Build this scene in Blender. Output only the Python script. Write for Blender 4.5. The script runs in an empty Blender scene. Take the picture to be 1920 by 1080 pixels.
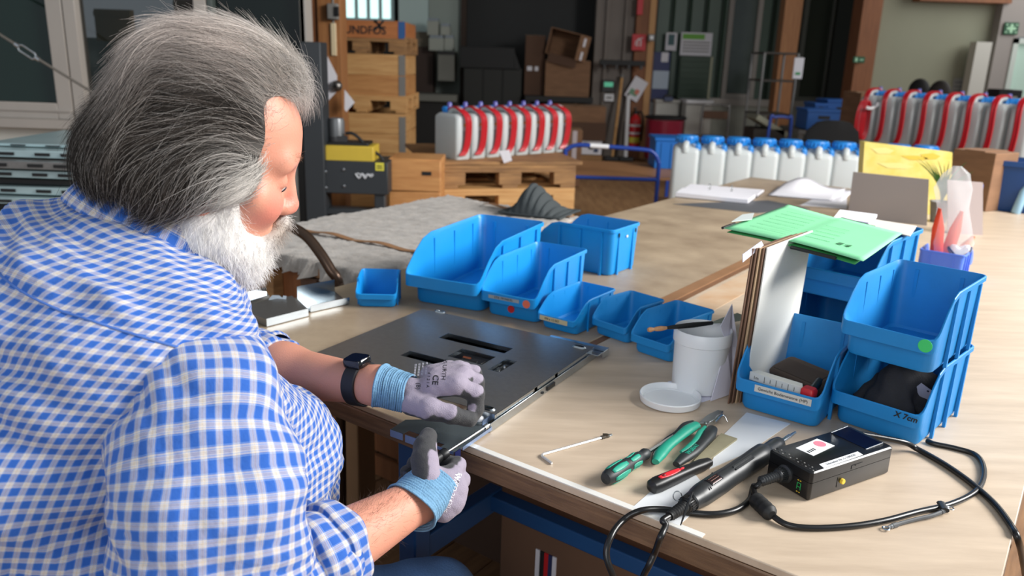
import bpy, math, random
import numpy as np
from mathutils import Vector, Matrix
from mathutils.bvhtree import BVHTree
random.seed(7); rng = np.random.default_rng(11)
SC = bpy.context.scene; COL = SC.collection
PI = math.pi
def R(d): return d*PI/180
# ---------------------------------------------------------------- camera
TZ = .77                                     # height of the work table
FPX, PITCH, ROLL = 1493.8, .2813, .0328      # focal length in pixels of a 1920 wide frame
CAM = np.array([0, 0, TZ+.595])
_c, _s = math.cos(PITCH), math.sin(PITCH)
FWD = np.array([0, _c, -_s]); _r = np.array([1., 0, 0]); _u = np.array([0, _s, _c])
RT = math.cos(ROLL)*_r+math.sin(ROLL)*_u; UP = -math.sin(ROLL)*_r+math.cos(ROLL)*_u
cd = bpy.data.cameras.new('camera'); cam = bpy.data.objects.new('camera', cd); COL.objects.link(cam)
cd.sensor_width = 36; cd.lens = FPX/1920*36; cd.clip_start = .05; cd.clip_end = 100
cam.matrix_world = Matrix(((RT[0], UP[0], -FWD[0], CAM[0]), (RT[1], UP[1], -FWD[1], CAM[1]), (RT[2], UP[2], -FWD[2], CAM[2]), (0, 0, 0, 1)))
cd.dof.use_dof = True; cd.dof.focus_distance = 1.14; cd.dof.aperture_fstop = 28/5.2
SC.camera = cam
# ---------------------------------------------------------------- light
SC.view_settings.view_transform = 'Standard'; SC.view_settings.look = 'None'
SC.view_settings.gamma = 1; SC.view_settings.use_curve_mapping = False
SC.view_settings.exposure = 0.12
W = bpy.data.worlds.new('overcast_sky'); SC.world = W; W.use_nodes = True
W.node_tree.nodes['Background'].inputs[0].default_value = (.80, .90, 1.0, 1)
W.node_tree.nodes['Background'].inputs[1].default_value = .40
def area(name, loc, target, sx, sy, power, col):
    l = bpy.data.lights.new(name, 'AREA'); l.shape = 'RECTANGLE'; l.size = sx; l.size_y = sy; l.energy = power; l.color = col
    o = bpy.data.objects.new(name, l); COL.objects.link(o); o.location = loc
    o.rotation_euler = (Vector(target)-Vector(loc)).to_track_quat('-Z', 'Y').to_euler(); return o
area('daylight_window_right', (4.3, 1.25, 3.2), (.1, 1.3, .8), 2.8, 1.6, 440, (1, .985, .96))
area('daylight_window_rear', (-1.2, -2.6, 2.5), (-.1, 1.4, .9), 3.0, 1.5, 56, (.97, .985, 1))  # unseen fill, added to brighten the sides facing the camera
area('daylight_window_far', (6.5, 8.2, 2.9), (.5, 8.5, .6), 3.0, 1.6, 64, (1, .98, .95))  # unseen fill, added to brighten the back of the hall
# ---------------------------------------------------------------- pixel helpers (1920 x 1080 frame)
def ray(u, v): return FWD+RT*(u-960)/FPX-UP*(v-540)/FPX
def D(u, v, d): return CAM+ray(u, v)*d
def Z(u, v, z=TZ): r = ray(u, v); return CAM+r*(z-CAM[2])/r[2]
def Y(u, v, y): r = ray(u, v); return CAM+r*y/r[1]
def rect(u0, v0, u1, v1, y):
    um, vm = (u0+u1)/2, (v0+v1)/2; a, b, c, d = Y(u0, vm, y), Y(u1, vm, y), Y(um, v0, y), Y(um, v1, y); p = Y(um, vm, y)
    return p[0], p[2], b[0]-a[0], c[2]-d[2]
# ---------------------------------------------------------------- materials
def lin(c):
    return tuple(((x/255)/12.92 if x/255 <= .04045 else ((x/255+.055)/1.055)**2.4) for x in c[:3])+(1,)
MATS = {}
def mat(name, col, rough=.5, metal=0., var=0., vscale=8, bump=0., bscale=60, stretch=None, col2=None, spec=.5, trans=0., coat=0., sss=0., emit=None, estr=0., attr=None, aniso=0., sheen=0., alpha=1.):
    if name in MATS: return MATS[name]
    m = bpy.data.materials.new(name); m.use_nodes = True; MATS[name] = m
    nt = m.node_tree; N = nt.nodes; L = nt.links; b = N['Principled BSDF']; I = b.inputs
    I['Base Color'].default_value = lin(col); I['Roughness'].default_value = rough; I['Metallic'].default_value = metal
    I['Specular IOR Level'].default_value = spec; I['Transmission Weight'].default_value = trans; I['Coat Weight'].default_value = coat
    I['Anisotropic'].default_value = aniso; I['Sheen Weight'].default_value = sheen; I['Alpha'].default_value = alpha
    if sss: I['Subsurface Weight'].default_value = sss; I['Subsurface Radius'].default_value = (.012, .004, .002); I['Subsurface Scale'].default_value = 1
    if emit: I['Emission Color'].default_value = lin(emit); I['Emission Strength'].default_value = estr
    tc = N.new('ShaderNodeTexCoord'); src = tc.outputs['Object']
    if stretch:
        mp = N.new('ShaderNodeMapping'); mp.inputs['Scale'].default_value = stretch[:3]
        if len(stretch) > 3: mp.inputs['Rotation'].default_value = (0, 0, stretch[3])
        L.new(src, mp.inputs[0]); src = mp.outputs[0]
    if var or col2:
        n = N.new('ShaderNodeTexNoise'); n.inputs['Scale'].default_value = vscale; n.inputs['Detail'].default_value = 6; n.inputs['Roughness'].default_value = .6; L.new(src, n.inputs['Vector'])
        mx = N.new('ShaderNodeMixRGB'); rmp = N.new('ShaderNodeValToRGB'); rmp.color_ramp.elements[0].position = .3; rmp.color_ramp.elements[1].position = .7
        L.new(n.outputs['Fac'], rmp.inputs[0]); L.new(rmp.outputs[0], mx.inputs[0])
        c1 = lin(col); c2 = lin(col2) if col2 else tuple(x*(1-var) for x in c1[:3])+(1,)
        mx.inputs[1].default_value = c1; mx.inputs[2].default_value = c2; L.new(mx.outputs[0], I['Base Color'])
    if attr:
        a = N.new('ShaderNodeAttribute'); a.attribute_name = attr
        if var:
            mm = N.new('ShaderNodeMixRGB'); mm.blend_type = 'MULTIPLY'; mm.inputs[0].default_value = 1
            mx.inputs[1].default_value = (1, 1, 1, 1); mx.inputs[2].default_value = (1-var, 1-var, 1-var, 1)
            L.new(a.outputs['Color'], mm.inputs[1]); L.new(mx.outputs[0], mm.inputs[2]); L.new(mm.outputs[0], I['Base Color'])
        else: L.new(a.outputs['Color'], I['Base Color'])
    if bump:
        n2 = N.new('ShaderNodeTexNoise'); n2.inputs['Scale'].default_value = bscale; n2.inputs['Detail'].default_value = 5; L.new(src, n2.inputs['Vector'])
        bp = N.new('ShaderNodeBump'); bp.inputs['Strength'].default_value = bump; bp.inputs['Distance'].default_value = .004
        L.new(n2.outputs['Fac'], bp.inputs['Height']); L.new(bp.outputs[0], I['Normal'])
    return m
# ---------------------------------------------------------------- mesh builder
def T(loc=(0, 0, 0), rz=0., rx=0., ry=0., s=1.):
    return Matrix.Translation(Vector(loc)) @ Matrix.Rotation(rz, 4, 'Z') @ Matrix.Rotation(ry, 4, 'Y') @ Matrix.Rotation(rx, 4, 'X') @ Matrix.Diagonal((s, s, s, 1))
def frame(o, x, y, z):
    return Matrix(((x[0], y[0], z[0], o[0]), (x[1], y[1], z[1], o[1]), (x[2], y[2], z[2], o[2]), (0, 0, 0, 1)))
def unit(v): v = np.asarray(v, float); return v/(np.linalg.norm(v)+1e-12)
def along(p, q, hint=(0, 0, 1)):               # frame whose z runs p -> q
    z = unit(np.asarray(q, float)-np.asarray(p, float)); h = np.asarray(hint, float)
    if abs(z@h) > .95: h = np.array([1., 0, 0])
    x = unit(np.cross(h, z)); return frame(p, x, np.cross(z, x), z)
def smooth_path(P, n=8):
    P = np.asarray(P, float); Q = np.vstack([2*P[0]-P[1], P, 2*P[-1]-P[-2]]); out = []
    for i in range(1, len(Q)-2):
        for k in range(n):
            t = k/n; a, b, c, d = Q[i-1:i+3]
            out.append(.5*((2*b)+(c-a)*t+(2*a-5*b+4*c-d)*t*t+(3*b-a-3*c+d)*t**3))
    out.append(P[-1]); return np.array(out)
class MB:
    def __init__(s): s.v = []; s.f = []; s.m = []; s.M = None; s.mi = 0
    def add(s, vs, fs, M=None, mi=None):
        b = len(s.v); mi = s.mi if mi is None else mi
        for p in vs:
            p = Vector(p)
            if M is not None: p = M @ p
            if s.M is not None: p = s.M @ p
            s.v.append(p)
        for f in fs: s.f.append([b+i for i in f]); s.m.append(mi)
        return s
    def box(s, c, d, M=None, mi=None):
        x, y, z = [t/2 for t in d]
        v = [(c[0]+i*x, c[1]+j*y, c[2]+k*z) for i in (-1, 1) for j in (-1, 1) for k in (-1, 1)]
        return s.add(v, [(0, 1, 3, 2), (4, 6, 7, 5), (0, 4, 5, 1), (2, 3, 7, 6), (0, 2, 6, 4), (1, 5, 7, 3)], M, mi)
    def prism(s, poly, z0, z1, M=None, mi=None):
        n = len(poly); v = [(p[0], p[1], z0) for p in poly]+[(p[0], p[1], z1) for p in poly]
        return s.add(v, [tuple(range(n-1, -1, -1)), tuple(range(n, 2*n))]+[(i, (i+1) % n, n+(i+1) % n, n+i) for i in range(n)], M, mi)
    def tube(s, P, r, n=10, cap=True, M=None, mi=None, flat=None, closed=False):
        P = np.asarray(P, float); k = len(P); r = np.broadcast_to(np.asarray(r, float), (k,))
        t = np.gradient(P, axis=0); t /= np.linalg.norm(t, axis=1)[:, None]+1e-12
        h = np.array([0, 0, 1.]) if abs(t[0][2]) < .9 else np.array([1., 0, 0]); x = unit(np.cross(h, t[0])); vs = []
        for i in range(k):
            x = unit(x-t[i]*(x@t[i])); y = np.cross(t[i], x)
            for j in range(n):
                a = 2*PI*j/n; vs.append(P[i]+r[i]*(x*math.cos(a)+y*math.sin(a)*(flat or 1)))
        fs = [(i*n+j, i*n+(j+1) % n, (i+1)*n+(j+1) % n, (i+1)*n+j) for i in range(k-1) for j in range(n)]
        if cap: fs += [tuple(range(n-1, -1, -1)), tuple((k-1)*n+j for j in range(n))]
        return s.add(vs, fs, M, mi)
    def cyl(s, p, q, r, r2=None, n=20, mi=None, cap=True):
        return s.tube([p, q], [r, r if r2 is None else r2], n, cap, mi=mi)
    def lathe(s, prof, n=28, M=None, mi=None):
        k = len(prof); vs = [(r*math.cos(2*PI*j/n), r*math.sin(2*PI*j/n), z) for r, z in prof for j in range(n)]
        fs = [(i*n+j, i*n+(j+1) % n, (i+1)*n+(j+1) % n, (i+1)*n+j) for i in range(k-1) for j in range(n)]
        if prof[0][0] > 1e-6: fs.append(tuple(range(n-1, -1, -1)))
        if prof[-1][0] > 1e-6: fs.append(tuple((k-1)*n+j for j in range(n)))
        return s.add(vs, fs, M, mi)
    def loft(s, rings, cap=True, M=None, mi=None, closed=True):
        n = len(rings[0]); k = len(rings); vs = [p for r in rings for p in r]; nn = n if closed else n-1
        fs = [(i*n+j, i*n+(j+1) % n, (i+1)*n+(j+1) % n, (i+1)*n+j) for i in range(k-1) for j in range(nn)]
        if cap: fs += [tuple(range(n-1, -1, -1)), tuple((k-1)*n+j for j in range(n))]
        return s.add(vs, fs, M, mi)
    def ball(s, c, r, n=14, M=None, mi=None):
        r = (r, r, r) if np.isscalar(r) else r
        rings = [[(c[0]+r[0]*math.sin(a)*math.cos(b), c[1]+r[1]*math.sin(a)*math.sin(b), c[2]-r[2]*math.cos(a)) for b in np.linspace(0, 2*PI, n, endpoint=False)] for a in np.linspace(.05, PI-.05, n//2+2)]
        return s.loft(rings, True, M, mi)
    def grid(s, F, nu, nv, M=None, mi=None):           # F(i,j) -> point
        vs = [F(i, j) for i in range(nu) for j in range(nv)]
        return s.add(vs, [(i*nv+j, (i+1)*nv+j, (i+1)*nv+j+1, i*nv+j+1) for i in range(nu-1) for j in range(nv-1)], M, mi)
    def build(s, name, mats, parent=None, world=False, smooth=True, angle=38, bevel=0., seg=2, solid=0., sub=0):
        me = bpy.data.meshes.new(name); vs = s.v
        if parent is not None and world:
            Wi = ROOT[parent.name].inverted(); vs = [Wi @ p for p in vs]
        me.from_pydata([tuple(p) for p in vs], [], s.f)
        mats = mats if isinstance(mats, (list, tuple)) else [mats]
        for m in mats: me.materials.append(m)
        if len(mats) > 1: me.polygons.foreach_set('material_index', s.m)
        return link(name, me, parent, smooth, angle, bevel, seg, solid, sub)
ROOT = {}
def link(name, me, parent=None, smooth=True, angle=38, bevel=0., seg=2, solid=0., sub=0):
    me.validate(); 
    o = bpy.data.objects.new(name, me); COL.objects.link(o)
    if smooth:
        me.polygons.foreach_set('use_smooth', [True]*len(me.polygons))
        if angle < 180: me.set_sharp_from_angle(angle=R(angle))
    if parent is not None: o.parent = parent; ROOT[o.name] = ROOT[parent.name]
    else: ROOT[o.name] = Matrix.Identity(4)
    if solid:
        md = o.modifiers.new('thickness', 'SOLIDIFY'); md.thickness = solid; md.offset = 0
    if bevel:
        md = o.modifiers.new('bevel', 'BEVEL'); md.width = bevel; md.segments = seg; md.limit_method = 'ANGLE'; md.angle_limit = R(40); md.harden_normals = False
    if sub:
        md = o.modifiers.new('sub', 'SUBSURF'); md.levels = sub; md.render_levels = sub
    return o
def thing(name, label, cat, loc=(0, 0, 0), rz=0., group=None, M=None):
    o = bpy.data.objects.new(name, None); COL.objects.link(o); o.empty_display_size = .05
    M = T(loc, rz) if M is None else M; o.matrix_world = M; ROOT[o.name] = M
    return tag(o, label, cat, group)
def tag(o, label, cat, group=None):
    o['label'] = label; o['category'] = cat
    if group: o['group'] = group
    return o
def struct(o): o['kind'] = 'structure'; return o
def dup(root, M, label=None, group=None):
    r = root.copy(); COL.objects.link(r); r.matrix_world = M; ROOT[r.name] = M
    if label: r['label'] = label
    if group: r['group'] = group
    for ch in list(root.children):
        c = ch.copy(); COL.objects.link(c); c.parent = r; ROOT[c.name] = M
        for g in list(ch.children): d = g.copy(); COL.objects.link(d); d.parent = c; ROOT[d.name] = M
    return r
def text(body, size, M, material, parent, name='lettering', extrude=.0002, world=True, bvh=None, shear=0, spacing=1., bold=0.):
    cu = bpy.data.curves.new(name, 'FONT'); cu.body = body; cu.size = size; cu.align_x = 'CENTER'; cu.align_y = 'CENTER'; cu.extrude = extrude; cu.shear = shear; cu.space_character = spacing; cu.offset = bold; cu.resolution_u = 3
    ob = bpy.data.objects.new(name+'_source', cu); COL.objects.link(ob)
    dg = bpy.context.evaluated_depsgraph_get(); me = bpy.data.meshes.new_from_object(ob.evaluated_get(dg)); bpy.data.objects.remove(ob); bpy.data.curves.remove(cu)
    me.materials.clear(); me.materials.append(material)
    Wi = ROOT[parent.name].inverted() if world else Matrix.Identity(4); nz = (M.to_3x3() @ Vector((0, 0, 1))).normalized()
    for v in me.vertices:
        p = M @ v.co
        if bvh:
            q = M @ Vector((v.co.x, v.co.y, 0)); hit = bvh.ray_cast(q+nz*.05, -nz)
            if hit[0] is not None: p = hit[0]+nz*(.0004+v.co.z)
        v.co = Wi @ p
    me.name = name
    return link(name, me, parent, smooth=False)
# ---------------------------------------------------------------- signed-distance modelling (sparse surface nets)
def d_cone(p, a, b, ra, rb):
    a = np.asarray(a, float); ab = np.asarray(b, float)-a; t = np.clip(((p-a)@ab)/(ab@ab+1e-12), 0, 1)
    return np.linalg.norm(p-a-t[:, None]*ab, axis=1)-(ra+t*(rb-ra))
def d_ell(p, c, r, Rm=None):
    q = p-np.asarray(c, float)
    if Rm is not None: q = q@Rm
    r = np.asarray(r, float); k0 = np.linalg.norm(q/r, axis=1); k1 = np.linalg.norm(q/(r*r), axis=1)+1e-9
    return k0*(k0-1)/k1
def smin(a, b, k):
    h = np.maximum(k-np.abs(a-b), 0)/k; return np.minimum(a, b)-h*h*k*.25
def smax(a, b, k): return -smin(-a, -b, k)
def sdf_mesh(f, lo, hi, h, B=8):
    lo = np.asarray(lo, float); nb = np.ceil((np.asarray(hi, float)-lo)/(h*B)).astype(int); n = nb*B
    bi = np.stack(np.meshgrid(*[np.arange(k) for k in nb], indexing='ij'), -1).reshape(-1, 3)
    d = np.concatenate([f(lo+(c+.5)*h*B) for c in np.array_split(bi, max(1, len(bi)//200000))])
    bi = bi[np.abs(d) < h*B*1.25]
    off = np.stack(np.meshgrid(*[np.arange(B+1)]*3, indexing='ij'), -1)
    vals = []
    for ch in np.array_split(bi, max(1, len(bi)//400)):
        P = lo+(ch[:, None, None, None, :]*B+off)*h; vals.append(f(P.reshape(-1, 3)).reshape(P.shape[:-1]))
    V = np.concatenate(vals); S = V < 0
    c8 = [(i, j, k) for i in (0, 1) for j in (0, 1) for k in (0, 1)]; cut = lambda A, c: A[:, c[0]:c[0]+B, c[1]:c[1]+B, c[2]:c[2]+B]
    cnt = sum(cut(S, c).astype(int) for c in c8); act = (cnt > 0) & (cnt < 8)
    b_, i_, j_, k_ = np.nonzero(act); cell = bi[b_]*B+np.stack([i_, j_, k_], 1)
    cv = np.stack([cut(V, c)[act] for c in c8], 1); C8 = np.array(c8, float); acc = np.zeros((len(cell), 3)); w = np.zeros(len(cell))
    for x in range(8):
        for y in range(x+1, 8):
            if np.abs(C8[x]-C8[y]).sum() == 1:
                m = (cv[:, x] < 0) != (cv[:, y] < 0); t = cv[m, x]/(cv[m, x]-cv[m, y]); acc[m] += C8[x]+t[:, None]*(C8[y]-C8[x]); w[m] += 1
    P = lo+(cell+acc/w[:, None])*h
    key = lambda c: (c[:, 0]*(n[1]+2)+c[:, 1])*(n[2]+2)+c[:, 2]
    K = key(cell); o = np.argsort(K); Ks = K[o]
    def find(c):
        kk = key(c); ix = np.searchsorted(Ks, kk); ix = np.clip(ix, 0, len(Ks)-1); return np.where(Ks[ix] == kk, o[ix], -1)
    F = []
    for ax in range(3):
        e = [0, 0, 0]; e[ax] = 1; s0 = cut(S, (0, 0, 0)); s1 = cut(S, tuple(e)); m = s0 != s1
        b_, i_, j_, k_ = np.nonzero(m); c = bi[b_]*B+np.stack([i_, j_, k_], 1); u = np.zeros(3, int); v = np.zeros(3, int); u[(ax+1) % 3] = 1; v[(ax+2) % 3] = 1
        q = np.stack([find(c), find(c-u), find(c-u-v), find(c-v)], 1); fl = ~s0[m]; q[fl] = q[fl][:, ::-1]; q = q[(q >= 0).all(1)]; F.append(q[:, ::-1])
    return P, np.concatenate(F)[:, ::-1]
def np_mesh(name, P, F, mats, parent=None, world=True, col=None, smooth=True, angle=180, uv=None):
    me = bpy.data.meshes.new(name); P = np.asarray(P, float)
    if parent is not None and world:
        Wi = np.array(ROOT[parent.name].inverted()); P = P@Wi[:3, :3].T+Wi[:3, 3]
    n, k = len(P), F.shape[1]
    me.vertices.add(n); me.vertices.foreach_set('co', P.astype(np.float32).ravel())
    me.loops.add(F.size); me.loops.foreach_set('vertex_index', F.ravel().astype(np.int32))
    me.polygons.add(len(F)); me.polygons.foreach_set('loop_start', np.arange(0, F.size, k, dtype=np.int32)); me.polygons.foreach_set('loop_total', np.full(len(F), k, np.int32))
    me.update(calc_edges=True)
    for m in (mats if isinstance(mats, (list, tuple)) else [mats]): me.materials.append(m)
    if col is not None:
        a = me.color_attributes.new('col', 'FLOAT_COLOR', 'POINT'); a.data.foreach_set('color', np.hstack([col, np.ones((n, 1))]).astype(np.float32).ravel())
    if uv is not None:
        l = me.uv_layers.new(name='UVMap'); l.data.foreach_set('uv', uv[F.ravel()].astype(np.float32).ravel())
    return link(name, me, parent, smooth, angle)
def vnormals(P, F):
    fn = np.cross(P[F[:, 2]]-P[F[:, 0]], P[F[:, 3]]-P[F[:, 1]]); N = np.zeros_like(P)
    for i in range(4): np.add.at(N, F[:, i], fn)
    return N/(np.linalg.norm(N, axis=1)[:, None]+1e-12)
def LC(*c): return np.array(lin(c)[:3])
# ================================================================ materials in use
A_ = R(-36.2); AV = np.array([math.cos(A_), math.sin(A_)]); BV = np.array([-math.sin(A_), math.cos(A_)])
def ST(s, t, z=TZ): return np.array([*(s*AV+t*BV), z])
m_floor = mat('floor_wood', (190, 148, 104), .55, col2=(150, 110, 74), vscale=3, stretch=(6, .8, 1, -A_), bump=.1, bscale=40)
m_board = mat('floor_board_wood', (148, 110, 76), .5, col2=(104, 74, 50), vscale=5, stretch=(9, .9, 1), bump=.15, bscale=30)
m_pale = mat('pale_paint', (196, 194, 186), .7, var=.12, vscale=2)
m_green = mat('green_sheet_metal', (74, 96, 82), .45, var=.15, vscale=2)
m_dark = mat('dark_sheet', (27, 29, 29), .6, var=.3, vscale=2)
m_alu = mat('window_aluminium', (172, 164, 156), .45, var=.12, vscale=3, stretch=(1, 1, .3))
m_glass = mat('dark_green_glass', (22, 40, 34), .06, spec=.55)
m_glass2 = mat('hazy_glass', (86, 98, 88), .12, spec=.5, var=.3, vscale=1.5)
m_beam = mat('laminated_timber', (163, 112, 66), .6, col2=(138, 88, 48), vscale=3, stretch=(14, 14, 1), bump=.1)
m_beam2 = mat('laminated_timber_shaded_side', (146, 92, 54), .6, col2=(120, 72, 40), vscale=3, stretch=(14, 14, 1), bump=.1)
m_white = mat('white_plastic', (236, 236, 238), .4)
m_paper = mat('paper', (232, 230, 236), .8, var=.05, vscale=20)
m_black = mat('black_plastic', (24, 24, 25), .42, var=.2, vscale=30)
m_blackm = mat('black_rubber', (20, 20, 21), .6)
m_grey = mat('grey_paint', (128, 126, 122), .6, var=.1, vscale=4)
m_steel = mat('bright_steel', (205, 208, 210), .25, metal=1.)
m_red = mat('red_plastic', (200, 34, 40), .4)
m_ink = mat('black_ink', (25, 25, 28), .7)
m_card = mat('cardboard', (140, 104, 76), .85, col2=(118, 86, 62), vscale=4, stretch=(1, 1, 4))
m_card2 = mat('dark_cardboard', (92, 66, 50), .85, var=.2, vscale=3)
m_green_ink = mat('green_ink', (40, 150, 80), .6)
m_pine = mat('pine_boards', (205, 150, 92), .6, col2=(176, 118, 66), vscale=4, stretch=(1, 1, 9), bump=.1)
m_pine2 = mat('pale_pine', (216, 170, 112), .6, col2=(190, 138, 82), vscale=4, stretch=(1, 1, 9), bump=.1)
m_pallet = mat('weathered_pallet_wood', (176, 132, 84), .75, col2=(126, 92, 60), vscale=5, stretch=(1, 1, 7), bump=.2)
# ================================================================ setting
fl = MB(); fl.box((1, 6.5, -.06), (15, 17, .1)); floor = struct(fl.build('floor', m_floor, smooth=False)); ROOT['floor'] = Matrix.Identity(4)
bm = MB(); bm.box((0, 0, 0), (.138, 2.39, .02)); first = None
for i in range(-10, 11):
    for j in range(-1, 2):
        sh = (i % 3)*.8
        c = ST(-1.1+i*.141, .9+j*2.4+sh, 0)
        if first is None: first = o = bm.build('floor_board', m_board, floor, bevel=.002, seg=1)
        else: o = first.copy(); COL.objects.link(o)
        o.location = (c[0], c[1], -.0045); o.rotation_euler = (0, 0, A_); 
def wallbox(name, x0, x1, y0, y1, z0, z1, m):
    b = MB(); b.box(((x0+x1)/2, (y0+y1)/2, (z0+z1)/2), (x1-x0, y1-y0, z1-z0)); return struct(b.build(name, m, smooth=False))
wallbox('ceiling', -6, 9, 3.2, 14, 4.2, 4.3, mat('ceiling_board', (120, 118, 112), .9, var=.1, vscale=1))  # unseen; spans only the rear, so that the background stays darker
# ---- left window wall
YL = 4.7
xs = lambda u, y=YL, v=110: Y(u, v, y)[0]
zs = lambda v, u, y=YL: Y(u, v, y)[2]
zsill = zs(222, 80)
wallbox('wall_left', -6, xs(574), YL, YL+.16, 0, zsill-.05, m_pale)
wallbox('trim_1', -6, xs(576), YL-.07, YL+.16, zsill-.05, zsill, m_alu)
def window(name, u0, u1, fr, glass, y=YL, z0=None, ztop=2.6, fw=.09):
    z0 = zsill if z0 is None else z0
    x0, x1 = xs(u0, y), xs(u1, y); b = MB()
    for xa, xb in ((x0, x0+fw), (x1-fw, x1)): b.box(((xa+xb)/2, y+.02, (z0+ztop)/2), (xb-xa, .1, ztop-z0))
    for za, zb in ((z0, z0+fw), (ztop-fw, ztop)): b.box(((x0+x1)/2, y+.02, (za+zb)/2), (x1-x0-2*fw, .1, zb-za))
    o = struct(b.build(name, fr, bevel=.004, seg=1)); 
    g = MB(); g.box(((x0+x1)/2, y+.03, (z0+ztop)/2), (x1-x0-2*fw+.01, .012, ztop-z0-2*fw+.01)); g.build('pane', glass, o, smooth=False)
    k = MB(); k.box(((x0+x1)/2, y-.033, z0+fw*.55), (x1-x0-.02, .012, .012)); k.build('glazing_bead', fr, o, smooth=False)
    return o
window('window_1', -330, 131, m_alu, m_glass)
window('window_2', 133, 396, m_alu, mat('see_through_glass', (14, 24, 20), .05, alpha=.55), fw=.07)
for k_, (u0, v0, u1, v1, c_) in enumerate(((140, 72, 262, 190, (186, 204, 202)), (262, 92, 400, 200, (150, 166, 162)), (182, 18, 250, 78, (150, 124, 84)), (205, 100, 300, 178, (16, 18, 18)), (330, 0, 420, 60, (96, 70, 50)))):  # panels added behind the pane to imitate its reflections
    cx_, cz_, w_, h_ = rect(u0, v0, u1, v1, 5.6+.12*(k_ < 2)-.1*(k_ == 3)); b = MB(); b.box((cx_, 5.6+.12*(k_ < 2)-.1*(k_ == 3), cz_), (w_, .05, h_)); b.box((cx_, 5.6+.12*(k_ < 2)-.1*(k_ == 3)+.04, cz_/2), (.08, .03, cz_)); b.box((cx_, 5.6+.12*(k_ < 2)-.1*(k_ == 3)-.03, cz_+h_*.35), (w_, .012, .03))
    ob_ = b.build(['white_board', 'grey_board', 'brown_board', 'computer_monitor', 'timber_board'][k_], mat('indoor_panel_%d' % k_, c_, .6), smooth=False); tag(ob_, ['pale panel on a foot behind the left window', 'grey panel on a foot behind the left window, next to the hair', 'brown board high behind the left window', 'dark screen on a foot behind the left window', 'dark timber board at the right behind the left window'][k_], 'board')
window('window_3', 398, 577, mat('window_dark_frame', (70, 78, 74), .5), mat('black_green_glass', (13, 22, 19), .1), fw=.03)
wallbox('trim_2', xs(568), xs(580), YL-.03, YL+.1, zsill, 3.4, m_alu)
wallbox('wall_upper', -6, xs(577), YL, YL+.16, 2.6, 4.2, m_dark)
# ---- timber posts and the deep hall behind
def post(name, u0, u1, um, y, m1, m2):
    x0, xm, x1 = xs(u0, y), xs(um, y), xs(u1, y)
    b = MB(); b.box(((xm+x1)/2, y, 2.1), (x1-xm, .2, 4.2)); o = struct(b.build(name, m1, bevel=.004, seg=1))
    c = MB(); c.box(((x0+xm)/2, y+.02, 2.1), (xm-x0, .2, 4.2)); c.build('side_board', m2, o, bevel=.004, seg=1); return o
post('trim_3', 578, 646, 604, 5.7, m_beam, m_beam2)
YB = 12.7
wallbox('wall_back', -5, xs(1118, YB), YB, YB+.15, 0, 4.2, m_dark)
for k, (u0, u1, c) in enumerate(((748, 803, (188, 208, 204)), (804, 864, (150, 160, 152)))):
    wallbox('wall_panel_%s' % ('left', 'right')[k], xs(u0, YB-.2), xs(u1, YB-.2), YB-.2, YB-.12, 0, 3.6, mat('pale_teal_panel_%d' % k, c, .6))
wallbox('trim_4', xs(863, YB-.3), xs(873, YB-.3), YB-.3, YB-.12, 0, 3.6, mat('dark_brown_post', (52, 36, 24), .7))
m_lit = mat('daylit_window_glass', (200, 225, 225), .3, emit=(205, 240, 238), estr=1.25)
b = MB(); z0 = zs(39, 690, YB); x0, x1 = xs(628, YB), xs(738, YB)
for i in range(6): b.box((x0+(x1-x0)*i/5, YB-.05, z0+.5), (.05, .08, 1.0))
b.box(((x0+x1)/2, YB-.05, z0), (x1-x0, .1, .07)); b.box(((x0+x1)/2, YB-.05, z0+1), (x1-x0, .1, .07))
w4 = struct(b.build('window_4', mat('pale_window_bar', (170, 195, 195), .5), smooth=False))
for i in range(5):
    g = MB(); g.box((x0+(x1-x0)*(i+.5)/5, YB-.03, z0+.5), ((x1-x0)/5-.05, .01, .95)); g.build('pane', m_lit, w4, smooth=False)
# grey column and right hand timber post
YC = 12.0
b = MB(); x0, x1 = xs(1112, YC), xs(1186, YC); b.box(((x0+x1)/2, YC, 2.1), (x1-x0, .2, 4.2)); b.box(((x0+x1)/2-.12, YC-.12, 2.1), (.06, .06, 4.2)); b.box(((x0+x1)/2+.14, YC-.12, 2.1), (.05, .06, 4.2))
struct(b.build('trim_5', mat('grey_steel_column', (122, 112, 104), .6, var=.15, vscale=2), bevel=.006, seg=1))
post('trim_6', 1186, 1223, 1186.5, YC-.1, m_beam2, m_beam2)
b = MB(); x0, x1 = xs(1213, YC-.25), xs(1224, YC-.25); b.box(((x0+x1)/2, YC-.1, 2.1), (x1-x0, .24, 4.2)); struct(b.build('trim_7', mat('light_timber_edge', (202, 152, 98), .6, var=.15, vscale=4, stretch=(9, 9, 1)), smooth=False))  # lit side of the post, its light put into a paler colour
# green cladding wall
YG = 12.4
ZG = zs(186, 1420, YG)
b = MB(); b.box(((xs(1222, YG)+xs(1640, YG))/2, YG+.1, 2.1), (xs(1640, YG)-xs(1222, YG), .1, 4.2)); wg = struct(b.build('wall_rear', mat('dark_green_backing', (34, 48, 40), .6), smooth=False))
us = [1224+i*31.2 for i in range(13)]
for i in range(12):
    if us[i] > 1600: break
    x0, x1 = xs(us[i], YG), xs(us[i+1], YG); b = MB()
    poly = [(x0, .05), (x0+.03, 0), (x1-.05, 0), (x1-.02, .05)]
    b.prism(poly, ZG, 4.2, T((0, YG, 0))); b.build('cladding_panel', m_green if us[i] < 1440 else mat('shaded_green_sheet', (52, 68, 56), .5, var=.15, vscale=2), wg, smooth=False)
wallbox('wall_parapet', xs(1222, YG), xs(1640, YG), YG-.08, YG+.04, 0, ZG-.1, mat('whitewashed_masonry', (176, 176, 164), .8, var=.25, vscale=6))
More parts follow.
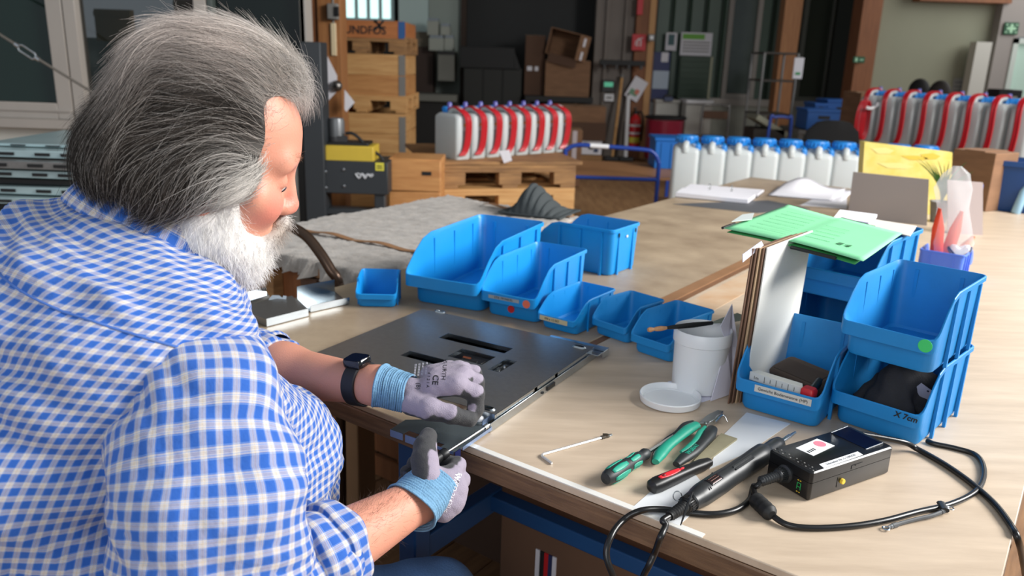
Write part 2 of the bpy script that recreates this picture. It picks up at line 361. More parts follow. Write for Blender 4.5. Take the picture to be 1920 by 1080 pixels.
wallbox('trim_8', xs(1330, YG), xs(1640, YG), YG-.14, YG+.04, ZG-.1, ZG, m_alu)
window('window_5', 1358, 1420, m_alu, m_glass2, y=YG-.03, z0=ZG, ztop=3.9, fw=.07)
window('window_6', 1497, 1558, mat('dim_frame', (120, 122, 114), .5), mat('dim_glass', (66, 72, 64), .15), y=YG-.03, z0=ZG, ztop=3.9, fw=.06)
wallbox('trim_9', xs(1456, 10.6), xs(1488, 10.6), 10.5, 10.7, 0, 4.2, m_beam)
wallbox('trim_10', xs(1598, 10.2), xs(1634, 10.2), 10.1, 10.4, 0, 4.2, m_beam2)
wallbox('wall_dark_bay', xs(1556, 12.2), xs(1640, 12.2), 12.15, 12.25, 0, 4.2, mat('dark_bay', (36, 38, 32), .7))
YR = 10.3
wallbox('wall_right', xs(1630, YR), xs(1866, YR), YR, YR+.12, 0, 4.2, mat('grey_green_plaster', (150, 152, 132), .8, var=.08, vscale=1))
wallbox('trim_11', xs(1700, YR-.1), xs(1868, YR-.1), YR-.2, YR, zs(6, 1800, YR), 3.2, m_beam2)
wallbox('wall_pier', xs(1858, YR-.1), xs(1896, YR-.1), YR-.15, YR+.1, 0, 4.2, mat('light_grey_plaster', (158, 152, 148), .8))
wallbox('wall_lintel', xs(1896, YR-.1), xs(1990, YR-.1), YR-.1, YR+.1, zs(70, 1900, YR), 4.2, mat('light_grey_plaster', (158, 152, 148), .8))
zt = zs(72, 1900, YR-.1)
b = MB(); x0, x1 = xs(1891, YR-.1, 100), xs(1990, YR-.1, 100)
b.box((x0+.03, YR-.12, zt/2), (.06, .1, zt)); b.box(((x0+x1)/2, YR-.12, zt-.03), (x1-x0, .1, .06))
d1 = struct(b.build('door_1', mat('pale_door_frame', (205, 215, 208), .5), smooth=False))
g = MB(); g.box(((x0+x1)/2+.03, YR-.1, zt/2), (x1-x0, .03, zt-.06)); g.build('pane', mat('frosted_door_glass', (176, 200, 188), .3, emit=(150, 175, 162), estr=.3), d1, smooth=False)
g = MB(); g.box((x0+.34, YR-.13, zt/2), (.05, .03, zt-.06)); g.build('door_stile', mat('pale_door_frame', (205, 215, 208), .5), d1, smooth=False)
wallbox('trim_12', xs(1822, YR-.2), xs(1851, YR-.2), YR-.25, YR-.1, 0, zs(80, 1840, YR), mat('white_board_trim', (205, 204, 196), .6))
# ================================================================ background things
def bx(name, label, cat, u0, v0, u1, v1, y, dep, m, group=None, rz=0., floor_=False, zb=None, bevel=.004, flap=True, tape=None):
    cx, cz, w, h = rect(u0, v0, u1, v1, y); z0 = cz-h/2 if zb is None else zb
    if floor_: z0 = 0
    h = cz+h/2-z0
    t = thing(name, label, cat, (cx, y+dep/2, z0), rz, group)
    b = MB(); b.box((0, 0, h/2), (w, dep, h)); b.build('body', m, t, bevel=bevel, seg=1)
    if flap and 'box' in name:
        b = MB(); b.box((0, 0, h+.002), (w*.99, dep*.485, .006)); b.box((0, 0, h+.0045), (.055, dep*.99, .002)); b.build('tape', tape or mat('brown_tape', (150, 118, 88), .35), t)
    return t, w, h
# ---- collar crates and pallets behind the press
def pallet(t, w, dep, m, z=0.):
    for i in (-1, 0, 1): 
        b = MB(); b.box((i*(w/2-.05), 0, z+.011), (.1, dep, .022)); b.build('bottom_board', m, t, bevel=.002, seg=1)
        for j in (-1, 0, 1): b = MB(); b.box((i*(w/2-.0725), j*(dep/2-.05), z+.061), (.145, .1, .078)); b.build('block', m, t, bevel=.003, seg=1)
        b = MB(); b.box((0, i*(dep/2-.0725), z+.111), (w, .145, .022)); b.build('stringer_board', m, t, bevel=.002, seg=1)
    n = max(5, int(dep/.17)); 
    for i in range(n): b = MB(); b.box((0, -dep/2+.06+(dep-.12)*i/(n-1), z+.133), (w, .118, .022)); b.build('deck_board', m, t, bevel=.002, seg=1)
YK = 7.0
x0, x1 = xs(600, YK, 160), xs(757, YK, 160); wK = x1-x0; cK = (x0+x1)/2
def collar(z0, z1, label, m, n=1, logo=False):
    t = thing('pallet_collar_crate', label, 'crate', (cK, YK+.4, z0)); h = z1-z0
    for i in range(n):
        hh = h/n-.004
        b = MB(); b.box((0, -.4, (i+.5)*h/n), (wK, .022, hh)); b.build('front_board', m, t, bevel=.003, seg=1)
        b = MB(); b.box((0, .4, (i+.5)*h/n), (wK, .022, hh)); b.build('back_board', m, t, bevel=.003, seg=1)
        for sx in (-1, 1): b = MB(); b.box((sx*(wK/2-.011), 0, (i+.5)*h/n), (.022, .776, hh)); b.build('side_board', m, t, bevel=.003, seg=1)
    b = MB(); b.box((wK/2+.003, -.385, h/2), (.012, .06, h*.94)); b.box((wK/2-.02, -.413, h/2), (.04, .006, h*.94)); b.build('corner_hinge', mat('blue_hinge', (44, 92, 150), .5) if logo else m_grey, t)
    return t
Zk = [zs(v, 700, YK) for v in (38, 72, 101, 140, 180, 204, 246, 290)]
t = collar(Zk[1], Zk[0], 'topmost wooden crate with a dark printed name and blue corner, on the pallet stack', m_pine_r if False else mat('reddish_pine', (192, 122, 70), .6, col2=(168, 100, 54), vscale=4, stretch=(1, 1, 9)), 1, True)
text('GRUNDFOS', .088, frame((cK-.02, YK-.0125, Zk[1]+.062), (1, 0, 0), (0, 0, 1), (0, -1, 0)), m_ink, t, bold=.002)
b = MB()
for a in (45, -45): b.box((0, 0, 0), (.016, .004, .11), T((wK*.5-.2, -.413, .105), ry=R(a)))
b.box((-.03, 0, .03), (.03, .004, .016), T((wK*.5-.2, -.413, .105))); b.build('printed_mark', m_ink, t)
tp = thing('pallet', 'wooden pallet directly under the crate with the printed name', 'pallet', (cK, YK+.4, Zk[2])); pallet(tp, wK+.04, .82, m_pallet)
collar((Zk[3]+Zk[2])/2-.09, Zk[2], 'pale wooden crate ring just below the upper pallet', m_pine2, 1)
collar(Zk[4], Zk[3]-.002, 'wooden crate ring resting on the lower pallet of the tall stack', m_pine, 1)
tp = thing('pallet', 'wooden pallet in the middle of the tall crate stack by the post', 'pallet', (cK, YK+.4, Zk[5]-.03)); pallet(tp, wK+.06, .84, m_pine2)
collar(0, Zk[5]-.035, 'lowest and tallest wooden crate of the stack, behind the yellow press', m_pine2, 5)
# ---- post fittings
Yp = 5.6
b = MB(); cx, cz, w, h = rect(596, 102, 634, 192, Yp-.03)
P4 = [Y(u, v, Yp-.02) for u, v in ((600, 112), (612, 102), (632, 142), (631, 172), (612, 193), (602, 180))]
b.add([p for p in P4]+[p+np.array([0, .003, 0]) for p in P4], [(5, 4, 3, 2, 1, 0), (6, 7, 8, 9, 10, 11)]+[(i, (i+1) % 6, 6+(i+1) % 6, 6+i) for i in range(6)])
tag(b.build('paper_sheet', m_paper, smooth=False), 'crooked white sheet pinned to the timber post at left', 'paper')
b = MB(); P4 = [Y(u, v, Yp-.09) for u, v in ((646, 168), (665, 192), (649, 210), (646, 205))]
b.add(list(P4)+[p+np.array([0, .003, 0]) for p in P4], [(3, 2, 1, 0), (4, 5, 6, 7)]+[(i, (i+1) % 4, 4+(i+1) % 4, 4+i) for i in range(4)])
tag(b.build('paper_tag', m_paper, smooth=False), 'small folded white paper hanging beside the timber post', 'paper')
t = thing('signal_bell', 'round metal bell fixed on the timber post', 'bell', Y(632, 161, Yp-.02)); b = MB(); b.lathe([(.0, .045), (.02, .043), (.034, .03), (.038, .008), (.036, 0)], 20, T(rx=R(90))); b.build('dome', mat('dull_metal', (130, 126, 122), .35, metal=.9), t); b = MB(); b.lathe([(.009, .05), (.009, .04)], 10, T(rx=R(90))); b.build('nut', m_black, t)
t = thing('switch_box', 'grey switch box on the timber post above the cable duct', 'switch', Y(626, 22, Yp)); b = MB(); b.box((0, -.02, 0), (.07, .06, .1)); b.build('housing', m_grey, t, bevel=.006); b = MB(); b.box((.03, -.05, 0), (.03, .02, .06)); b.build('rocker', m_black, t, bevel=.003)
t = thing('cable_duct', 'cream cable duct strip on the timber post', 'duct', Y(626, 74, Yp)); b = MB(); b.box((0, 0, 0), (.035, .03, .21)); b.build('channel', mat('cream_plastic', (214, 196, 160), .5), t, bevel=.004); b = MB(); b.cyl((0, .0, .105), (0, 0, .3), .007); b.build('cable', m_grey, t)
# ---- press machine
YM = 4.45
t = thing('strapping_machine', 'black machine frame with yellow band and grey motor beside the felt table', 'machine', (0, 0, 0)); m_mach = mat('black_machine_paint', (44, 48, 52), .5, var=.1, vscale=6)
def mbx(nm, u0, v0, u1, v1, y, dep, m, par=t, zb=None, bev=.005):
    cx, cz, w, h = rect(u0, v0, u1, v1, y); z1 = cz+h/2; z0 = cz-h/2 if zb is None else zb
    b = MB(); b.box((cx, y+dep/2, (z0+z1)/2), (w, dep, z1-z0)); return b.build(nm, m, par, bevel=bev, seg=2)
mbx('column', 568, 84, 606, 420, YM-.02, .16, m_mach, zb=0)
mbx('column', 556, 150, 570, 420, YM+.12, .1, mat('very_dark_paint', (18, 19, 20), .5), zb=0)
mbx('yellow_beam', 606, 274, 700, 303, YM+.03, .2, mat('yellow_paint', (206, 176, 58), .5, var=.1, vscale=8))
mbx('upper_rail', 606, 267, 690, 276, YM+.06, .16, mat('very_dark_paint', (18, 19, 20), .5))
mbx('yellow_beam', 600, 240, 612, 268, YM+.2, .05, mat('yellow_paint', (206, 176, 58), .5))
mbx('front_panel', 604, 303, 727, 364, YM, .3, m_mach)
mbx('leg', 702, 352, 722, 420, YM+.02, .08, m_mach, zb=0)
mbx('leg', 604, 352, 614, 420, YM+.02, .08, m_mach, zb=0)
mbx('lower_rail', 604, 392, 722, 404, YM+.02, .1, m_mach)
c = Y(631, 245, YM+.13); b = MB(); b.lathe([(.0, .075), (.04, .07), (.046, .05), (.046, -.03)], 20, T(c)); b.build('motor_cap', mat('grey_motor', (110, 112, 114), .4, metal=.5), t)
b = MB(); b.lathe([(.05, -.03), (.052, -.05), (.05, -.09), (.03, -.1)], 20, T(c)); b.box((.04, -.03, -.05), (.05, .04, .05), T(c)); b.build('motor', mat('dark_motor', (50, 50, 52), .5), t)
b = MB(); b.tube(smooth_path([Y(u, v, YM+.1) for u, v in ((648, 250), (660, 250), (672, 258), (690, 276), (712, 292), (720, 304))]), .009, 8); b.build('cable', m_blackm, t)
for u, v in ((611, 322), (645, 318), (612, 352), (646, 349)): b = MB(); b.lathe([(.0, .008), (.008, .006), (.009, 0)], 10, T(Y(u, v, YM-.001), rx=R(90))); b.build('bolt', mat('dull_steel', (150, 152, 155), .4, metal=1), t)
cx, cz, w, h = rect(704, 305, 720, 320, YM); b = MB(); b.box((cx, YM-.002, cz), (w, .003, h)); lb = b.build('warning_label', mat('yellow_label', (214, 204, 70), .5), t); 
b = MB(); [b.box((cx, YM-.004, cz+dz), (w*.6, .002, .005)) for dz in (-.008, .004)]; b.build('print', m_ink, lb)
c = Y(683, 330, YM-.003); b = MB(); pts = smooth_path([c+np.array([x, 0, z]) for x, z in ((-.05, .012), (-.03, -.012), (-.012, .012), (.004, -.012), (.018, .01), (.036, -.002), (.05, .008))]); b.tube(pts, .005, 6); b.tube(smooth_path([c+np.array([x, 0, z]) for x, z in ((-.04, .014), (0, .004), (.05, .012))]), .004, 6); b.build('emblem', mat('silver_print', (190, 192, 196), .5), t)
# ---- small drawer cabinet
YD = 4.6
cx, cz, w, h = rect(729, 299, 826, 392, YD); zt = cz+h/2
t = thing('wooden_drawer_cabinet', 'low wooden cabinet with two drawers and slot grips', 'cabinet', (cx, YD+.16, 0)); b = MB()
for sx in (-1, 1): b.box((sx*(w/2-.01), .0, zt/2), (.02, .3, zt))
b.box((0, 0, zt-.008), (w-.04, .3, .016)); b.box((0, .14, zt/2), (w-.04, .02, zt-.03)); b.build('carcass', m_pine, t, bevel=.002, seg=1)
for k in range(4):
    z1 = zt-.004-k*.185; d = MB(); d.box((0, -.155, z1-.09), (w-.004, .02, .18)); dr = d.build('drawer', m_pine, t, bevel=.003, seg=1)
    g = MB(); g.box((.07, -.1655, z1-.075), (.055, .005, .022)); g.build('grip_slot', m_black, dr)
# ---- stacked pallets with the small canister row
YPL = 5.0
pc = ((Y(858, 340, YPL)+Y(1022, 330, 5.4))/2); ang = R(15)
PLc = np.array([pc[0]-.08, 5.45]); zcan = .745
for k in range(5):
    t = thing('pallet', ['lowest pallet under the small canisters, hidden by the felt table', 'second pallet from the floor under the small canisters', 'third pallet from the floor under the small canisters, clean pale wood', 'pallet second from the top under the small canisters', 'topmost weathered pallet carrying the small canisters'][k], 'pallet', (PLc[0], PLc[1], k*.1445), ang, 'pallets under the small canisters')
    pallet(t, .86, 1.0, m_pine2 if k in (2, 3) else m_pallet)
b = MB(); b.box((0, 0, 0), (1.0, 1.02, .02)); tb = b.build('plywood_sheet', m_pallet); tb.location = (PLc[0]-.03, PLc[1], .7355); tb.rotation_euler = (0, 0, ang); tag(tb, 'weathered plywood sheet lying on the pallets under the small canisters', 'board')
# ---- canisters
m_can = mat('milky_polyethylene', (200, 206, 206), .45, var=.06, vscale=5, sss=0.05)
m_cap = mat('blue_cap_plastic', (24, 128, 208), .4)
def rr(hx, hy, r, z, n=5):
    out = []
    for cx, cy, a0 in ((hx-r, hy-r, 0), (-hx+r, hy-r, 90), (-hx+r, -hy+r, 180), (hx-r, -hy+r, 270)):
        for i in range(n+1): a = R(a0+90*i/n); out.append((cx+r*math.cos(a), cy+r*math.sin(a), z))
    return out
def canister_wide(name, label, group, w=.155, dep=.23, h=.405, M=None):
    t = thing(name, label, 'canister', M=M, group=group); hx, hy = w/2, dep/2; b = MB(); rn = .058; cy_ = hy*.22; q = h/.30
    cr = lambda r, z: [(r*math.cos(a), r*math.sin(a)+cy_, z) for a in [math.atan2(p[1], p[0]) for p in rr(1, 1, .3, 0)]]
    b.loft([rr(hx*.93, hy*.95, .02, 0), rr(hx, hy, .03, .014), rr(hx, hy, .03, h*.83), rr(hx*.97, hy*.96, .035, h*.875), rr(hx*.88, hy*.84, .04, h*.91), cr(rn*1.1, h*.93), cr(rn, h*.945), cr(rn, h*.99)]); b.build('body', m_can, t)
    b = MB(); b.tube(smooth_path([(-hx*.1, -hy*.9, h*.84), (-hx*.1, -hy*.88, h*.92), (-hx*.05, -hy*.66, h*.955), (hx*.0, -hy*.3, h*.935)]), .022, 12); b.build('handle', m_can, t)
    r = .068; z0 = h*.955; b = MB(); b.lathe([(r*.96, 0), (r*1.04, .005), (r*1.04, .014), (r, .016), (r, .038), (r*.93, .046), (0, .049)], 30, T((0, cy_, z0)))
    for i in range(20): a = 2*PI*i/20; b.box((r*math.cos(a), r*math.sin(a)+cy_, z0+.027), (.009, .009, .02))
    b.build('cap', m_cap, t)
    b = MB(); b.loft([[(hx*.84+.018*k*math.cos(a), -hy*.6+.018*k*math.sin(a), z0+dz) for a in np.linspace(0, 2*PI, 12, endpoint=False)] for k, dz in ((.5, -.046), (1, -.037), (1.05, -.006), (.6, .008), (.2, .012))]); b.build('vent_plug', m_cap, t)
    b = MB(); b.tube(smooth_path([(hx*.84, -hy*.6, z0+.006), (hx*.78, -hy*.2, z0+.016), (hx*.66, hy*.1, z0+.016)], 5), .006, 6); b.tube([(hx*.42+.026*math.cos(a), -hy*.8, z0-.016+.026*math.sin(a)) for a in np.linspace(0, 2*PI, 17)], .0032, 6); b.build('strap', m_cap, t)
    return t
def canister(name, label, group, w=.155, dep=.215, h=.285, cap=1., hose=False, M=None, mark=True):
    t = thing(name, label, 'canister', M=M, group=group)
    hx, hy = w/2, dep/2; b = MB()
    b.loft([rr(hx*.93, hy*.95, .02, 0), rr(hx, hy, .025, .012), rr(hx, hy, .025, h*.83), rr(hx*.97, hy*.97, .03, h*.87), rr(hx*.8, hy*.84, .03, h*.915), rr(hx*.66, hy*.78, .03, h*.925)])
    b.build('body', m_can, t)
    b = MB(); b.tube(smooth_path([(0, -hy*.72, h*.9), (0, -hy*.7, h*.97), (0, -hy*.45, h), (0, -hy*.05, h*.995), (0, hy*.2, h*.92)]), [.019]*33, 10); b.build('handle', m_can, t)
    r = .036*cap; n = 24
    b = MB(); b.lathe([(r*.95, 0), (r*1.05, .004), (r*1.05, .012), (r, .014), (r, .034), (r*.9, .04), (0, .041)], n, T((0, hy*.48, h*.915)))
    for i in range(12): a = 2*PI*i/12; b.box((r*math.cos(a), r*math.sin(a)+hy*.48, h*.915+.024), (.006, .006, .02))
    b.build('cap', m_cap, t)
    b = MB(); b.ball((hx*.55, -hy*.5, h*.93), (.012, .014, .022), 10); b.tube(smooth_path([(hx*.55, -hy*.5, h*.95), (hx*.4, -hy*.1, h*.99), (hx*.2, hy*.3, h*.95)], 5), .004, 6); b.build('vent_plug', m_cap, t)
    if mark:
        b = MB(); b.box((0, -hy-.0005, h*.42), (.028, .002, h*.34)); b.build('label_print', mat('grey_print', (150, 150, 152), .6), t)
        b = MB(); b.prism([(-.012, 0), (.012, 0), (0, .021)], -.001, .001, T((0, -hy-.001, h*.68), rx=R(90))); b.build('hazard_mark', mat('amber_print', (206, 150, 40), .6), t)
    if hose: hose_loop(t, hx, hy, h)
    return t
m_hose = mat('red_hose', (196, 30, 42), .35, coat=.2)
def hose_loop(t, hx, hy, h, x=None):
    r2 = random.Random(round(1000*hx))
    for k in range(4):
        d = k*.011-.016; b = MB(); y0 = -hy-.012-.004*(k % 2)
        b.tube(smooth_path([(hx*.1+d, hy*.3, h*.99), (hx*.05+d, -hy*.2, h*1.05), (d-.01, -hy*.8, h*1.0), (d+.004, y0-.012, h*.85), (d+.008, y0-.012, h*.5), (d-.004, y0-.004, h*.22), (d-.03, y0+.002, h*.09)], 6), .0066, 7); b.build('hose', m_hose, t)
    b = MB(); b.lathe([(.016, 0), (.016, .05), (.011, .06)], 12, T((.0, hy*.28, h*.94))); b.build('hose_fitting', mat('clear_blue_plastic', (90, 90, 170), .3), t)
# small row on the pallets: faces point right/down the row
ca, sa = math.cos(ang), math.sin(ang)
base = canister('canister', 'white canister with blue cap and red hose loop in the row on pallets', 'canisters with red hoses on the pallets', .116, .235, .30, .8, True, T((0, 0, 0)))
p0 = Y(842, 290, 5.0); p1 = Y(1012, 276, 5.55)
dv = unit(np.array([p1[0]-p0[0], p1[1]-p0[1], 0])); rzr = math.atan2(dv[1], dv[0])
for k in range(8):
    p = np.array([p0[0], p0[1]+.06, zcan])+dv*(.128*k+.02)
    M = T((p[0], p[1], zcan), rzr)
    if k == 0:
        bpy.data.objects.remove(base.children[-1]) if False else None
        base.matrix_world = M; ROOT[base.name] = M; base['label'] = 'nearest white canister of the row on pallets, its broad blank side in view'
    else: dup(base, M, ['', 'second', 'third', 'fourth', 'fifth', 'sixth', 'seventh', 'eighth and last'][k]+' canister with red hose loop from the left in the row on pallets')
b = MB(); P4 = [Y(u, v, 4.93) for u, v in ((936, 283), (955, 281), (960, 301), (945, 306))]; b.add(list(P4)+[p+np.array([0, .002, 0]) for p in P4], [(3, 2, 1, 0), (4, 5, 6, 7)]+[(i, (i+1) % 4, 4+(i+1) % 4, 4+i) for i in range(4)])
tag(b.build('paper_tag', m_paper, smooth=False), 'small white paper tag hanging off the top pallet', 'tag')
# front row on the table
ORD = ['first', 'second', 'third', 'fourth', 'fifth', 'sixth', 'seventh', 'eighth', 'ninth', 'tenth']
YF0, YF1 = 4.95, 4.72; zf = .50
pa, pb = Y(1289, 330, YF0), Y(1830, 345, YF1)
fr = canister_wide('canister', '', 'front row of white canisters', .163, .24, .405, T((0, 0, 0)))
dv = unit((pb-pa)*[1, 1, 0]); rzf = math.atan2(dv[1], dv[0]); LF_ = np.linalg.norm((pb-pa)[:2]); stp = LF_/10.6
for k in range(10):
    p = pa+dv*stp*k; M = T((p[0], p[1]+.11, zf), rzf-R(3)); l_ = ORD[k]+' white canister with big blue cap from the left in the front row'
    if k == 0: fr.matrix_world = M; ROOT[fr.name] = M; fr['label'] = 'leftmost white canister of the front row, beside the blue trolley'
    else: dup(fr, M, l_)
p = Y(1813, 340, 4.35); dup(fr, T((p[0], p[1]+.02, zf), rzf-R(24)), 'single white canister standing between green plant and cardboard box')
t = thing('canister_bench', 'long low bench carrying the front row of white canisters', 'table', M=T((pa[0], pa[1], 0), rzf)); b = MB(); b.box((LF_/2, -.02, zf-.02), (LF_+.3, .78, .036)); b.build('bench_top', m_pallet, t, bevel=.003, seg=1)
for x in (-.08, LF_+.08):
    for y in (-.36, .32): b = MB(); b.box((x, y, zf/2-.02), (.05, .05, zf-.04)); b.build('leg', m_blue if False else m_grey, t)
# rear row on a far table
pr0, pr1 = Y(1640, 262, 6.5), Y(1885, 272, 5.55)
zr = .78
b = MB(); q0, q1 = Y(1598, 270, 6.75), Y(2000, 270, 5.3); dv = unit(np.array([q1[0]-q0[0], q1[1]-q0[1], 0])); M = frame((q0[0], q0[1], 0), dv, (-dv[1], dv[0], 0), (0, 0, 1)); Lq = np.linalg.norm((q1-q0)[:2])
t = thing('rear_workbench', 'far workbench carrying the rear canister row', 'table', M=M); b.box((Lq/2, .25, zr-.02), (Lq, .9, .04)); b.build('tabletop', m_pallet, t, bevel=.004, seg=1)
for x in (.08, Lq-.08):
    for y in (-.12, .62): b = MB(); b.box((x, y, zr/2-.02), (.06, .06, zr-.04)); b.build('leg', m_grey, t)
rr_ = canister('canister', 'white canister with red hose bundle in the rear row at right', 'rear row of canisters with red hoses', .15, .20, .42, 1.85, True, T((0, 0, 0)))
dv = unit(np.array([pr1[0]-pr0[0], pr1[1]-pr0[1], 0])); stp = np.linalg.norm((pr1-pr0)[:2])/6
for k in range(8):
    p = pr0+dv*stp*(k+.2); M = T((p[0], p[1]+.15, zr), math.atan2(dv[1], dv[0])-R(0))
    if k == 0: rr_.matrix_world = M; ROOT[rr_.name] = M; rr_['label'] = 'leftmost canister of the rear row, beside the red hose coil'
    else: dup(rr_, M, ORD[k]+' canister from the left in the rear row with red hose bundles')
t, w, h = bx('cardboard_box', 'brown cardboard box at the left end behind the rear canister row', 'box', 1606, 176, 1700, 300, 7.1, .4, m_card, zb=zr)
t = thing('hose_coil', 'red hose coil hanging left of the rear canister row', 'hose', Y(1622, 225, 6.55))
for k in range(4):
    b = MB(); b.tube([(.028*math.cos(a)*(1+.15*k)-.01*k, .01*k-.02, .15*math.sin(a)) for a in np.linspace(0, 2*PI, 29)], .0065, 7); b.build('coil_turn', m_hose, t)
b = MB(); b.tube(smooth_path([(-.03, -.06, .1), (0, -.07, .095), (.04, -.06, .11), (.06, -.06, .14)], 5), .013, 8); b.build('white_nozzle', m_white, t)
# ---- cartons and shelves in the dark bay
def lbl(t, x, z, w, h, y, m=None, nm='sticker'): b = MB(); b.box((x, y, z), (w, .003, h)); return b.build(nm, m or m_paper, t)
bx('storage_cabinet', 'dark brown cupboard far behind the tall crate stack', 'cabinet', 762, 88, 812, 172, 12.05, .4, mat('brown_lacquer', (58, 40, 30), .6), flap=False, floor_=True)
t, w, h = bx('cardboard_box', 'small beige box on top of the dark brown cupboard', 'box', 774, 60, 803, 88, 12.1, .3, mat('beige_card', (120, 112, 96), .8))
for (u0, v0, u1, v1, l) in ((801, 34, 822, 66, 'upper left white tub'), (826, 44, 843, 66, 'upper right white tub'), (804, 66, 832, 95, 'lower left white tub'), (833, 66, 850, 95, 'lower right white tub')):
    t, w, h = bx('plastic_tub', l+' in the far stack beside the cupboard', 'tub', u0, v0+5, u1, v1, 11.8, .25, mat('dull_white_plastic', (156, 160, 150), .6), flap=False)
    b = MB(); b.box((0, 0, h+.018), (w*.9, .22, .036)); b.build('lid', mat('pale_lid', (140, 150, 160), .5), t, bevel=.006)
bx('shelf_unit', 'pale shelf board far behind the small canisters', 'shelf', 762, 177, 856, 190, 11.4, .5, mat('pale_shelf', (112, 112, 104), .6), flap=False)
t, w, h = bx('freezer_cabinet', 'pale upright cabinet behind the small canister row', 'cabinet', 821, 98, 852, 152, 11.7, .4, mat('pale_shelf', (112, 112, 104), .6), flap=False)
b = MB(); b.box((0, -.205, h-.01), (w, .02, .05)); b.build('dark_lid', m_black, t)
t, w, h = bx('lower_cabinet', 'black cupboard below the pale shelf board', 'cabinet', 762, 191, 860, 300, 11.5, .45, mat('blackish_paint', (22, 20, 18), .6), flap=False, floor_=True)
t, w, h = bx('dark_cabinet', 'long dark olive cabinet in the shadowed bay', 'cabinet', 868, 128, 976, 300, 11.6, .6, mat('dark_olive_paint', (26, 27, 23), .6), flap=False, floor_=True)
for i in range(3): b = MB(); b.box((-w/2+w*(i+.5)/3, -.31, h*.5), (w/3-.02, .015, h-.04)); b.build('door', mat('dark_olive_paint', (26, 27, 23), .6), t, bevel=.004)
t, w, h = bx('black_tray', 'black tray with slanted end on the dark olive cabinet', 'tray', 862, 88, 965, 128, 11.55, .5, mat('matt_black', (12, 12, 12), .6), flap=False)
b = MB(); b.prism([(w/2-.01, h*.9), (w/2+.09, 0), (w/2-.01, 0)], -.24, .24, T(rx=R(90))); b.build('sloped_end', mat('matt_black', (12, 12, 12), .6), t)
t, w, h = bx('dark_table', 'dark bench carrying the open cartons in the bay', 'table', 984, 181, 1112, 192, 11.4, .9, mat('blackish_paint', (22, 20, 18), .6), flap=False)
for sx in (-1, 1): b = MB(); z_ = zs(192, 1040, 11.4); b.box((sx*(w/2-.05), 0, -z_/2), (.06, .8, z_)); b.build('leg', m_black, t)
zt_ = zs(181, 1040, 11.4)
t, w, h = bx('cardboard_box', 'dark brown carton at the left of the open cartons', 'box', 984, 67, 1021, 180, 11.6, .4, m_card2, zb=zt_)
lbl(t, -w*.25, h*.45, .07, .06, -.202); lbl(t, w*.1, h*.45, .05, .06, -.202)
t, w, h = bx('cardboard_box', 'big brown carton below the open topped one', 'box', 1022, 114, 1106, 180, 11.45, .5, m_card, zb=zt_)
c = Y(1062, 92, 11.5); t = thing('open_carton', 'open brown carton lying on its side with flap showing two white labels', 'box', M=T((c[0]+.02, 11.65, c[2]+.06), rz=R(-8), ry=R(12)))
w, h = .5, .34; b = MB(); b.box((0, 0, h/2), (w, .4, .012)); b.box((0, 0, -h/2), (w, .4, .012)); b.box((w/2, 0, 0), (.012, .4, h)); b.box((-w/2, 0, 0), (.012, .4, h)); b.box((0, .2, 0), (w, .012, h)); b.build('carton_walls', m_card, t)
b = MB(); b.box((0, 0, 0), (.17, .012, h), T((w/2-.01, -.25, 0), rz=R(35))); f = b.build('flap', m_card, t)
for z in (-.1, .08): b = MB(); b.box((.0, -.008, z), (.035, .004, .11), T((w/2-.01, -.25, 0), rz=R(35))); b.build('sticker', m_paper, f)
b = MB(); b.box((0, -.26, -h/2-.05), (w*.8, .012, .12)); b.build('flap', m_card2, t)
bx('cardboard_box', 'reddish brown flat carton on top of the pair below the dark bench', 'box', 1030, 199, 1136, 229, 10.6, .5, m_card, zb=None)
t, w, h = bx('cardboard_box', 'second flat carton of the pair below the dark bench', 'box', 1036, 229, 1136, 263, 10.6, .5, m_card2)
t, w, h = bx('printed_carton', 'white carton with dark print under the flat cartons', 'box', 1090, 263, 1128, 290, 10.65, .4, m_paper, flap=False)
for i in range(3): lbl(t, -.08+.07*i, h*(.7-.2*i), .06, .05, -.203, m_ink if i % 2 else mat('blue_grey_print', (60, 70, 100), .6), 'print')
t, w, h = bx('timber_support', 'stacked timber bearers under the white printed carton', 'timber', 1086, 291, 1128, 312, 10.65, .45, m_pallet, flap=False, zb=0)
t, w, h = bx('cardboard_box', 'big upright carton with white tape strip standing on the floor', 'box', 1026, 244, 1090, 345, 8.9, .42, m_card, floor_=True)
lbl(t, -w*.3, h*.58, .06, .05, -.212)
b = MB(); b.box((w*.28, -.212, h*.5), (.05, .003, h*.98)); b.build('white_tape', mat('printed_white_tape', (196, 186, 190), .5), t)
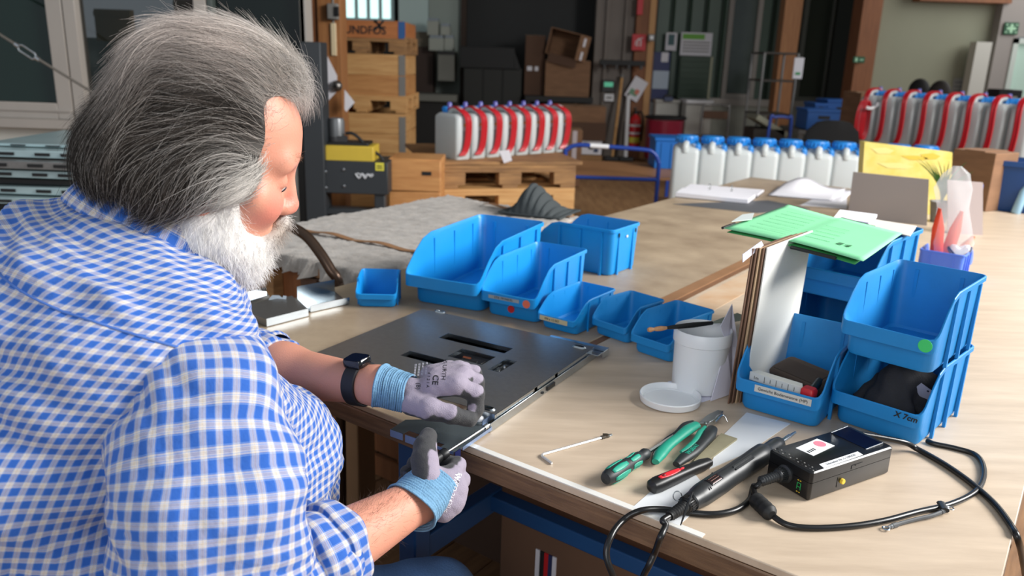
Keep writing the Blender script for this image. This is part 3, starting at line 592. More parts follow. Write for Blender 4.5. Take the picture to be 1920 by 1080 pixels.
# column items
t, w, h = bx('weighing_display', 'dark wall display with green screen on the grey column', 'display', 1129, 150, 1153, 172, 11.8, .06, m_black, flap=False); lbl(t, 0, h*.62, w*.7, h*.4, -.032, mat('green_screen', (90, 190, 150), .3, emit=(80, 170, 135), estr=.4), 'screen')
t, w, h = bx('small_box', 'small white box below the dark wall display', 'box', 1133, 176, 1151, 190, 11.8, .06, m_white, flap=False); lbl(t, 0, h*.5, w*.6, h*.2, -.032, m_grey, 'slot')
t, w, h = bx('wall_rail', 'long black wall rail with tool clips beside the fire sign', 'rail', 1125, 113, 1210, 123, 11.6, .08, m_blackm, flap=False)
for i in range(4): b = MB(); b.box((-w*.4+w*.27*i, -.05, -.02), (.03, .04, .05)); b.build('clip', m_black, t)
for (u0, v0, u1, v1, m, l, nm) in ((1166, 146, 1147, 309, m_pine2, 'wooden broomstick leaning against the grey column', 'broom'), (1178, 180, 1172, 309, m_white, 'white pole leaning next to the wooden broomstick', 'pole')):
    t = thing(nm, l, nm, (0, 0, 0)); a, c = Y(u0, v0, 11.75), Y(u1, v1, 11.45); c[2] = .02; b = MB(); b.cyl(a, c, .022 if nm == 'broom' else .03, n=12); b.build('stick', m, t)
    b = MB(); b.box((c[0], c[1], .03), (.22, .06, .06)); b.build('foot', m_black, t, bevel=.006); b = MB(); b.cyl(a, a+unit(a-c)*.04, .024, n=12); b.build('end_cap', m_grey, t)
c = Y(1193, 167, 11.75); t = thing('notice_sheet', 'tilted white notice with coloured print on the timber post', 'notice', M=T(c, ry=R(28))); b = MB(); b.box((0, 0, 0), (.21, .004, .31)); b.build('sheet', m_paper, t); lbl(t, -.01, -.06, .12, .08, -.003, mat('green_grey_print', (120, 160, 130), .7), 'print'); lbl(t, .03, -.03, .06, .07, -.004, mat('salmon_print', (220, 130, 110), .7), 'print')
def fire_sign(u0, v0, u1, v1, y, l):
    t, w, h = bx('fire_sign', l, 'sign', u0, v0, u1, v1, y, .01, mat('sign_red', (196, 28, 40), .5), flap=False); return t, w, h
t, w, h = fire_sign(1185, 64, 1211, 95, 11.7, 'red square fire extinguisher sign with white symbol on the post')
lbl(t, 0, h*.5, w, .012, -.004, m_white, 'rim') if False else None
b = MB(); b.tube(smooth_path([(-.02, -.009, h*.25), (-.02, -.009, h*.6), (0, -.009, h*.72), (.022, -.009, h*.6), (.022, -.009, h*.25)], 6), .008, 6); b.tube([(-.05, -.009, h*.3), (-.045, -.009, h*.55), (.05, -.009, h*.8)], .006, 6); b.build('symbol', m_white, t)
t, w, h = fire_sign(1195, -6, 1206, 28, 11.7, 'narrow upright red sign high on the timber post'); lbl(t, 0, h*.3, w*.5, h*.2, -.007, m_white, 'symbol') if False else None
t = thing('fire_extinguisher', 'red fire extinguisher hanging at the foot of the timber post', 'extinguisher', Y(1187, 276, 11.7)); b = MB(); b.lathe([(.06, 0), (.083, .012), (.085, .04), (.085, .37), (.07, .42), (.035, .45), (.03, .47)], 24); b.build('cylinder', m_red, t)
b = MB(); b.lathe([(.028, .47), (.028, .5), (.012, .52)], 14); b.box((.0, -.02, .52), (.03, .13, .02)); b.box((0, -.03, .55), (.03, .12, .016), T(rx=R(-12))); b.build('valve', m_black, t)
b = MB(); b.tube(smooth_path([(.02, 0, .49), (.08, -.02, .5), (.115, -.02, .4), (.105, -.02, .2), (.1, -.02, .1)]), .014, 8); b.build('hose', m_blackm, t)
b = MB(); b.lathe([(.0858, .07), (.0858, .15)], 24); b.build('label', mat('yellow_label', (214, 204, 70), .5), t); b = MB(); b.lathe([(.0858, .19), (.0858, .22)], 24); b.lathe([(.0858, .3), (.0858, .33)], 24); b.build('band', m_white, t)
t, w, h = bx('switch_box', 'small grey box on the light edge of the right timber post', 'switch', 1216, 64, 1228, 77, 11.6, .06, m_grey, flap=False); lbl(t, 0, h/2, w*.5, h*.5, -.032, m_white, 'rocker')
# green wall notices
YN = 12.25
t, w, h = bx('poster', 'small white poster with dark picture on the green wall', 'poster', 1248, 61, 1269, 95, YN, .01, m_paper, flap=False); lbl(t, 0, h*.6, w*.55, h*.6, -.008, mat('slate_print', (80, 110, 115), .7), 'picture')
t, w, h = bx('notice_board', 'white notice sheet with green headline on the green wall', 'board', 1276, 61, 1335, 105, YN, .012, m_paper, flap=False); lbl(t, -w*.1, h*.82, w*.7, h*.22, -.008, mat('leaf_green', (120, 185, 80), .7), 'headline')
for i in range(4): lbl(t, 0, h*(.58-.13*i), w*.86, h*.05, -.008, m_grey, 'text_line')
t, w, h = bx('roller_shutter', 'dark green louvred panel below the white notice sheet', 'panel', 1272, 106, 1333, 192, YN-.02, .04, mat('dark_green_paint', (40, 66, 46), .5), flap=False)
for i in range(8): b = MB(); b.box((0, -.025, h*(i+.5)/8), (w*.92, .02, h/8-.02)); b.build('louvre', mat('dark_green_paint', (40, 66, 46), .5), t)
b = MB(); b.box((w*.46, -.03, h*.5), (.03, .02, h)); b.build('chain_strip', mat('pale_strip', (176, 176, 150), .6), t)
t, w, h = bx('blue_display', 'blue and white upright display beside the right timber post', 'display', 1224, 98, 1254, 192, 11.9, .15, mat('navy_blue', (24, 36, 96), .5), flap=False); lbl(t, 0, h*.45, w*.98, h*.36, -.078, mat('pale_blue_panel', (176, 190, 206), .5), 'panel'); lbl(t, w*.15, h*.9, .1, .13, -.078, m_paper, 'sticker')
t, w, h = bx('white_chest', 'long white chest standing along the green wall', 'cabinet', 1226, 193, 1270, 300, 11.6, .6, m_pale, flap=False, floor_=True); b = MB(); b.box((0, -.02, h+.02), (w+.02, .62, .04)); b.build('lid', m_pale, t, bevel=.008)
t, w, h = bx('white_cabinet', 'white cabinet with dark gap line beside the red waste sack', 'cabinet', 1282, 195, 1330, 310, 11.3, .55, m_pale, flap=False, floor_=True); b = MB(); b.box((0, -.02, h+.025), (w+.02, .58, .05)); b.build('lid', m_white, t, bevel=.01); lbl(t, 0, h-.01, w, .015, -.28, m_grey, 'seam')
t, w, h = bx('telephone', 'small dark telephone on the white chest', 'telephone', 1246, 182, 1262, 190, 11.5, .15, mat('slate_plastic', (70, 80, 110), .5), flap=False); b = MB(); b.box((0, 0, h+.015), (w*.9, .05, .03)); b.build('handset', m_black, t, bevel=.008)
c = Y(1246, 305, 11.0); t = thing('waste_sack_stand', 'red waste sack with rim in front of the white chest', 'bin', (c[0], 11.2, 0)); zt2 = zs(222, 1246, 11.0)
rg = lambda r, z, k=.0: [(r*math.cos(a)*(1+k*math.sin(9*a)), r*.8*math.sin(a)*(1+k*math.cos(7*a)), z) for a in np.linspace(0, 2*PI, 40, endpoint=False)]
b = MB(); b.loft([rg(.17, .02), rg(.24, .1, .05), rg(.25, zt2*.6, .04), rg(.26, zt2-.03, .02)]); b.build('sack', mat('crimson_film', (150, 24, 52), .35, var=.2, vscale=9), t)
b = MB(); b.tube(rg(.27, zt2)+rg(.27, zt2)[:1], .02, 8); b.build('rim', m_blackm, t)
# blue platform trolley
YT = 5.6
m_blue = mat('blue_tube_paint', (28, 64, 150), .35)
t = thing('platform_trolley', 'blue tubular trolley with wooden deck behind the felt table', 'trolley', (0, 0, 0)); zd = zs(334, 1140, YT)
h0, h1 = Y(1055, 385, YT), Y(1229, 385, YT); tz = zs(272, 1060, YT); tz2 = zs(283, 1210, YT); dx = h1[0]-h0[0]
b = MB(); b.tube(smooth_path([(h0[0], YT, .1), (h0[0], YT, tz-.09), (h0[0]+.012, YT, tz-.03), (h0[0]+.07, YT, tz), (h0[0]+.18, YT, tz+.002), (h1[0]-.14, YT, tz-.012), (h1[0]-.05, YT, tz-.03), (h1[0]-.008, YT, tz-.09), (h1[0], YT, tz-.17), (h1[0], YT, .1)], 7), .015, 12); b.build('push_handle', m_blue, t)
b = MB(); b.tube([(h0[0], YT, zd), (h1[0], YT, zd)], .014, 10); b.build('cross_tube', m_blue, t)
b = MB(); b.cyl((h0[0]+.17, YT, tz+.002), (h0[0]+.3, YT, tz-.002), .0165, n=12); b.build('white_tape', m_white, t)
yb = YT+.85
b = MB(); b.box(((h0[0]+h1[0])/2+.12, (YT+yb)/2, zd+.005), (dx+.2, .85, .018)); b.build('deck', mat('phenolic_deck', (170, 122, 82), .5, var=.12, vscale=4), t)
for xx in (h0[0]+.0, h1[0]+.24): b = MB(); b.box((xx, (YT+yb)/2, zd-.01), (.03, .86, .03)); b.build('side_rail', m_blue, t)
b = MB(); b.box(((h0[0]+h1[0])/2+.12, yb, zd-.01), (dx+.24, .03, .04)); b.build('end_rail', m_blue, t)
for xx in (h0[0]+.02, h1[0]+.22):
    for yy in (YT+.06, yb-.06):
        b = MB(); b.cyl((xx-.015, yy, .06), (xx+.015, yy, .06), .06, n=18); w_ = b.build('castor', m_blackm, t); b = MB(); b.box((xx, yy, (zd+.1)/2), (.025, .03, zd-.1)); b.build('upright', m_blue, t)
t, w, h = bx('blue_crate', 'blue plastic crate standing on the trolley deck', 'crate', 1228, 262, 1290, 322, 6.1, .3, mat('crate_blue', (14, 104, 186), .45), flap=False, zb=zd+.014)
b = MB(); b.box((0, 0, h), (w+.02, .32, .025)); b.build('rim', mat('crate_blue', (14, 104, 186), .45), t, bevel=.004); [lbl(t, x*w, h*.45, .015, h*.85, -.155, mat('crate_blue', (14, 104, 186), .45), 'rib') for x in (-.3, .0, .3)]
# things in front of the far windows
t = thing('wire_rack', 'tall metal wire rack trolley by the far windows', 'rack', (xs(1462, 9.4), 9.6, 0)); z2 = zs(100, 1462, 9.4); b = MB(); m_dsteel = mat('dim_steel', (120, 118, 116), .35, metal=.8)
for x in (-.19, .19):
    for y in (-.25, .25): b = MB(); b.cyl((x, y, 0), (x, y, z2), .014, n=10); b.build('upright', m_dsteel, t)
for z in (z2, z2*.8, z2*.55, z2*.3):
    b = MB(); b.box((0, 0, z), (.4, .52, .02)); b.build('shelf', mat('dark_shelf', (50, 44, 38), .6), t)
t, w, h = bx('notice_sheet', 'white sheets hanging at the right side of the wire rack', 'notice', 1488, 108, 1506, 148, 9.3, .01, m_paper, flap=False); lbl(t, 0, h*.25, w*.5, h*.12, -.008, m_green_ink, 'print')
c = Y(1440, 225, 9.0); t = thing('covered_machine', 'pale sloping machine table beneath the wire rack', 'machine', (c[0], 9.1, 0)); b = MB(); b.box((0, 0, .35), (.34, .4, .7)); b.build('base', mat('dark_shelf', (50, 44, 38), .6), t); b = MB(); b.box((0.03, 0, .82), (.42, .4, .06), T(ry=R(28), loc=(-.38, 0, .02))); b.build('sloped_top', mat('dull_cream', (150, 150, 132), .6), t, bevel=.008)
t = thing('tube_trolley', 'blue tubular trolley handle beyond the front canisters', 'trolley', (xs(1485, 7.5), 7.6, 0)); z2 = zs(222, 1485, 7.5); b = MB(); b.tube(smooth_path([(-.1, 0, .1), (-.1, 0, z2-.06), (-.06, 0, z2), (.06, 0, z2), (.1, 0, z2-.06), (.1, 0, .1)], 6), .014, 10); b.build('handle', m_blue, t); b = MB(); b.box((0, .3, .2), (.3, .6, .03)); b.build('deck', m_grey, t); b = MB(); [b.cyl((x-.01, y, .05), (x+.01, y, .05), .05, n=14) for x in (-.1, .1) for y in (.05, .55)]; b.build('wheels', m_blackm, t)
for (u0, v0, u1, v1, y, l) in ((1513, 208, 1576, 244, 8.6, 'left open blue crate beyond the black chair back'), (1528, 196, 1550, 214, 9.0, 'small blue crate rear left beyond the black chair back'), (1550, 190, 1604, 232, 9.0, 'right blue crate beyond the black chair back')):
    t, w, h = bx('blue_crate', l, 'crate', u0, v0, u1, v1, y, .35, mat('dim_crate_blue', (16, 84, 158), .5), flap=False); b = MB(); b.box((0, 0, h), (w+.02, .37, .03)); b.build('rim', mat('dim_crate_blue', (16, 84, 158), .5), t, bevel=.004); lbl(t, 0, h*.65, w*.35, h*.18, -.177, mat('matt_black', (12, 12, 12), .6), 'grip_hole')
t = thing('crate_bench', 'low bench under the blue crates by the far windows', 'table', (xs(1558, 9), 9.05, 0)); z2 = zs(246, 1558, 8.6); b = MB(); b.box((0, -.1, z2-.02), (.75, .66, .04)); b.build('tabletop', m_grey, t); [MB().box((x, y, z2/2-.02), (.05, .05, z2-.04)).build('leg', m_grey, t) for x in (-.34, .34) for y in (-.38, .18)]
# swivel chair back
c = Y(1562, 246, 6.2); t = thing('office_chair', 'black upholstered chair back behind the front canisters', 'chair', (c[0], 6.2, 0)); b = MB(); zt3 = zs(226, 1562, 6.2)
b.loft([[(x*w_, y*.04-.01*math.cos(x*3), z) for x, y in [(math.cos(a), math.sin(a)) for a in np.linspace(0, 2*PI, 24, endpoint=False)]] for w_, z in ((.16, zt3-.5), (.22, zt3-.42), (.235, zt3-.25), (.2, zt3-.08), (.13, zt3-.015), (.07, zt3))]); b.build('backrest', mat('black_fabric', (16, 16, 17), .9), t)
b = MB(); b.loft([rr(.2, .2, .05, .46), rr(.23, .23, .06, .48), rr(.23, .23, .06, .53), rr(.2, .2, .05, .55)], M=T((0, .25, 0))); b.build('seat', mat('black_fabric', (16, 16, 17), .9), t)
b = MB(); b.cyl((0, .25, .06), (0, .25, .47), .03); [b.tube([(0, .25, .1), (.3*math.cos(a), .25+.3*math.sin(a), .05)], .018, 8) for a in np.linspace(0, 2*PI, 5, endpoint=False)]; b.box((0, .02, .6), (.05, .03, .5)); b.build('base', m_black, t)
# chair frame by the white cabinet
t = thing('chair_frame', 'grey tubular chair by the white cabinet at the far wall', 'chair', (xs(1352, 10.5), 10.5, 0)); z2 = zs(198, 1352, 10.5); b = MB(); b.tube(smooth_path([(-.17, 0, 0), (-.17, 0, z2-.08), (-.12, 0, z2), (.12, 0, z2), (.17, 0, z2-.08), (.17, 0, 0)], 6), .016, 10); b.build('back_frame', m_dsteel, t); b = MB(); b.box((0, 0, z2-.12), (.32, .03, .1)); b.build('backrest', m_card2, t, bevel=.01); b = MB(); b.box((0, .2, .44), (.38, .4, .03)); b.build('seat', m_card2, t, bevel=.01); b = MB(); b.cyl((-.17, .38, 0), (-.17, .38, .44), .014); b.cyl((.17, .38, 0), (.17, .38, .44), .014); b.build('front_legs', m_dsteel, t)
# exit signs
def exit_sign(l, u0, v0, u1, v1, y, kind):
    t, w, h = bx('rescue_sign', l, 'sign', u0, v0, u1, v1, y, .02, mat('rescue_green', (20, 84, 54), .5), flap=False); mw = mat('pale_green_white', (170, 215, 180), .5)
    b = MB()
    if kind: 
        b.box((0, -.012, h/2), (w*.2, .003, h*.72)); b.box((0, -.0122, h/2), (w*.62, .003, h*.22))
        for sx in (-1, 1):
            for sz in (.2, .8): b.box((sx*w*.34, -.012, h*sz), (w*.16, .003, h*.1)) 
    else: b.box((-w*.25, -.012, h*.5), (w*.2, .003, h*.6)); b.box((w*.2, -.012, h*.5), (w*.3, .003, h*.2))
    b.build('symbol', mw, t)
exit_sign('green rescue sign with white cross on the pale pier at right', 1883, 42, 1910, 65, YR-.18, True)
exit_sign('small green rescue sign on the timber post by the pale wall', 1600, 106, 1622, 118, 10.05, False)
t, w, h = bx('notice_sheet', 'faint grey notices on the pale right wall', 'notice', 1786, 147, 1812, 178, YR-.01, .008, mat('greyish_paper', (150, 152, 150), .8), flap=False); [lbl(t, 0, h*z, w*.8, .02, -.006, mat('greyish_print', (120, 122, 124), .8), 'text_line') for z in (.25, .5, .75)]
# ================================================================ the work table and what stands on it
m_ply = mat('plywood_top', (205, 185, 162), .42, col2=(184, 164, 142), vscale=5, stretch=(1, 7, 1, -A_), bump=.05, bscale=90)
m_ply2 = mat('worn_plywood_top', (184, 164, 138), .42, col2=(150, 130, 108), vscale=6, bump=.06, bscale=60)
m_edge = mat('dark_edge_wood', (128, 98, 72), .55, col2=(92, 68, 50), vscale=6, stretch=(2, 2, 26), bump=.15)
m_film = mat('clear_film_white', (226, 224, 218), .25, coat=.3)
m_bluef = mat('blue_frame_paint', (28, 76, 128), .5, var=.15, vscale=5)
def sbox(b, s0, s1, t0, t1, z0, z1, mi=None):
    M = frame((0, 0, 0), (*AV, 0), (*BV, 0), (0, 0, 1)); b.box(((s0+s1)/2, (t0+t1)/2, (z0+z1)/2), (s1-s0, t1-t0, z1-z0), M, mi)
tbl = thing('work_table', 'long wooden work table with worn plywood top and blue steel frame', 'table', (0, 0, 0))
TF = .888
b = MB(); sbox(b, -1.565, -.835, TF, 4.35, TZ-.012, TZ); b.build('top_board', m_ply2, tbl, bevel=.0015, seg=1)
b = MB(); sbox(b, -.815, -.005, TF, 4.35, TZ-.012, TZ); b.build('top_board', m_ply, tbl, bevel=.0015, seg=1)
b = MB(); sbox(b, -.833, -.817, TF, 4.35, TZ-.012, TZ-.001); b.build('joint_strip', mat('brown_joint', (132, 94, 66), .6, var=.3, vscale=10), tbl)
b = MB(); sbox(b, -.868, -.834, 1.75, 4.34, TZ-.002, TZ+.0015); b.build('edge_tape', mat('brown_parcel_tape', (158, 118, 86), .35, var=.15, vscale=12), tbl)
b = MB(); sbox(b, -.80, -.72, 1.75, 4.34, TZ-.002, TZ+.0008); b.build('worn_strip', mat('orange_worn_wood', (196, 158, 122), .5, col2=(206, 184, 158), vscale=14, stretch=(1, 1, 1)), tbl)
b = MB(); sbox(b, -1.565, -.005, TF-.002, TF+.03, TZ-.045, TZ-.0125); b.build('front_edge', m_edge, tbl, bevel=.002, seg=1)
b = MB(); sbox(b, -.035, -.004, TF+.03, 4.35, TZ-.045, TZ-.0125); b.build('side_edge', m_edge, tbl, bevel=.002, seg=1)
b = MB(); sbox(b, -1.566, -1.535, TF+.03, 4.35, TZ-.045, TZ-.0125); b.build('side_edge', m_edge, tbl, bevel=.002, seg=1)
b = MB(); sbox(b, -.76, -.33, TF+.001, TF+.012, TZ-.001, TZ+.0008); b.build('film_border', m_film, tbl)
b = MB(); sbox(b, -1.5, -.03, TF+.05, 4.3, TZ-.05, TZ-.046); b.build('underside', m_edge, tbl)
for s_ in (-.93, -.06): 
    for t_ in (.98, 4.2): b = MB(); sbox(b, s_-.022, s_+.022, t_-.022, t_+.022, 0, TZ-.05); b.build('leg', m_bluef, tbl, bevel=.004)
b = MB(); sbox(b, -.95, -.915, 1.0, 1.24, .42, .47); b.build('side_rail', m_bluef, tbl, bevel=.003)
b = MB(); sbox(b, -.93, -.06, 1.20, 1.235, .43, .465); b.build('cross_rail', m_bluef, tbl, bevel=.003)
b = MB(); sbox(b, -1.52, -1.48, 1.02, 1.06, 0, TZ-.05); b.build('leg', m_grey, tbl, bevel=.004)
b = MB(); sbox(b, -1.52, -1.48, 4.1, 4.14, 0, TZ-.05); b.build('leg', m_grey, tbl, bevel=.004)
def sthing(name, label, cat, s, t, z, rz=0., group=None): p = ST(s, t, z); return thing(name, label, cat, p, A_+rz, group)
t = sthing('cardboard_box', 'big brown carton with printed stripe label under the work table', 'box', -.655, 1.515, 0)
m_bc = mat('dim_cardboard', (112, 82, 62), .85, var=.15, vscale=5)
b = MB(); b.box((0, 0, .3), (.62, .42, .6)); b.build('body', m_bc, t, bevel=.004)
b = MB(); b.box((0, 0, .602), (.61, .2, .005)); b.build('flap', m_bc, t)
for x, m in ((-.075, m_paper), (-.05, m_ink), (-.028, m_red), (-.006, mat('navy_print', (40, 50, 92), .6)), (.014, m_paper)): b = MB(); b.box((x*.5-.165, -.2115, .235), (.0108, .003, .14)); b.build('label_stripe', m, t)
t = sthing('cardboard_box', 'dark carton deep under the left end of the work table', 'box', -1.25, 1.75, 0); b = MB(); b.box((0, 0, .22), (.46, .4, .44)); b.build('body', m_card2, t, bevel=.004); b = MB(); b.box((0, 0, .442), (.45, .19, .005)); b.build('flap', m_card2, t)
t = sthing('wooden_crate', 'low slatted wooden crate on the floor under the table end', 'crate', -1.80, 1.80, 0); 
for k in range(3):
    for sy in (-1, 1): b = MB(); b.box((0, sy*.13, .05+k*.09), (.34, .014, .07)); b.build('slat', m_beam2, t)
for sx in (-1, 1):
    for sy in (-1, 1): b = MB(); b.box((sx*.15, sy*.115, .13), (.03, .02, .26)); b.build('corner_post', m_beam2, t)
# ---------------- felt covered table
FZ = TZ+.012
ft = thing('felt_table', 'low bench covered with grey felt blanket and brown tape strips', 'table', (0, 0, 0)); m_felt = mat('grey_felt', (176, 168, 160), .95, col2=(142, 134, 126), vscale=22, bump=.6, bscale=120, sheen=.2)
S0, S1, T0, T1 = -2.27, -1.575, 1.44, 2.62; nu, nv = 60, 90; r3 = np.random.default_rng(4); jit = r3.normal(0, 1, (nu, nv))
def fz(i, j):
    s = S0+(S1-S0)*i/(nu-1); t_ = T0+(T1-T0)*j/(nv-1); p = ST(s, t_, FZ)
    e = min(i, nu-1-i, j, nv-1-j); p[2] += .0022*jit[i, j]+.004*math.sin(s*9+t_*5)*math.sin(t_*7)
    if e == 0: q = .014*math.sin(i*.9+j*1.3)+.008*jit[i, j]; p[:2] += (BV if j in (0, nv-1) else AV)*q; p[2] -= .045
    if e == 1: p[2] -= .004
    return p
b = MB(); b.grid(fz, nu, nv); b.build('felt_cover', m_felt, ft, angle=180)
for s0, s1, t0, t1 in ((-2.25, -1.58, 1.70, 1.725), (-2.0, -1.58, 2.52, 2.545)):
    b = MB(); M = frame((0, 0, 0), (*AV, 0), (*BV, 0), (0, 0, 1)); b.grid(lambda i, j: (s0+(s1-s0)*i/29, t0+(t1-t0)*j/3+.05*(i/29-.5)*(1 if t0 < 2 else .3), FZ+.0075+.004*math.sin(i*.7)), 30, 4, M); b.build('tape_strip', mat('brown_parcel_tape', (158, 118, 86), .35), ft, solid=.002)
b = MB(); sbox(b, S0+.02, S1-.01, T0+.02, T1-.02, FZ-.05, FZ-.012); b.build('bench_top', mat('raw_board', (150, 112, 78), .7, var=.2, vscale=6), ft, bevel=.003, seg=1)
for s_ in (S0+.05, S1-.08):
    for t_ in (T0+.06, T1-.08): b = MB(); sbox(b, s_-.035, s_+.035, t_-.035, t_+.035, 0, FZ-.05); b.build('leg', mat('raw_board', (150, 112, 78), .7, var=.2, vscale=6), ft, bevel=.004)
b = MB(); sbox(b, S0+.05, S1-.05, T0+.05, T0+.09, FZ-.16, FZ-.052); b.build('apron', m_beam2, ft)
for s_, w_ in ((-1.99, .05), (-1.80, .07), (-1.64, .09)): b = MB(); sbox(b, s_-w_/2, s_+w_/2, T0+.01, T0+.05, FZ-.15, FZ-.052); b.build('wedge_block', m_card2 if w_ > .06 else m_pallet, ft, bevel=.003)
# ribbed rubber mat heap on its far corner
c = Z(1012, 398, FZ); t = thing('rubber_mat', 'dark ribbed rubber mat slumped over the far felt corner', 'mat', (c[0], c[1]-.02, FZ+.004), R(-25))
b = MB(); n1, n2 = 40, 24
def rm(i, j):
    x = -.13+.26*i/(n1-1); y = -.11+.22*j/(n2-1); c_ = math.cos(min(PI/2, abs(y)/.10*PI/2))**.6; h = (.105*math.exp(-((x+.035)/(.045 if x < -.035 else .085))**2))*c_
    return (x, y, max(.004, h+.0035*(1 if (i//2+0*j) % 2 else -1)))
b.grid(rm, n1, n2); b.build('ribbed_sheet', mat('dark_grey_rubber', (56, 62, 64), .8), t, angle=30, solid=.006); b = MB(); b.box((0, 0, .002), (.25, .21, .004)); b.build('flat_base', m_blackm, t)
# bent tube arch
t = thing('bent_steel_tube', 'dark brown bent steel tube arching up beside the felt bench', 'tube', (0, 0, 0)); yq = 2.055
P = [Y(430, 440, yq+.15), Y(480, 421, yq+.12), Y(535, 423, yq+.08), Y(572, 441, yq+.05), Y(600, 474, yq+.02), Y(620, 506, yq), Y(634, 530, yq-.005)]
P = [np.array([P[0][0]-.1, P[0][1]+.05, .05]), np.array([P[0][0]-.05, P[0][1]+.02, P[0][2]-.1])]+P; e = P[-1]; P += [e+np.array([.0, 0, -.09]), np.array([e[0]-.01, e[1], .05])]
b = MB(); b.tube(smooth_path(P, 9), .0145, 14); b.build('tube', mat('brown_lacquered_steel', (84, 66, 54), .3, metal=.7, var=.2, vscale=9), t)
for q in (P[0], P[-1]): b = MB(); b.cyl((q[0], q[1], 0), (q[0], q[1], .06), .02); b.build('rubber_foot', m_blackm, t)
# ---------------- storage bins
m_bin = mat('bin_blue', (16, 142, 216), .42, var=.06, vscale=12)
m_bind = mat('bin_blue_scuffed', (20, 134, 204), .5, var=.12, vscale=14)
m_lblw = mat('label_paper', (206, 204, 198), .6)
def ring(hx, y0, y1, r, n=4, k=10):
    cs = [(hx-r, y1-r, 0), (-hx+r, y1-r, 90), (-hx+r, y0+r, 180), (hx-r, y0+r, 270)]; pts = []
    for q, (cx, cy, a0) in enumerate(cs):
        for i in range(n+1): a = R(a0+90*i/n); pts.append((cx+r*math.cos(a), cy+r*math.sin(a)))
        nx = cs[(q+1) % 4]; a1 = R(nx[2]); e = (nx[0]+r*math.cos(a1), nx[1]+r*math.sin(a1)); s_ = pts[-1]
        for i in range(1, k): pts.append((s_[0]+(e[0]-s_[0])*i/k, s_[1]+(e[1]-s_[1])*i/k))
    return np.array(pts)
def bin_mesh(W, L, H, k=.23, h2=.32, ht=.5, th=.0022, closed=False):
    hb = W*.455; r = W*.10; y0 = .10*L; yl = .012*L
    body = lambda f: ring(hb+(W*.478-hb)*f, y0-.02*L*f, L*(.972+.02*f), r)
    band = ring(W/2, 0 if not closed else y0-.01, L, r*.9); prof = lambda y: H
    if not closed:
        def prof(y):
            if y <= yl: return ht*H
            t = (y-yl)/(k*L-yl); 
            if t >= 1.25: return H
            lo_ = ht*H+(H-ht*H)*t; e = .22; 
            return float(smin(np.array([lo_]), np.array([H]), e*H)[0]) if t > .3 else lo_
    hz = np.array([prof(y) for _, y in band]); w = np.clip((hz-ht*H)/(H-ht*H), 0, 1)
    bh = (.18 if not closed else .06)*H*(1-w)+.065*H*w; zb = hz-bh
    def lv(fn, z, sc=1., inset=0.):
        out = []
        for j in range(len(band)):
            zz = z[j] if hasattr(z, '__len__') else z; p = fn(zz/H)[j] if callable(fn) else fn[j]
            c = np.array([0, L*.53]); d = p-c; q = p-np.array([np.sign(d[0])*min(inset, abs(d[0])), np.sign(d[1])*min(inset, abs(d[1]))])
            out.append((q[0], q[1], zz))
        return out
    B0 = body(0); rings = [lv(body, .0, inset=.006), lv(body, .002, inset=.002), lv(body, .008), lv(body, zb-.001), lv(band, zb), lv(band, hz-.0015), lv(band, hz, inset=.0012), lv(band, hz, inset=th*1.3), lv(body, zb, inset=th), lv(body, .008, inset=th), lv(body, .0035, inset=th+.004)]
    b = MB(); b.loft(rings); side = []
    for fy in (.34, .6, .86):                     # moulded ribs outside and inside
        for sx in (-1, 1):
            y = L*fy; b.box((sx*(W*.484), y, (H*.92)/2), (W*.034, W*.042, H*.92)); b.box((sx*(W*.462), y, H*.48), (W*.022, W*.018, H*.82))
    for fx in (-.25, .25): b.box((fx*W, L*.985, H*.45), (W*.04, L*.024, H*.9))
    return b
def make_bin(label, x, y, th, W, L, H, z=TZ, m=None, group=None, name='storage_bin', k=.23, M=None, **kw):
    t = thing(name, label, 'bin', (x, y, z), th, group, M=M); bin_mesh(W, L, H, k=k, **kw).build('bin_body', m or m_bin, t, angle=32); return t
def front_lab(t, W, L, H, x, w, h, m=m_lblw, fz=.41, nm='label', th=.0008):
    b = MB(); b.box((x, -.0006, fz*H), (w, th, h)); return b.build(nm, m, t)
def front_dot(t, H, x, r, m, fz=.41): b = MB(); b.lathe([(r, 0), (r, .0008)], 22, T((x, -.0002, fz*H), rx=R(90))); return b.build('round_sticker', m, t)
def ftext(t, s, x, z, size, m=m_ink, y=-.0013, **kw): return text(s, size, frame((x, y, z), (1, 0, 0), (0, 0, 1), (0, -1, 0)), m, t, world=False, **kw)
WA, LA, HA = .205, .42, .161
make_bin('largest blue open bin behind the steel chassis', -.174, 1.835, -.412, WA, LA, HA)
b2 = make_bin('second largest blue bin, with an orange dot on its lip', -.0115, 1.772, -.50, .150, .29, .131)
front_lab(b2, .15, .29, .131, -.008, .082, .008, m=mat('faded_label', (150, 160, 168), .6), fz=.42); front_dot(b2, .131, .052, .0095, mat('orange_dot', (226, 110, 84), .6), .40)
ftext(b2, 'STK-WINKEL', -.008, .42*.131, .0075, spacing=1.2)
b = MB(); b.lathe([(.009, 0), (.009, .0008)], 18, T((-.002, .0265, .024), rx=R(90))); b.build('round_sticker', m_red, b2)
b3 = make_bin('small blue bin with a long yellowed label, right of the orange dot bin', .099, 1.701, -.627, .103, .185, .076, k=.26)
front_lab(b3, .1, .18, .076, -.004, .074, .0105, m=mat('yellowed_label', (196, 186, 152), .6), fz=.40); ftext(b3, 'M4 x 12 ISO', -.008, .4*.076, .0075)
make_bin('small darker blue bin, second from the white pot', .214, 1.667, -.80, .101, .14, .080, k=.26, m=m_bind)
make_bin('small darker blue bin directly behind the white pot', .287, 1.558, -.79, .102, .166, .087, k=.26, m=m_bind)
make_bin('tiny blue bin standing alone at the left of the table', -.328, 1.839, .029, .100, .105, .073, k=.5)
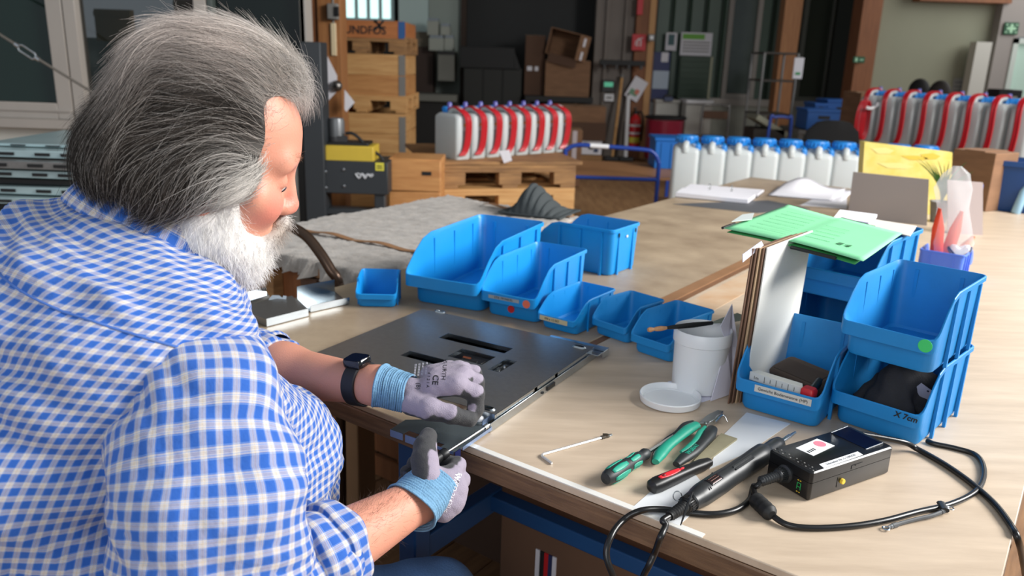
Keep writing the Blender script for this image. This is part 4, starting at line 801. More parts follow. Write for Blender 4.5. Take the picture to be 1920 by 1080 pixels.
gM = make_bin('blue bin turned backwards behind the large bins', .107, 2.426, -2.187, .172, .273, .137)
b = MB(); [b.box((x, .2735, .118), (.004, .003, .012), T(ry=0)) for x in (-.05, .05)]; b.build('wall_slot', m_black, gM)
b = MB(); b.box((.0, .2732, .108), (.008, .001, .006)); b.build('white_fleck', m_white, gM)
# right hand stack
HS = .1295; LS = .245
sT = make_bin('blue bin of the right group with folding rule, label on its lip', .459, 1.270, -.646, .151, LS, HS, m=m_bind)
front_lab(sT, .151, LS, HS, .012, .098, .0125, fz=.425); ftext(sT, 'Gewicht Bodenwanne (HP)', .012, .425*HS, .0078)
sU = make_bin('lower right blue bin holding a dark work glove', .606, 1.222, -.775, .151, LS, HS, m=m_bind)
ftext(sU, 'X 7cm', .052, .44*HS, .0135, y=-.001, bold=.0003, shear=.2)
sS = make_bin('topmost right blue bin with a green dot on its lip', .602, 1.213, -.757, .151, LS, HS, z=TZ+HS+.0008, m=m_bind)
front_dot(sS, HS, .060, .0105, mat('green_dot', (62, 204, 110), .6), .42)
b = MB(); b.ball((0, 0, 0), (.011, .009, .008), 12); c = ROOT[sS.name] @ Vector((-.022, .075, .012)); o = b.build('foam_plug', mat('pinkish_foam', (226, 200, 206), .8)); o.location = c; tag(o, 'small pinkish white plug lying in the topmost right bin', 'plug')
sV = make_bin('rear left blue bin of the right group behind the label bin', .628, 1.602, -.75, .165, LS+.02, HS, m=m_bind)
sW = make_bin('rear upper blue bin below the green folder', .642, 1.590, -.75, .186, .30, HS, z=TZ+HS+.0008, m=m_bind)
xv = make_bin('violet blue bin holding the plastic bag and glasses', 1.36, 2.42, -.66+PI, .125, .16, .085, m=mat('violet_blue_plastic', (84, 124, 226), .4, sss=.05), name='storage_bin')
# ================================================================ steel chassis being assembled
from mathutils.geometry import tessellate_polygon
m_galv = mat('galvanised_sheet', (150, 147, 144), .3, metal=.76, var=.12, vscale=90, bump=.04, bscale=400)
m_galv2 = mat('bright_zinc_sheet', (196, 204, 210), .24, metal=1., var=.08, vscale=30)
CH = .024; Pn = Z(924, 782, TZ+CH); Pf = Z(1116, 651, TZ+CH); Pl = Z(809, 574, TZ+CH)
ey = unit((Pf-Pn)*[1, 1, 0]); ex = np.array([ey[1], -ey[0], 0]); LY = np.linalg.norm((Pf-Pn)[:2]); LX = abs((Pl-Pf)@ex)+.004
MC = frame((*(Pn-ex*LX)[:2], TZ), ex, ey, (0, 0, 1)); MCi = MC.inverted()
ch = thing('steel_chassis', 'flat galvanised steel chassis with cut-outs lying on the table', 'chassis', M=MC)
def lc(u, v, z=TZ+CH): p = MCi @ Vector(Z(u, v, z)); return (p.x, p.y)
def plate_holes(b, outer, holes, z0, z1, mi=None):
    polys = [outer]+holes; flat = [p for q in polys for p in q]
    tris = tessellate_polygon([[Vector((*p, 0)) for p in q] for q in polys])
    n = len(flat); vs = [(*p, z1) for p in flat]+[(*p, z0) for p in flat]; fs = []
    for a, bb, c in tris:
        A, B_, C_ = [Vector(flat[i]) for i in (a, bb, c)]
        if (B_-A).cross(C_-A) < 0: a, c = c, a
        fs += [(a, bb, c), (n+c, n+bb, n+a)]
    o = 0
    for q in polys:
        m_ = len(q); 
        for i in range(m_): fs.append((o+i, n+o+i, n+o+(i+1) % m_, o+(i+1) % m_))
        o += m_
    b.add(vs, fs, None, mi)
def rhole(*px):
    P = [lc(*p) for p in px]; xs_ = [p[0] for p in P]; ys_ = [p[1] for p in P]
    x0, x1 = sorted(xs_)[:2], sorted(xs_)[2:]; y0, y1 = sorted(ys_)[:2], sorted(ys_)[2:]
    x0, x1, y0, y1 = sum(x0)/2, sum(x1)/2, sum(y0)/2, sum(y1)/2
    return (x0, y0, x1, y1)
H1 = rhole((825, 632), (844, 622.5), (958, 656), (942, 664)); H2 = rhole((753, 665), (772, 656), (893, 693), (880, 702))
H3 = rhole((841, 667), (867, 653), (928, 670), (902, 685)); H4 = rhole((915, 692), (950, 672.5), (968.7, 678.7), (935, 698.5))
def rpoly(h): return [(h[0], h[1]), (h[0], h[3]), (h[2], h[3]), (h[2], h[1])]
def oval(c, l, r, n=8):
    return [(c[0]+l*(1 if k < n else -1)+r*math.cos(a), c[1]+r*math.sin(a)) for k, a in [(k, -PI/2+PI*(k if k < n else k-1)/(n-1) if k < n else PI/2+PI*(k-n)/(n-1)) for k in range(2*n)]]
ov = [oval(lc(*p), .006, .0042)[::-1] for p in ((825, 585), (1086, 651), (914, 766))]
xl = .0
b = MB(); plate_holes(b, [(xl, 0.012), (LX-.002, .012), (LX-.002, LY), (LX-.05, LY+.0), (LX-.05, LY+.004), (.07, LY+.004), (.07, LY), (xl, LY)], [rpoly(h) for h in (H1, H2, H3, H4)]+ov, CH-.0012, CH); b.build('top_plate', m_galv, ch, smooth=False)
for p in ((825, 585), (1086, 651), (914, 766)):                           # embossed collars of the slots
    c = lc(*p); b = MB(); o1, o2, o3 = oval(c, .0075, .0072), oval(c, .0065, .0055), oval(c, .006, .0040)
    b.loft([[(*q, CH) for q in o1], [(*q, CH+.0028) for q in o2], [(*q, CH+.0028) for q in o3], [(*q, CH-.004) for q in o3]], cap=False); b.build('slot_collar', m_galv2, ch)
b = MB()
for h in (H1, H2, H3, H4):                                                     # folded edges round the windows
    b.box(((h[0]+h[2])/2, h[3]-.0006, CH-.004), (h[2]-h[0], .0012, .009)); b.box((h[0]+.0006, (h[1]+h[3])/2, CH-.004), (.0012, h[3]-h[1], .008)); b.box(((h[0]+h[2])/2, h[1]+.0004, CH-.004), (h[2]-h[0], .0008, .008))
b.build('window_flange', m_galv2, ch)
b = MB(); b.box((LX/2, LY/2, .0012), (LX-.006, LY-.01, .0012)); b.build('base_tray', mat('dark_zinc', (70, 72, 74), .4, metal=1), ch)
b = MB(); b.box((LX+.0016, LY*.5, .0085), (.0012, LY+.02, .016)); b.box((LX-.002, LY*.5, .0008), (.006, LY+.02, .0012)); b.build('side_rail', m_galv2, ch, bevel=.0004, seg=1)
b = MB(); 
for y0, y1 in ((.006, LY*.36), (LY*.38, LY*.56), (LY*.58, LY*.97)): b.box((LX-.0012, (y0+y1)/2, CH-.004), (.0012, y1-y0-.003, .008))
b.build('upper_lip', m_galv2, ch)
b = MB(); b.box((LX+.003, LY*.5, .0085), (.003, .03, .008)); b.box((LX+.003, LY*.42, .007), (.003, .006, .003)); b.build('slot_tab', mat('dark_zinc', (70, 72, 74), .4, metal=1), ch)
b = MB(); b.box((.0006, LY/2, .012), (.0012, LY, .022)); b.box((LX/2, LY+.0044, .013), (LX-.06, .0012, .02)); b.box((LX/2, .0128, .012), (LX, .0012, .022)); b.build('side_wall', m_galv2, ch)
c1 = lc(1045, 622, TZ+.018); c2 = lc(1144, 637, TZ+.018); b = MB(); b.box(((c1[0]+LX+.02)/2, LY+.012, .0182), (LX+.02-c1[0], .032, .0012)); b.box((LX+.0195, LY+.012, .0115), (.0012, .032, .013)); b.box((LX+.009, LY*.965, .0182), (.022, .03, .0012)); b.build('corner_flange', m_galv2, ch, bevel=.0004, seg=1)
h = H3; cx, cy = (h[0]+h[2])/2, (h[1]+h[3])/2; b = MB(); b.box((cx+.004, cy, .012), ((h[2]-h[0])*.6, (h[3]-h[1])*.35, .012)); b.cyl((cx-.016, cy-.006, .014), (cx+.018, cy-.006, .014), .005, n=12); lk = b.build('latch_block', m_black, ch, bevel=.001); b = MB(); b.cyl((cx-.02, cy+.002, .017), (cx-.004, cy+.002, .017), .0035, n=10); b.build('copper_pin', mat('copper', (170, 100, 70), .35, metal=.8), lk)
h = H4; cx, cy = (h[0]+h[2])/2, (h[1]+h[3])/2; b = MB(); b.box((cx, cy, .012), ((h[2]-h[0])*.7, (h[3]-h[1])*.7, .01)); lk = b.build('switch_block', mat('dark_zinc', (70, 72, 74), .4, metal=1), ch, bevel=.001); b = MB(); b.lathe([(.0035, 0), (.003, .003), (0, .0032)], 12, T((cx-.004, cy-.008, .017))); b.lathe([(.003, 0), (.002, .003), (0, .0032)], 12, T((cx, cy+.008, .017))); b.build('rivet', m_steel, lk)
b = MB(); b.lathe([(.006, 0), (.009, .006), (.006, .012), (0, .014)], 16, T((LX-.028, .004, .004))); b.build('corner_boss', m_white, ch)
# ---- hand held bracket in front of the chassis
zb_ = TZ+.010
q = [Z(732, 805, zb_), Z(760, 787, zb_), Z(905, 784, zb_), Z(922, 800, zb_), Z(853, 848, zb_)]
br = thing('zinc_bracket', 'bent zinc bracket held against the front corner of the chassis', 'bracket', M=MC)
Q = [tuple((MCi @ Vector(p)).xy) for p in q]; e1 = np.array(Q[4])-np.array(Q[0]); 
def e(t, o=0.): n = unit(np.array([-e1[1], e1[0]])); return tuple(np.array(Q[0])+e1*t+n*o)
b = MB(); zz = zb_-TZ; outer = [e(0), e(.20), e(.20, .016), e(.38, .016), e(.38), e(.68), e(.68, .012), e(.78, .012), e(.78), e(1), Q[3], Q[2], Q[1]]
plate_holes(b, outer, [], zz-.0012, zz); b.build('sheet', mat('smooth_zinc', (122, 134, 140), .26, metal=.65, var=.1, vscale=20), br, smooth=False)
m_zb = mat('bluish_zinc', (150, 170, 205), .3, metal=.7)  # light-blue lit look of the flanges put into the colour
def flange(p, r, h, nm, m=m_zb):
    p, r = np.array(p), np.array(r); b = MB(); d = unit(r-p); nn = np.array([d[1], -d[0]])*.0006
    b.add([(*(p-nn), zz), (*(r-nn), zz), (*(r+nn), zz), (*(p+nn), zz), (*(p-nn), zz-h), (*(r-nn), zz-h), (*(r+nn), zz-h), (*(p+nn), zz-h)], [(0, 1, 2, 3), (7, 6, 5, 4), (0, 4, 5, 1), (1, 5, 6, 2), (2, 6, 7, 3), (3, 7, 4, 0)]); return b.build(nm, m, br, smooth=False)
flange(e(0), e(.20), .012, 'front_flange'); flange(e(.24), e(.64), .013, 'front_flange'); flange(e(.68), e(.98), .005, 'front_flange'); flange(e(1), np.array(Q[4])*.86+np.array(Q[3])*.14, .02, 'end_flange', mat('dark_blue_zinc', (44, 52, 110), .35, metal=.6)); flange(np.array(Q[4])*.8+np.array(Q[3])*.2, Q[3], .006, 'end_flange')
b = MB(); up = [(*Q[2], 0), (*Q[3], 0)]; pA, pB = np.array(Q[2]), np.array(Q[3]); b.box((*((pA*.5+pB*.5)), zz+.004), (.0012, .03, .009), T()); b.build('back_flange', m_zb, br); 
# held screwdriver
s0, s1 = D(917, 796, 1.262), D(836, 849, 1.192); dr_ = unit(s1-s0); sd = thing('screwdriver', 'slim screwdriver with bright shaft and black handle held in the right glove', 'screwdriver', M=along(s0, s1))
Ls = np.linalg.norm(s1-s0); b = MB(); b.cyl((0, 0, 0), (0, 0, Ls+.02), .0021, n=14); b.cyl((0, 0, .004), (0, 0, .012), .0042, n=14); b.build('shaft', m_steel, sd)
b = MB(); b.lathe([(.004, Ls-.004), (.0085, Ls), (.0085, Ls+.008), (.0065, Ls+.012), (.011, Ls+.03), (.0125, Ls+.05), (.011, Ls+.08), (.0, Ls+.088)], 18); b.build('handle', m_black, sd)
# ---- loose bracket sheets at the left
def uplate(name, label, pts, thick, fl, m, zoff=.002):
    t = thing(name, label, 'bracket', (0, 0, 0)); b = MB(); P = [np.array(Z(u, v, TZ+zoff)) for u, v in pts]
    b.add([p+np.array([0, 0, 0]) for p in P]+[p+np.array([0, 0, thick]) for p in P], [(3, 2, 1, 0), (4, 5, 6, 7)]+[(i, (i+1) % 4, 4+(i+1) % 4, 4+i) for i in range(4)]); b.build('web', m, t, smooth=False)
    for (i, j, h, nm) in fl:
        p, r = P[i], P[j]; n = unit(np.cross(r-p, (0, 0, 1)))*.0012; b = MB(); vs = []
        for qz in (0, h):
            for a in (p, r): vs += [a+n*0+np.array([0, 0, qz]), a+n+np.array([0, 0, qz])]
        b.add(vs, [(0, 2, 3, 1), (4, 5, 7, 6), (0, 1, 5, 4), (2, 6, 7, 3), (0, 4, 6, 2), (1, 3, 7, 5)]); b.build(nm, m_galv2, t, smooth=False)
    return t, P
t, P = uplate('zinc_bracket', 'open zinc channel bracket lying nearest the tiny blue bin', [(582, 585), (655, 569), (628, 548), (558, 562)], .0014, [(0, 1, .016, 'low_flange'), (2, 3, .034, 'high_flange')], mat('smooth_zinc', (122, 134, 140), .26, metal=.65, var=.1, vscale=20))
t, P = uplate('zinc_bracket', 'flat grey zinc plate bracket lying by the left elbow', [(500, 612), (578, 592), (548, 566), (440, 588)], .016, [(0, 1, .018, 'low_flange')], m_galv)
b = MB(); p = Z(571, 581, TZ+.006); b.box((p[0], p[1], p[2]), (.03, .016, .0015), T()); b.build('end_tab', m_galv2, t, bevel=.0004, seg=1)
t, P = uplate('zinc_bracket', 'narrow zinc rail bracket farthest left behind the grey plate', [(440, 584), (505, 563), (500, 551), (436, 568)], .006, [(0, 1, .014, 'low_flange'), (2, 3, .018, 'high_flange')], m_galv2)
b = MB(); p = Z(522, 566, TZ+.01); M = T(p, rz=R(-8), rx=R(75)); b.prism([(-.022, -.012), (.018, -.012), (.018, -.004), (.012, -.004), (.012, .004), (.02, .004), (.02, .016), (.012, .016), (.01, .011), (.002, .016), (-.016, .015), (-.024, .006)], 0, .0014, M); b.build('upright_tab', m_galv2, t, smooth=False)
# ================================================================ pot, lid, papers
m_pot = mat('white_pot', (226, 228, 230), .35, sss=.05)
t = thing('white_pot', 'white round plastic pot with open top in front of the small bins', 'pot', Z(1308, 726, TZ)+np.array([0, 0, .0012])); PC = ROOT[t.name].translation
HP = Y(1310, 616, PC[1])[2]-TZ; b = MB(); b.lathe([(.046, 0), (.0495, .002), (.0515, HP-.026), (.0545, HP-.024), (.0545, HP-.003), (.0525, HP), (.051, HP-.002), (.0495, HP-.03), (.0475, .004), (0, .003)], 44); b.build('wall', m_pot, t)
t = thing('pot_lid', 'white round lid lying upside down in front of the pot', 'lid', Z(1256, 752, TZ)); b = MB(); b.lathe([(.051, 0), (.0545, .002), (.056, .013), (.0545, .0145), (.053, .013), (.0515, .004), (.046, .003), (.0, .0028)], 44); b.build('dish', m_pot, t); b = MB(); b.tube([(.047*math.cos(a), .047*math.sin(a), .0036) for a in np.linspace(0, 2*PI, 45)], .0009, 6); b.build('ring_rib', m_pot, t)
# palette knife across the pot
kz = TZ+HP+.004; t = thing('palette_knife', 'palette knife with black handle and grey blade lying across the pot', 'knife', (0, 0, 0)); ka, kb = Y(1214, 632, PC[1]-.035), Y(1336, 601, PC[1]+.012); ka[2] = kz+.002; kb[2] = kz+.004; dk = unit(kb-ka); LK = np.linalg.norm(kb-ka)
b = MB(); b.tube([ka+dk*LK*f for f in (.27, .4, .7, 1)], [.0028, .0042, .0052, .0036], 12); b.build('handle', m_black, t)
b = MB(); b.tube([ka+dk*LK*f for f in (0, .03, .06, .09, .12, .2, .28)], [.0035, .0048, .004, .0028, .0042, .0048, .003], 12); b.build('wooden_tip', mat('copper_wood', (196, 146, 104), .5, var=.3, vscale=200), t)
b = MB(); kc = kb+dk*.015; sd_ = unit(np.cross(dk, (0, 0, 1))); 
b.add([kb+sd_*.003, kb-sd_*.003, kc+dk*.02-sd_*.02, kc+dk*.055-sd_*.022+np.array([0, 0, .006]), kc+dk*.06+sd_*.014+np.array([0, 0, .006]), kc+dk*.02+sd_*.008], [(0, 1, 2, 3, 4, 5)]); b.build('blade', mat('grey_green_blade', (128, 134, 122), .5), t, solid=.0012, smooth=False)
# papers leaning beside the pot
def quadsheet(name, label, cat, pts, m, th=.0012, nm='sheet', parent=None, group=None):
    b = MB(); P = [np.asarray(p, float) for p in pts]; n = unit(np.cross(P[1]-P[0], P[2]-P[0]))*th; k = len(P)
    b.add(P+[p+n for p in P], [tuple(range(k-1, -1, -1)), tuple(range(k, 2*k))]+[(i, (i+1) % k, k+(i+1) % k, k+i) for i in range(k)])
    if parent is not None: return b.build(nm, m, parent, world=True, smooth=False)
    return tag(b.build(name, m, smooth=False), label, cat, group)
m_note = mat('lilac_white_paper', (222, 220, 234), .8)
nb = Z(1337, 752, TZ); nt = [Z(1338, 748, TZ+.001), Z(1376, 738, TZ+.001), Y(1388, 575, 1.45), Y(1352, 615, 1.40)]
quadsheet('note_sheet', 'white note sheet standing curled against the brown dividers', 'paper', [Z(1332, 752, TZ+.001), Z(1372, 738, TZ+.001), Y(1382, 640, 1.42), Y(1372, 570, 1.44), Y(1350, 612, 1.39), Y(1362, 645, 1.39)], m_note)
quadsheet('note_sheet', 'small white slip lying flat under the white pot', 'paper', [Z(1308, 757, TZ), Z(1352, 744, TZ), Z(1330, 705, TZ), Z(1252, 716, TZ)], m_note, .0008)
quadsheet('green_card', 'narrow green card standing between pot and note sheet', 'card', [Z(1340, 722, TZ), Z(1352, 716, TZ), Y(1353, 648, 1.46), Y(1344, 650, 1.46)], mat('green_card', (26, 130, 40), .6))
# upright dividers
m_db = [mat('divider_brown', (112, 84, 66), .7), mat('divider_white', (222, 222, 216), .7), mat('divider_tan', (178, 150, 118), .7)]
lab_ = ['leftmost brown divider board beside the pot', 'second brown divider board from the pot', 'tan divider board in the middle of the upright stack', 'brown divider board next to the big pale sheet', 'big pale grey divider sheet facing the label bin']
for i, mi in enumerate((0, 0, 2, 0, 1)):
    f0 = Z(1364, 757, TZ)+np.array([*AV, 0])*.0048*i+np.array([*BV, 0])*.006*i; tp_ = Y(1410, 466, Z(1364, 757, TZ)[1])+np.array([*AV, 0])*.0042*i+np.array([*BV, 0])*.006*i; dB = np.array([*BV, 0])*(.17+.012*i)+np.array([*AV, 0])*.012
    tb_ = tp_+dB; bb_ = f0+dB
    quadsheet('divider_board', lab_[i], 'board', [f0, bb_, tb_, tp_], m_db[mi], .0022)
quadsheet('note_sheet', 'white paper edge standing at the very left of the divider boards', 'paper', [Y(1393, 492, 1.33), Y(1393, 477, 1.33), Y(1428, 452, 1.36), Y(1432, 460, 1.36)], m_note)
# green hanging folder
ZF = TZ+.277
t = thing('green_folder', 'bright green hanging folder lying across the bins and dividers', 'folder', (0, 0, 0)); c4 = [Z(1357, 428, ZF+.012), Z(1478, 384, ZF+.008), Z(1692, 440, ZF), Z(1618, 493, ZF)]
m_gf = mat('green_folder_card', (134, 216, 162), .7, var=.05, vscale=20)
gp = lambda a, b_: (c4[0]*(1-a)+c4[3]*a)*(1-b_)+(c4[1]*(1-a)+c4[2]*a)*b_
b = MB(); b.grid(lambda i, j: gp(i/24, j/10)+np.array([0, 0, .004*math.sin(PI*i/24)*math.cos(2*j/10)+(.003 if i > 11 else 0)]), 25, 11); b.build('cover', m_gf, t, solid=.0012, angle=60)
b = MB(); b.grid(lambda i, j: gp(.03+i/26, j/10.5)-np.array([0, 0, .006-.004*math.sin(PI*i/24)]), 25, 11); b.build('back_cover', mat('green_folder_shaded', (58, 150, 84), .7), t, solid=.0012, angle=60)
b = MB(); b.tube([gp(.52, -.008)-np.array([0, 0, .003]), gp(.83, -.008)-np.array([0, 0, .003])], .0035, 8); b.build('hanger_rail', m_black, t); b = MB(); b.tube([gp(.5, 1.006), gp(.78, 1.006)], .003, 8); b.build('hanger_rail', m_black, t); b = MB(); b.tube([gp(-.01, .0), gp(-.01, .16)], .0028, 8); b.build('hanger_rail', m_black, t)
fx = unit(c4[3]-c4[0]); fy = unit(np.cross(np.cross(fx, c4[1]-c4[0]), fx)); fn = np.cross(fx, fy)
def ftx(s, a, b_, sz): text(s, sz, frame(gp(a, b_)+fn*.0075, fx, fy, fn), mat('pale_green_print', (112, 192, 140), .8), t)
for i in range(7): ftx('---------------', .28, .12+.10*i, .016)
for i in range(5): ftx('-----------', .62, .2+.10*i, .014)
text('E 4', .02, frame(gp(.80, .22)+fn*.0075, fx, fy, fn), mat('grey_green_print', (64, 120, 84), .8), t, bold=.001)
quadsheet('clear_tab', 'translucent plastic tab on the left edge of the green folder', 'tab', [Z(1372, 415, ZF+.018), Z(1392, 402, ZF+.018), Z(1414, 399, ZF+.018), Z(1410, 411, ZF+.018)], mat('milky_tab', (216, 224, 222), .3))
zw = TZ+2*HS+.004
quadsheet('paper_pad', 'thick white paper pad at the back rim of the upper bins', 'paper', [Z(1562, 414, zw), Z(1628, 424, zw), Z(1644, 408, zw), Z(1574, 399, zw)], m_paper, .008)
quadsheet('paper_sheet', 'cream sheet next to the white pad on the upper bins', 'paper', [Z(1624, 424, zw), Z(1706, 444, zw), Z(1719, 425, zw), Z(1636, 412, zw)], mat('cream_paper', (216, 208, 198), .8), .002)
# ---------------- contents of the bins
MT = ROOT[sT.name]; MU = ROOT[sU.name]
t = thing('folding_rule', 'white folding rule lying in the label bin', 'ruler', M=MT @ T((-.012, .040, .056), rz=R(-6), rx=R(0)))
for i in range(6): b = MB(); b.box((0, -.0075+.003*i, .004), (.098-.003*i, .0026, .016)); b.build('rule_segment', mat('rule_white', (226, 224, 214), .5), t, bevel=.0006, seg=1)
b = MB(); [b.box((-.02+.011*i, -.0091, .004), (.0008, .0004, .007 if i % 2 else .011)) for i in range(6)]; b.build('scale_marks', m_ink, t); text('1m', .008, frame((-.036, -.0091, .003), (1, 0, 0), (0, 0, 1), (0, -1, 0)), m_ink, t, world=False)
t = thing('red_marker_cap', 'red square cap standing in the label bin', 'cap', M=MT @ T((.048, .024, .060), rz=R(-10))); b = MB(); b.loft([rr(.0095, .009, .004, -.012), rr(.0115, .0105, .004, -.008), rr(.0115, .0105, .004, .008), rr(.0095, .0085, .004, .0115)]); b.build('cap_shell', m_red, t); b = MB(); b.cyl((0, .004, 0), (-.012, .06, .004), .007, n=12); b.build('barrel', m_black, t)
t = thing('abrasive_block', 'dark brown foam block at the back of the label bin', 'block', M=MT @ T((.012, .11, .045), rz=R(-22), rx=R(14))); b = MB(); b.loft([rr(.052, .03, .008, -.022), rr(.054, .032, .01, -.016), rr(.054, .032, .01, .018), rr(.05, .028, .01, .024)]); b.build('foam', mat('brown_foam', (72, 60, 52), .95, bump=.3, bscale=200), t); b = MB(); b.box((0, -.004, .0246), (.09, .04, .0012)); b.build('grit_face', mat('grit', (60, 48, 42), .9), t)
# dark glove in the lower right bin
gl = [((-.02, .05, .012), (.0, .10, .07), .02, .03), ((0, .10, .07), (.03, .15, .05), .03, .03), ((.0, .09, .065), (.035, .055, .028), .016, .012), ((-.01, .08, .055), (.02, .04, .022), .014, .011), ((-.02, .09, .05), (-.035, .045, .02), .014, .011), ((.03, .14, .05), (.045, .09, .03), .02, .014), ((-.03, .12, .05), (-.05, .08, .025), .02, .016)]
def fgl(p):
    d = None
    for a, b_, r1, r2 in gl: e_ = d_cone(p, a, b_, r1, r2); d = e_ if d is None else smin(d, e_, .012)
    return d+.0025*np.sin(p[:, 0]*160+p[:, 2]*90)*np.sin(p[:, 1]*120)
Pm, Fm = sdf_mesh(fgl, (-.08, .0, -.02), (.085, .2, .12), .004); t = thing('work_glove', 'dark grey work glove crumpled in the lower right bin', 'glove', M=MU @ T((0.004, 0, .008))); np_mesh('glove_body', Pm, Fm, mat('charcoal_knit', (44, 44, 48), .85, bump=.3, bscale=250), t, world=False)
b = MB(); b.tube([(-.012+.024*math.cos(a)*.8, .05+.02*math.sin(a), .024+.008*math.cos(a)) for a in np.linspace(0, 2*PI, 25)], .004, 8); b.build('cuff_hem', mat('grey_knit', (96, 96, 98), .9), t)
t = thing('white_tag', 'pale square tag leaning behind the dark glove', 'tag', M=MU @ T((.042, .10, .062), rz=R(20), rx=R(25), ry=R(30))); b = MB(); b.box((0, 0, 0), (.034, .0012, .044)); b.build('card', mat('pale_tag', (176, 178, 200), .7), t); b = MB(); b.cyl((0, -.001, .017), (0, .001, .017), .002, n=10); b.build('eyelet', m_steel, t)
# ---------------- violet bin: plastic bag with orange gloves, goggles
MV = ROOT[xv.name]
c = MV @ Vector((0, .08, .004)); t = thing('plastic_bag', 'clear plastic bag with orange gloves standing in the violet bin', 'bag', c)
Bz = Y(1748, 310, c[1])[2]-c[2]
def bagr(z, wx, wy, ox): return [(ox+wx*math.cos(a)*(1+.12*math.sin(3*a+z*40)), wy*math.sin(a)*(1+.15*math.cos(4*a+z*30)), z) for a in np.linspace(0, 2*PI, 40, endpoint=False)]
b = MB(); b.loft([bagr(.0, .03, .03, -.0), bagr(.05, .05, .04, -.0), bagr(.10, .06, .04, .01), bagr(Bz*.62, .045, .03, -.01), bagr(Bz*.8, .055, .02, -.015), bagr(Bz*.93, .04, .012, -.012), bagr(Bz, .012, .006, -.016)]); b.build('film', mat('clear_film', (238, 240, 242), .22, alpha=.28), t)
for k, (x, ry, h) in enumerate(((-.028, -6, .62), (-.008, 9, .6), (.02, 26, .4))):
    b = MB(); b.loft([[(x_*w_, y_*.010, z_) for x_, y_ in [(math.cos(a), math.sin(a)) for a in np.linspace(0, 2*PI, 14, endpoint=False)]] for w_, z_ in ((.012, .02), (.02, .06), (.018, Bz*h*.7), (.008, Bz*h*.9), (.002, Bz*h))], M=T((x, -.006+.008*k, 0), ry=R(ry))); b.build('orange_glove', mat('orange_latex', (236, 70, 26), .45) if k < 2 else mat('pale_orange_latex', (250, 170, 130), .45), t)
t = thing('goggles', 'clear safety goggles on the rim of the violet bin', 'goggles', MV @ Vector((-.035, .10, .082))); b = MB(); b.tube([(.034*math.cos(a), .018*math.sin(a), .014*math.cos(2*a)) for a in np.linspace(0, 2*PI, 33)], .0028, 8); b.build('frame', mat('slate_plastic', (70, 80, 110), .5), t); b = MB(); b.loft([[(.033*s_*math.cos(a), .017*s_*math.sin(a), z_+.013*s_*math.cos(2*a)) for a in np.linspace(0, 2*PI, 24, endpoint=False)] for s_, z_ in ((1, 0), (.8, .012), (.4, .017))]); b.build('lens', mat('clear_lens', (206, 208, 216), .1, alpha=.55), t)
# ---------------- grey folders, picture, plant, carton at the far end
def stand(name, label, cat, u0, v0, u1, v1, ub0, vb0, y0, y1, m, th=.006):
    A0, A1 = Y(ub0, vb0, y0), Y(u1, vb0, y1); A0[2] = A1[2] = TZ+.0; return quadsheet(name, label, cat, [A0, A1, Y(u1, v1, y1), Y(u0, v0, y0)], m, th)
stand('grey_document_folder', 'grey cardboard folder standing upright behind the papers', 'folder', 1600, 322, 1742, 336, 1590, 400, 3.30, 3.16, mat('grey_board', (150, 142, 138), .7))
stand('document_folder', 'pinkish grey folder standing behind the plastic bag', 'folder', 1776, 337, 1842, 342, 1776, 438, 3.02, 3.0, mat('pinkish_grey_board', (190, 176, 174), .6))
b = MB(); e0, e1_ = Y(1842, 346, 3.005), Y(1834, 414, 3.005); b.tube([e0, e1_], .004, 8); tag(b.build('binder_spine', mat('violet_edge', (120, 130, 200), .4)), 'violet blue edge strip at the right of the pinkish folder', 'strip')
yp = 3.42; P4 = [Y(1621, 266, yp), Y(1786, 286, yp), Y(1782, 400, yp), Y(1612, 400, yp)]; P4[2][2] = P4[3][2] = TZ
t = thing('picture_box', 'yellow printed box with lemon pattern behind the grey folder', 'box', (0, 0, 0)); bk = np.array([0, .05, 0]); b = MB(); b.add(P4+[p+bk for p in P4], [(0, 3, 2, 1), (4, 5, 6, 7)]+[(i, (i+1) % 4, 4+(i+1) % 4, 4+i) for i in range(4)]); b.build('printed_front', mat('lemon_print', (206, 186, 78), .5, col2=(226, 206, 130), vscale=14, var=.2), t, bevel=.001, seg=1)
pb = unit(P4[1]-P4[0]); pd = unit(P4[3]-P4[0])
for k, (a_, d_, w_, h_) in enumerate(((.03, .012, .10, .03), (.16, .03, .12, .022), (.06, .07, .16, .028), (.24, .012, .09, .03))):
    o_ = P4[0]+pb*a_+pd*d_-np.array([0, .0012, 0]); b = MB(); b.add([o_+pb*x_*w_+pd*y_*h_ for x_, y_ in ((0, .4), (.3, 1), (.8, .8), (1, .3), (.6, 0))], [(0, 1, 2, 3, 4)]); b.build('pale_print', [mat('lemon_light', (218, 204, 128), .5), mat('lemon_deep', (206, 176, 62), .5)][k % 2], t, smooth=False)
c = Z(1776, 402, TZ); c = np.array([Y(1774, 330, 3.25)[0], 3.25, TZ]); t = thing('potted_plant', 'green spiky plant in a pot behind the plastic bag', 'plant', c); b = MB(); b.lathe([(.03, 0), (.042, .08), (.045, .085), (.04, .086), (.036, .07), (0, .07)], 20); b.build('pot', m_grey, t)
for k in range(18):
    a = k*2.4; ln = .15+.09*((k*7) % 5)/5; sp = .35+.3*((k*3) % 4)/4; b = MB(); pts = [(math.cos(a)*sp*ln*f*f, math.sin(a)*sp*ln*f*f, .07+ln*f*(1-.15*f)) for f in np.linspace(0, 1, 7)]; b.tube(pts, [.0055, .007, .0075, .007, .0055, .0035, .0006], 6, flat=.3); b.build('leaf', mat('plant_green', (56, 128, 64), .5, var=.25, vscale=20), t)
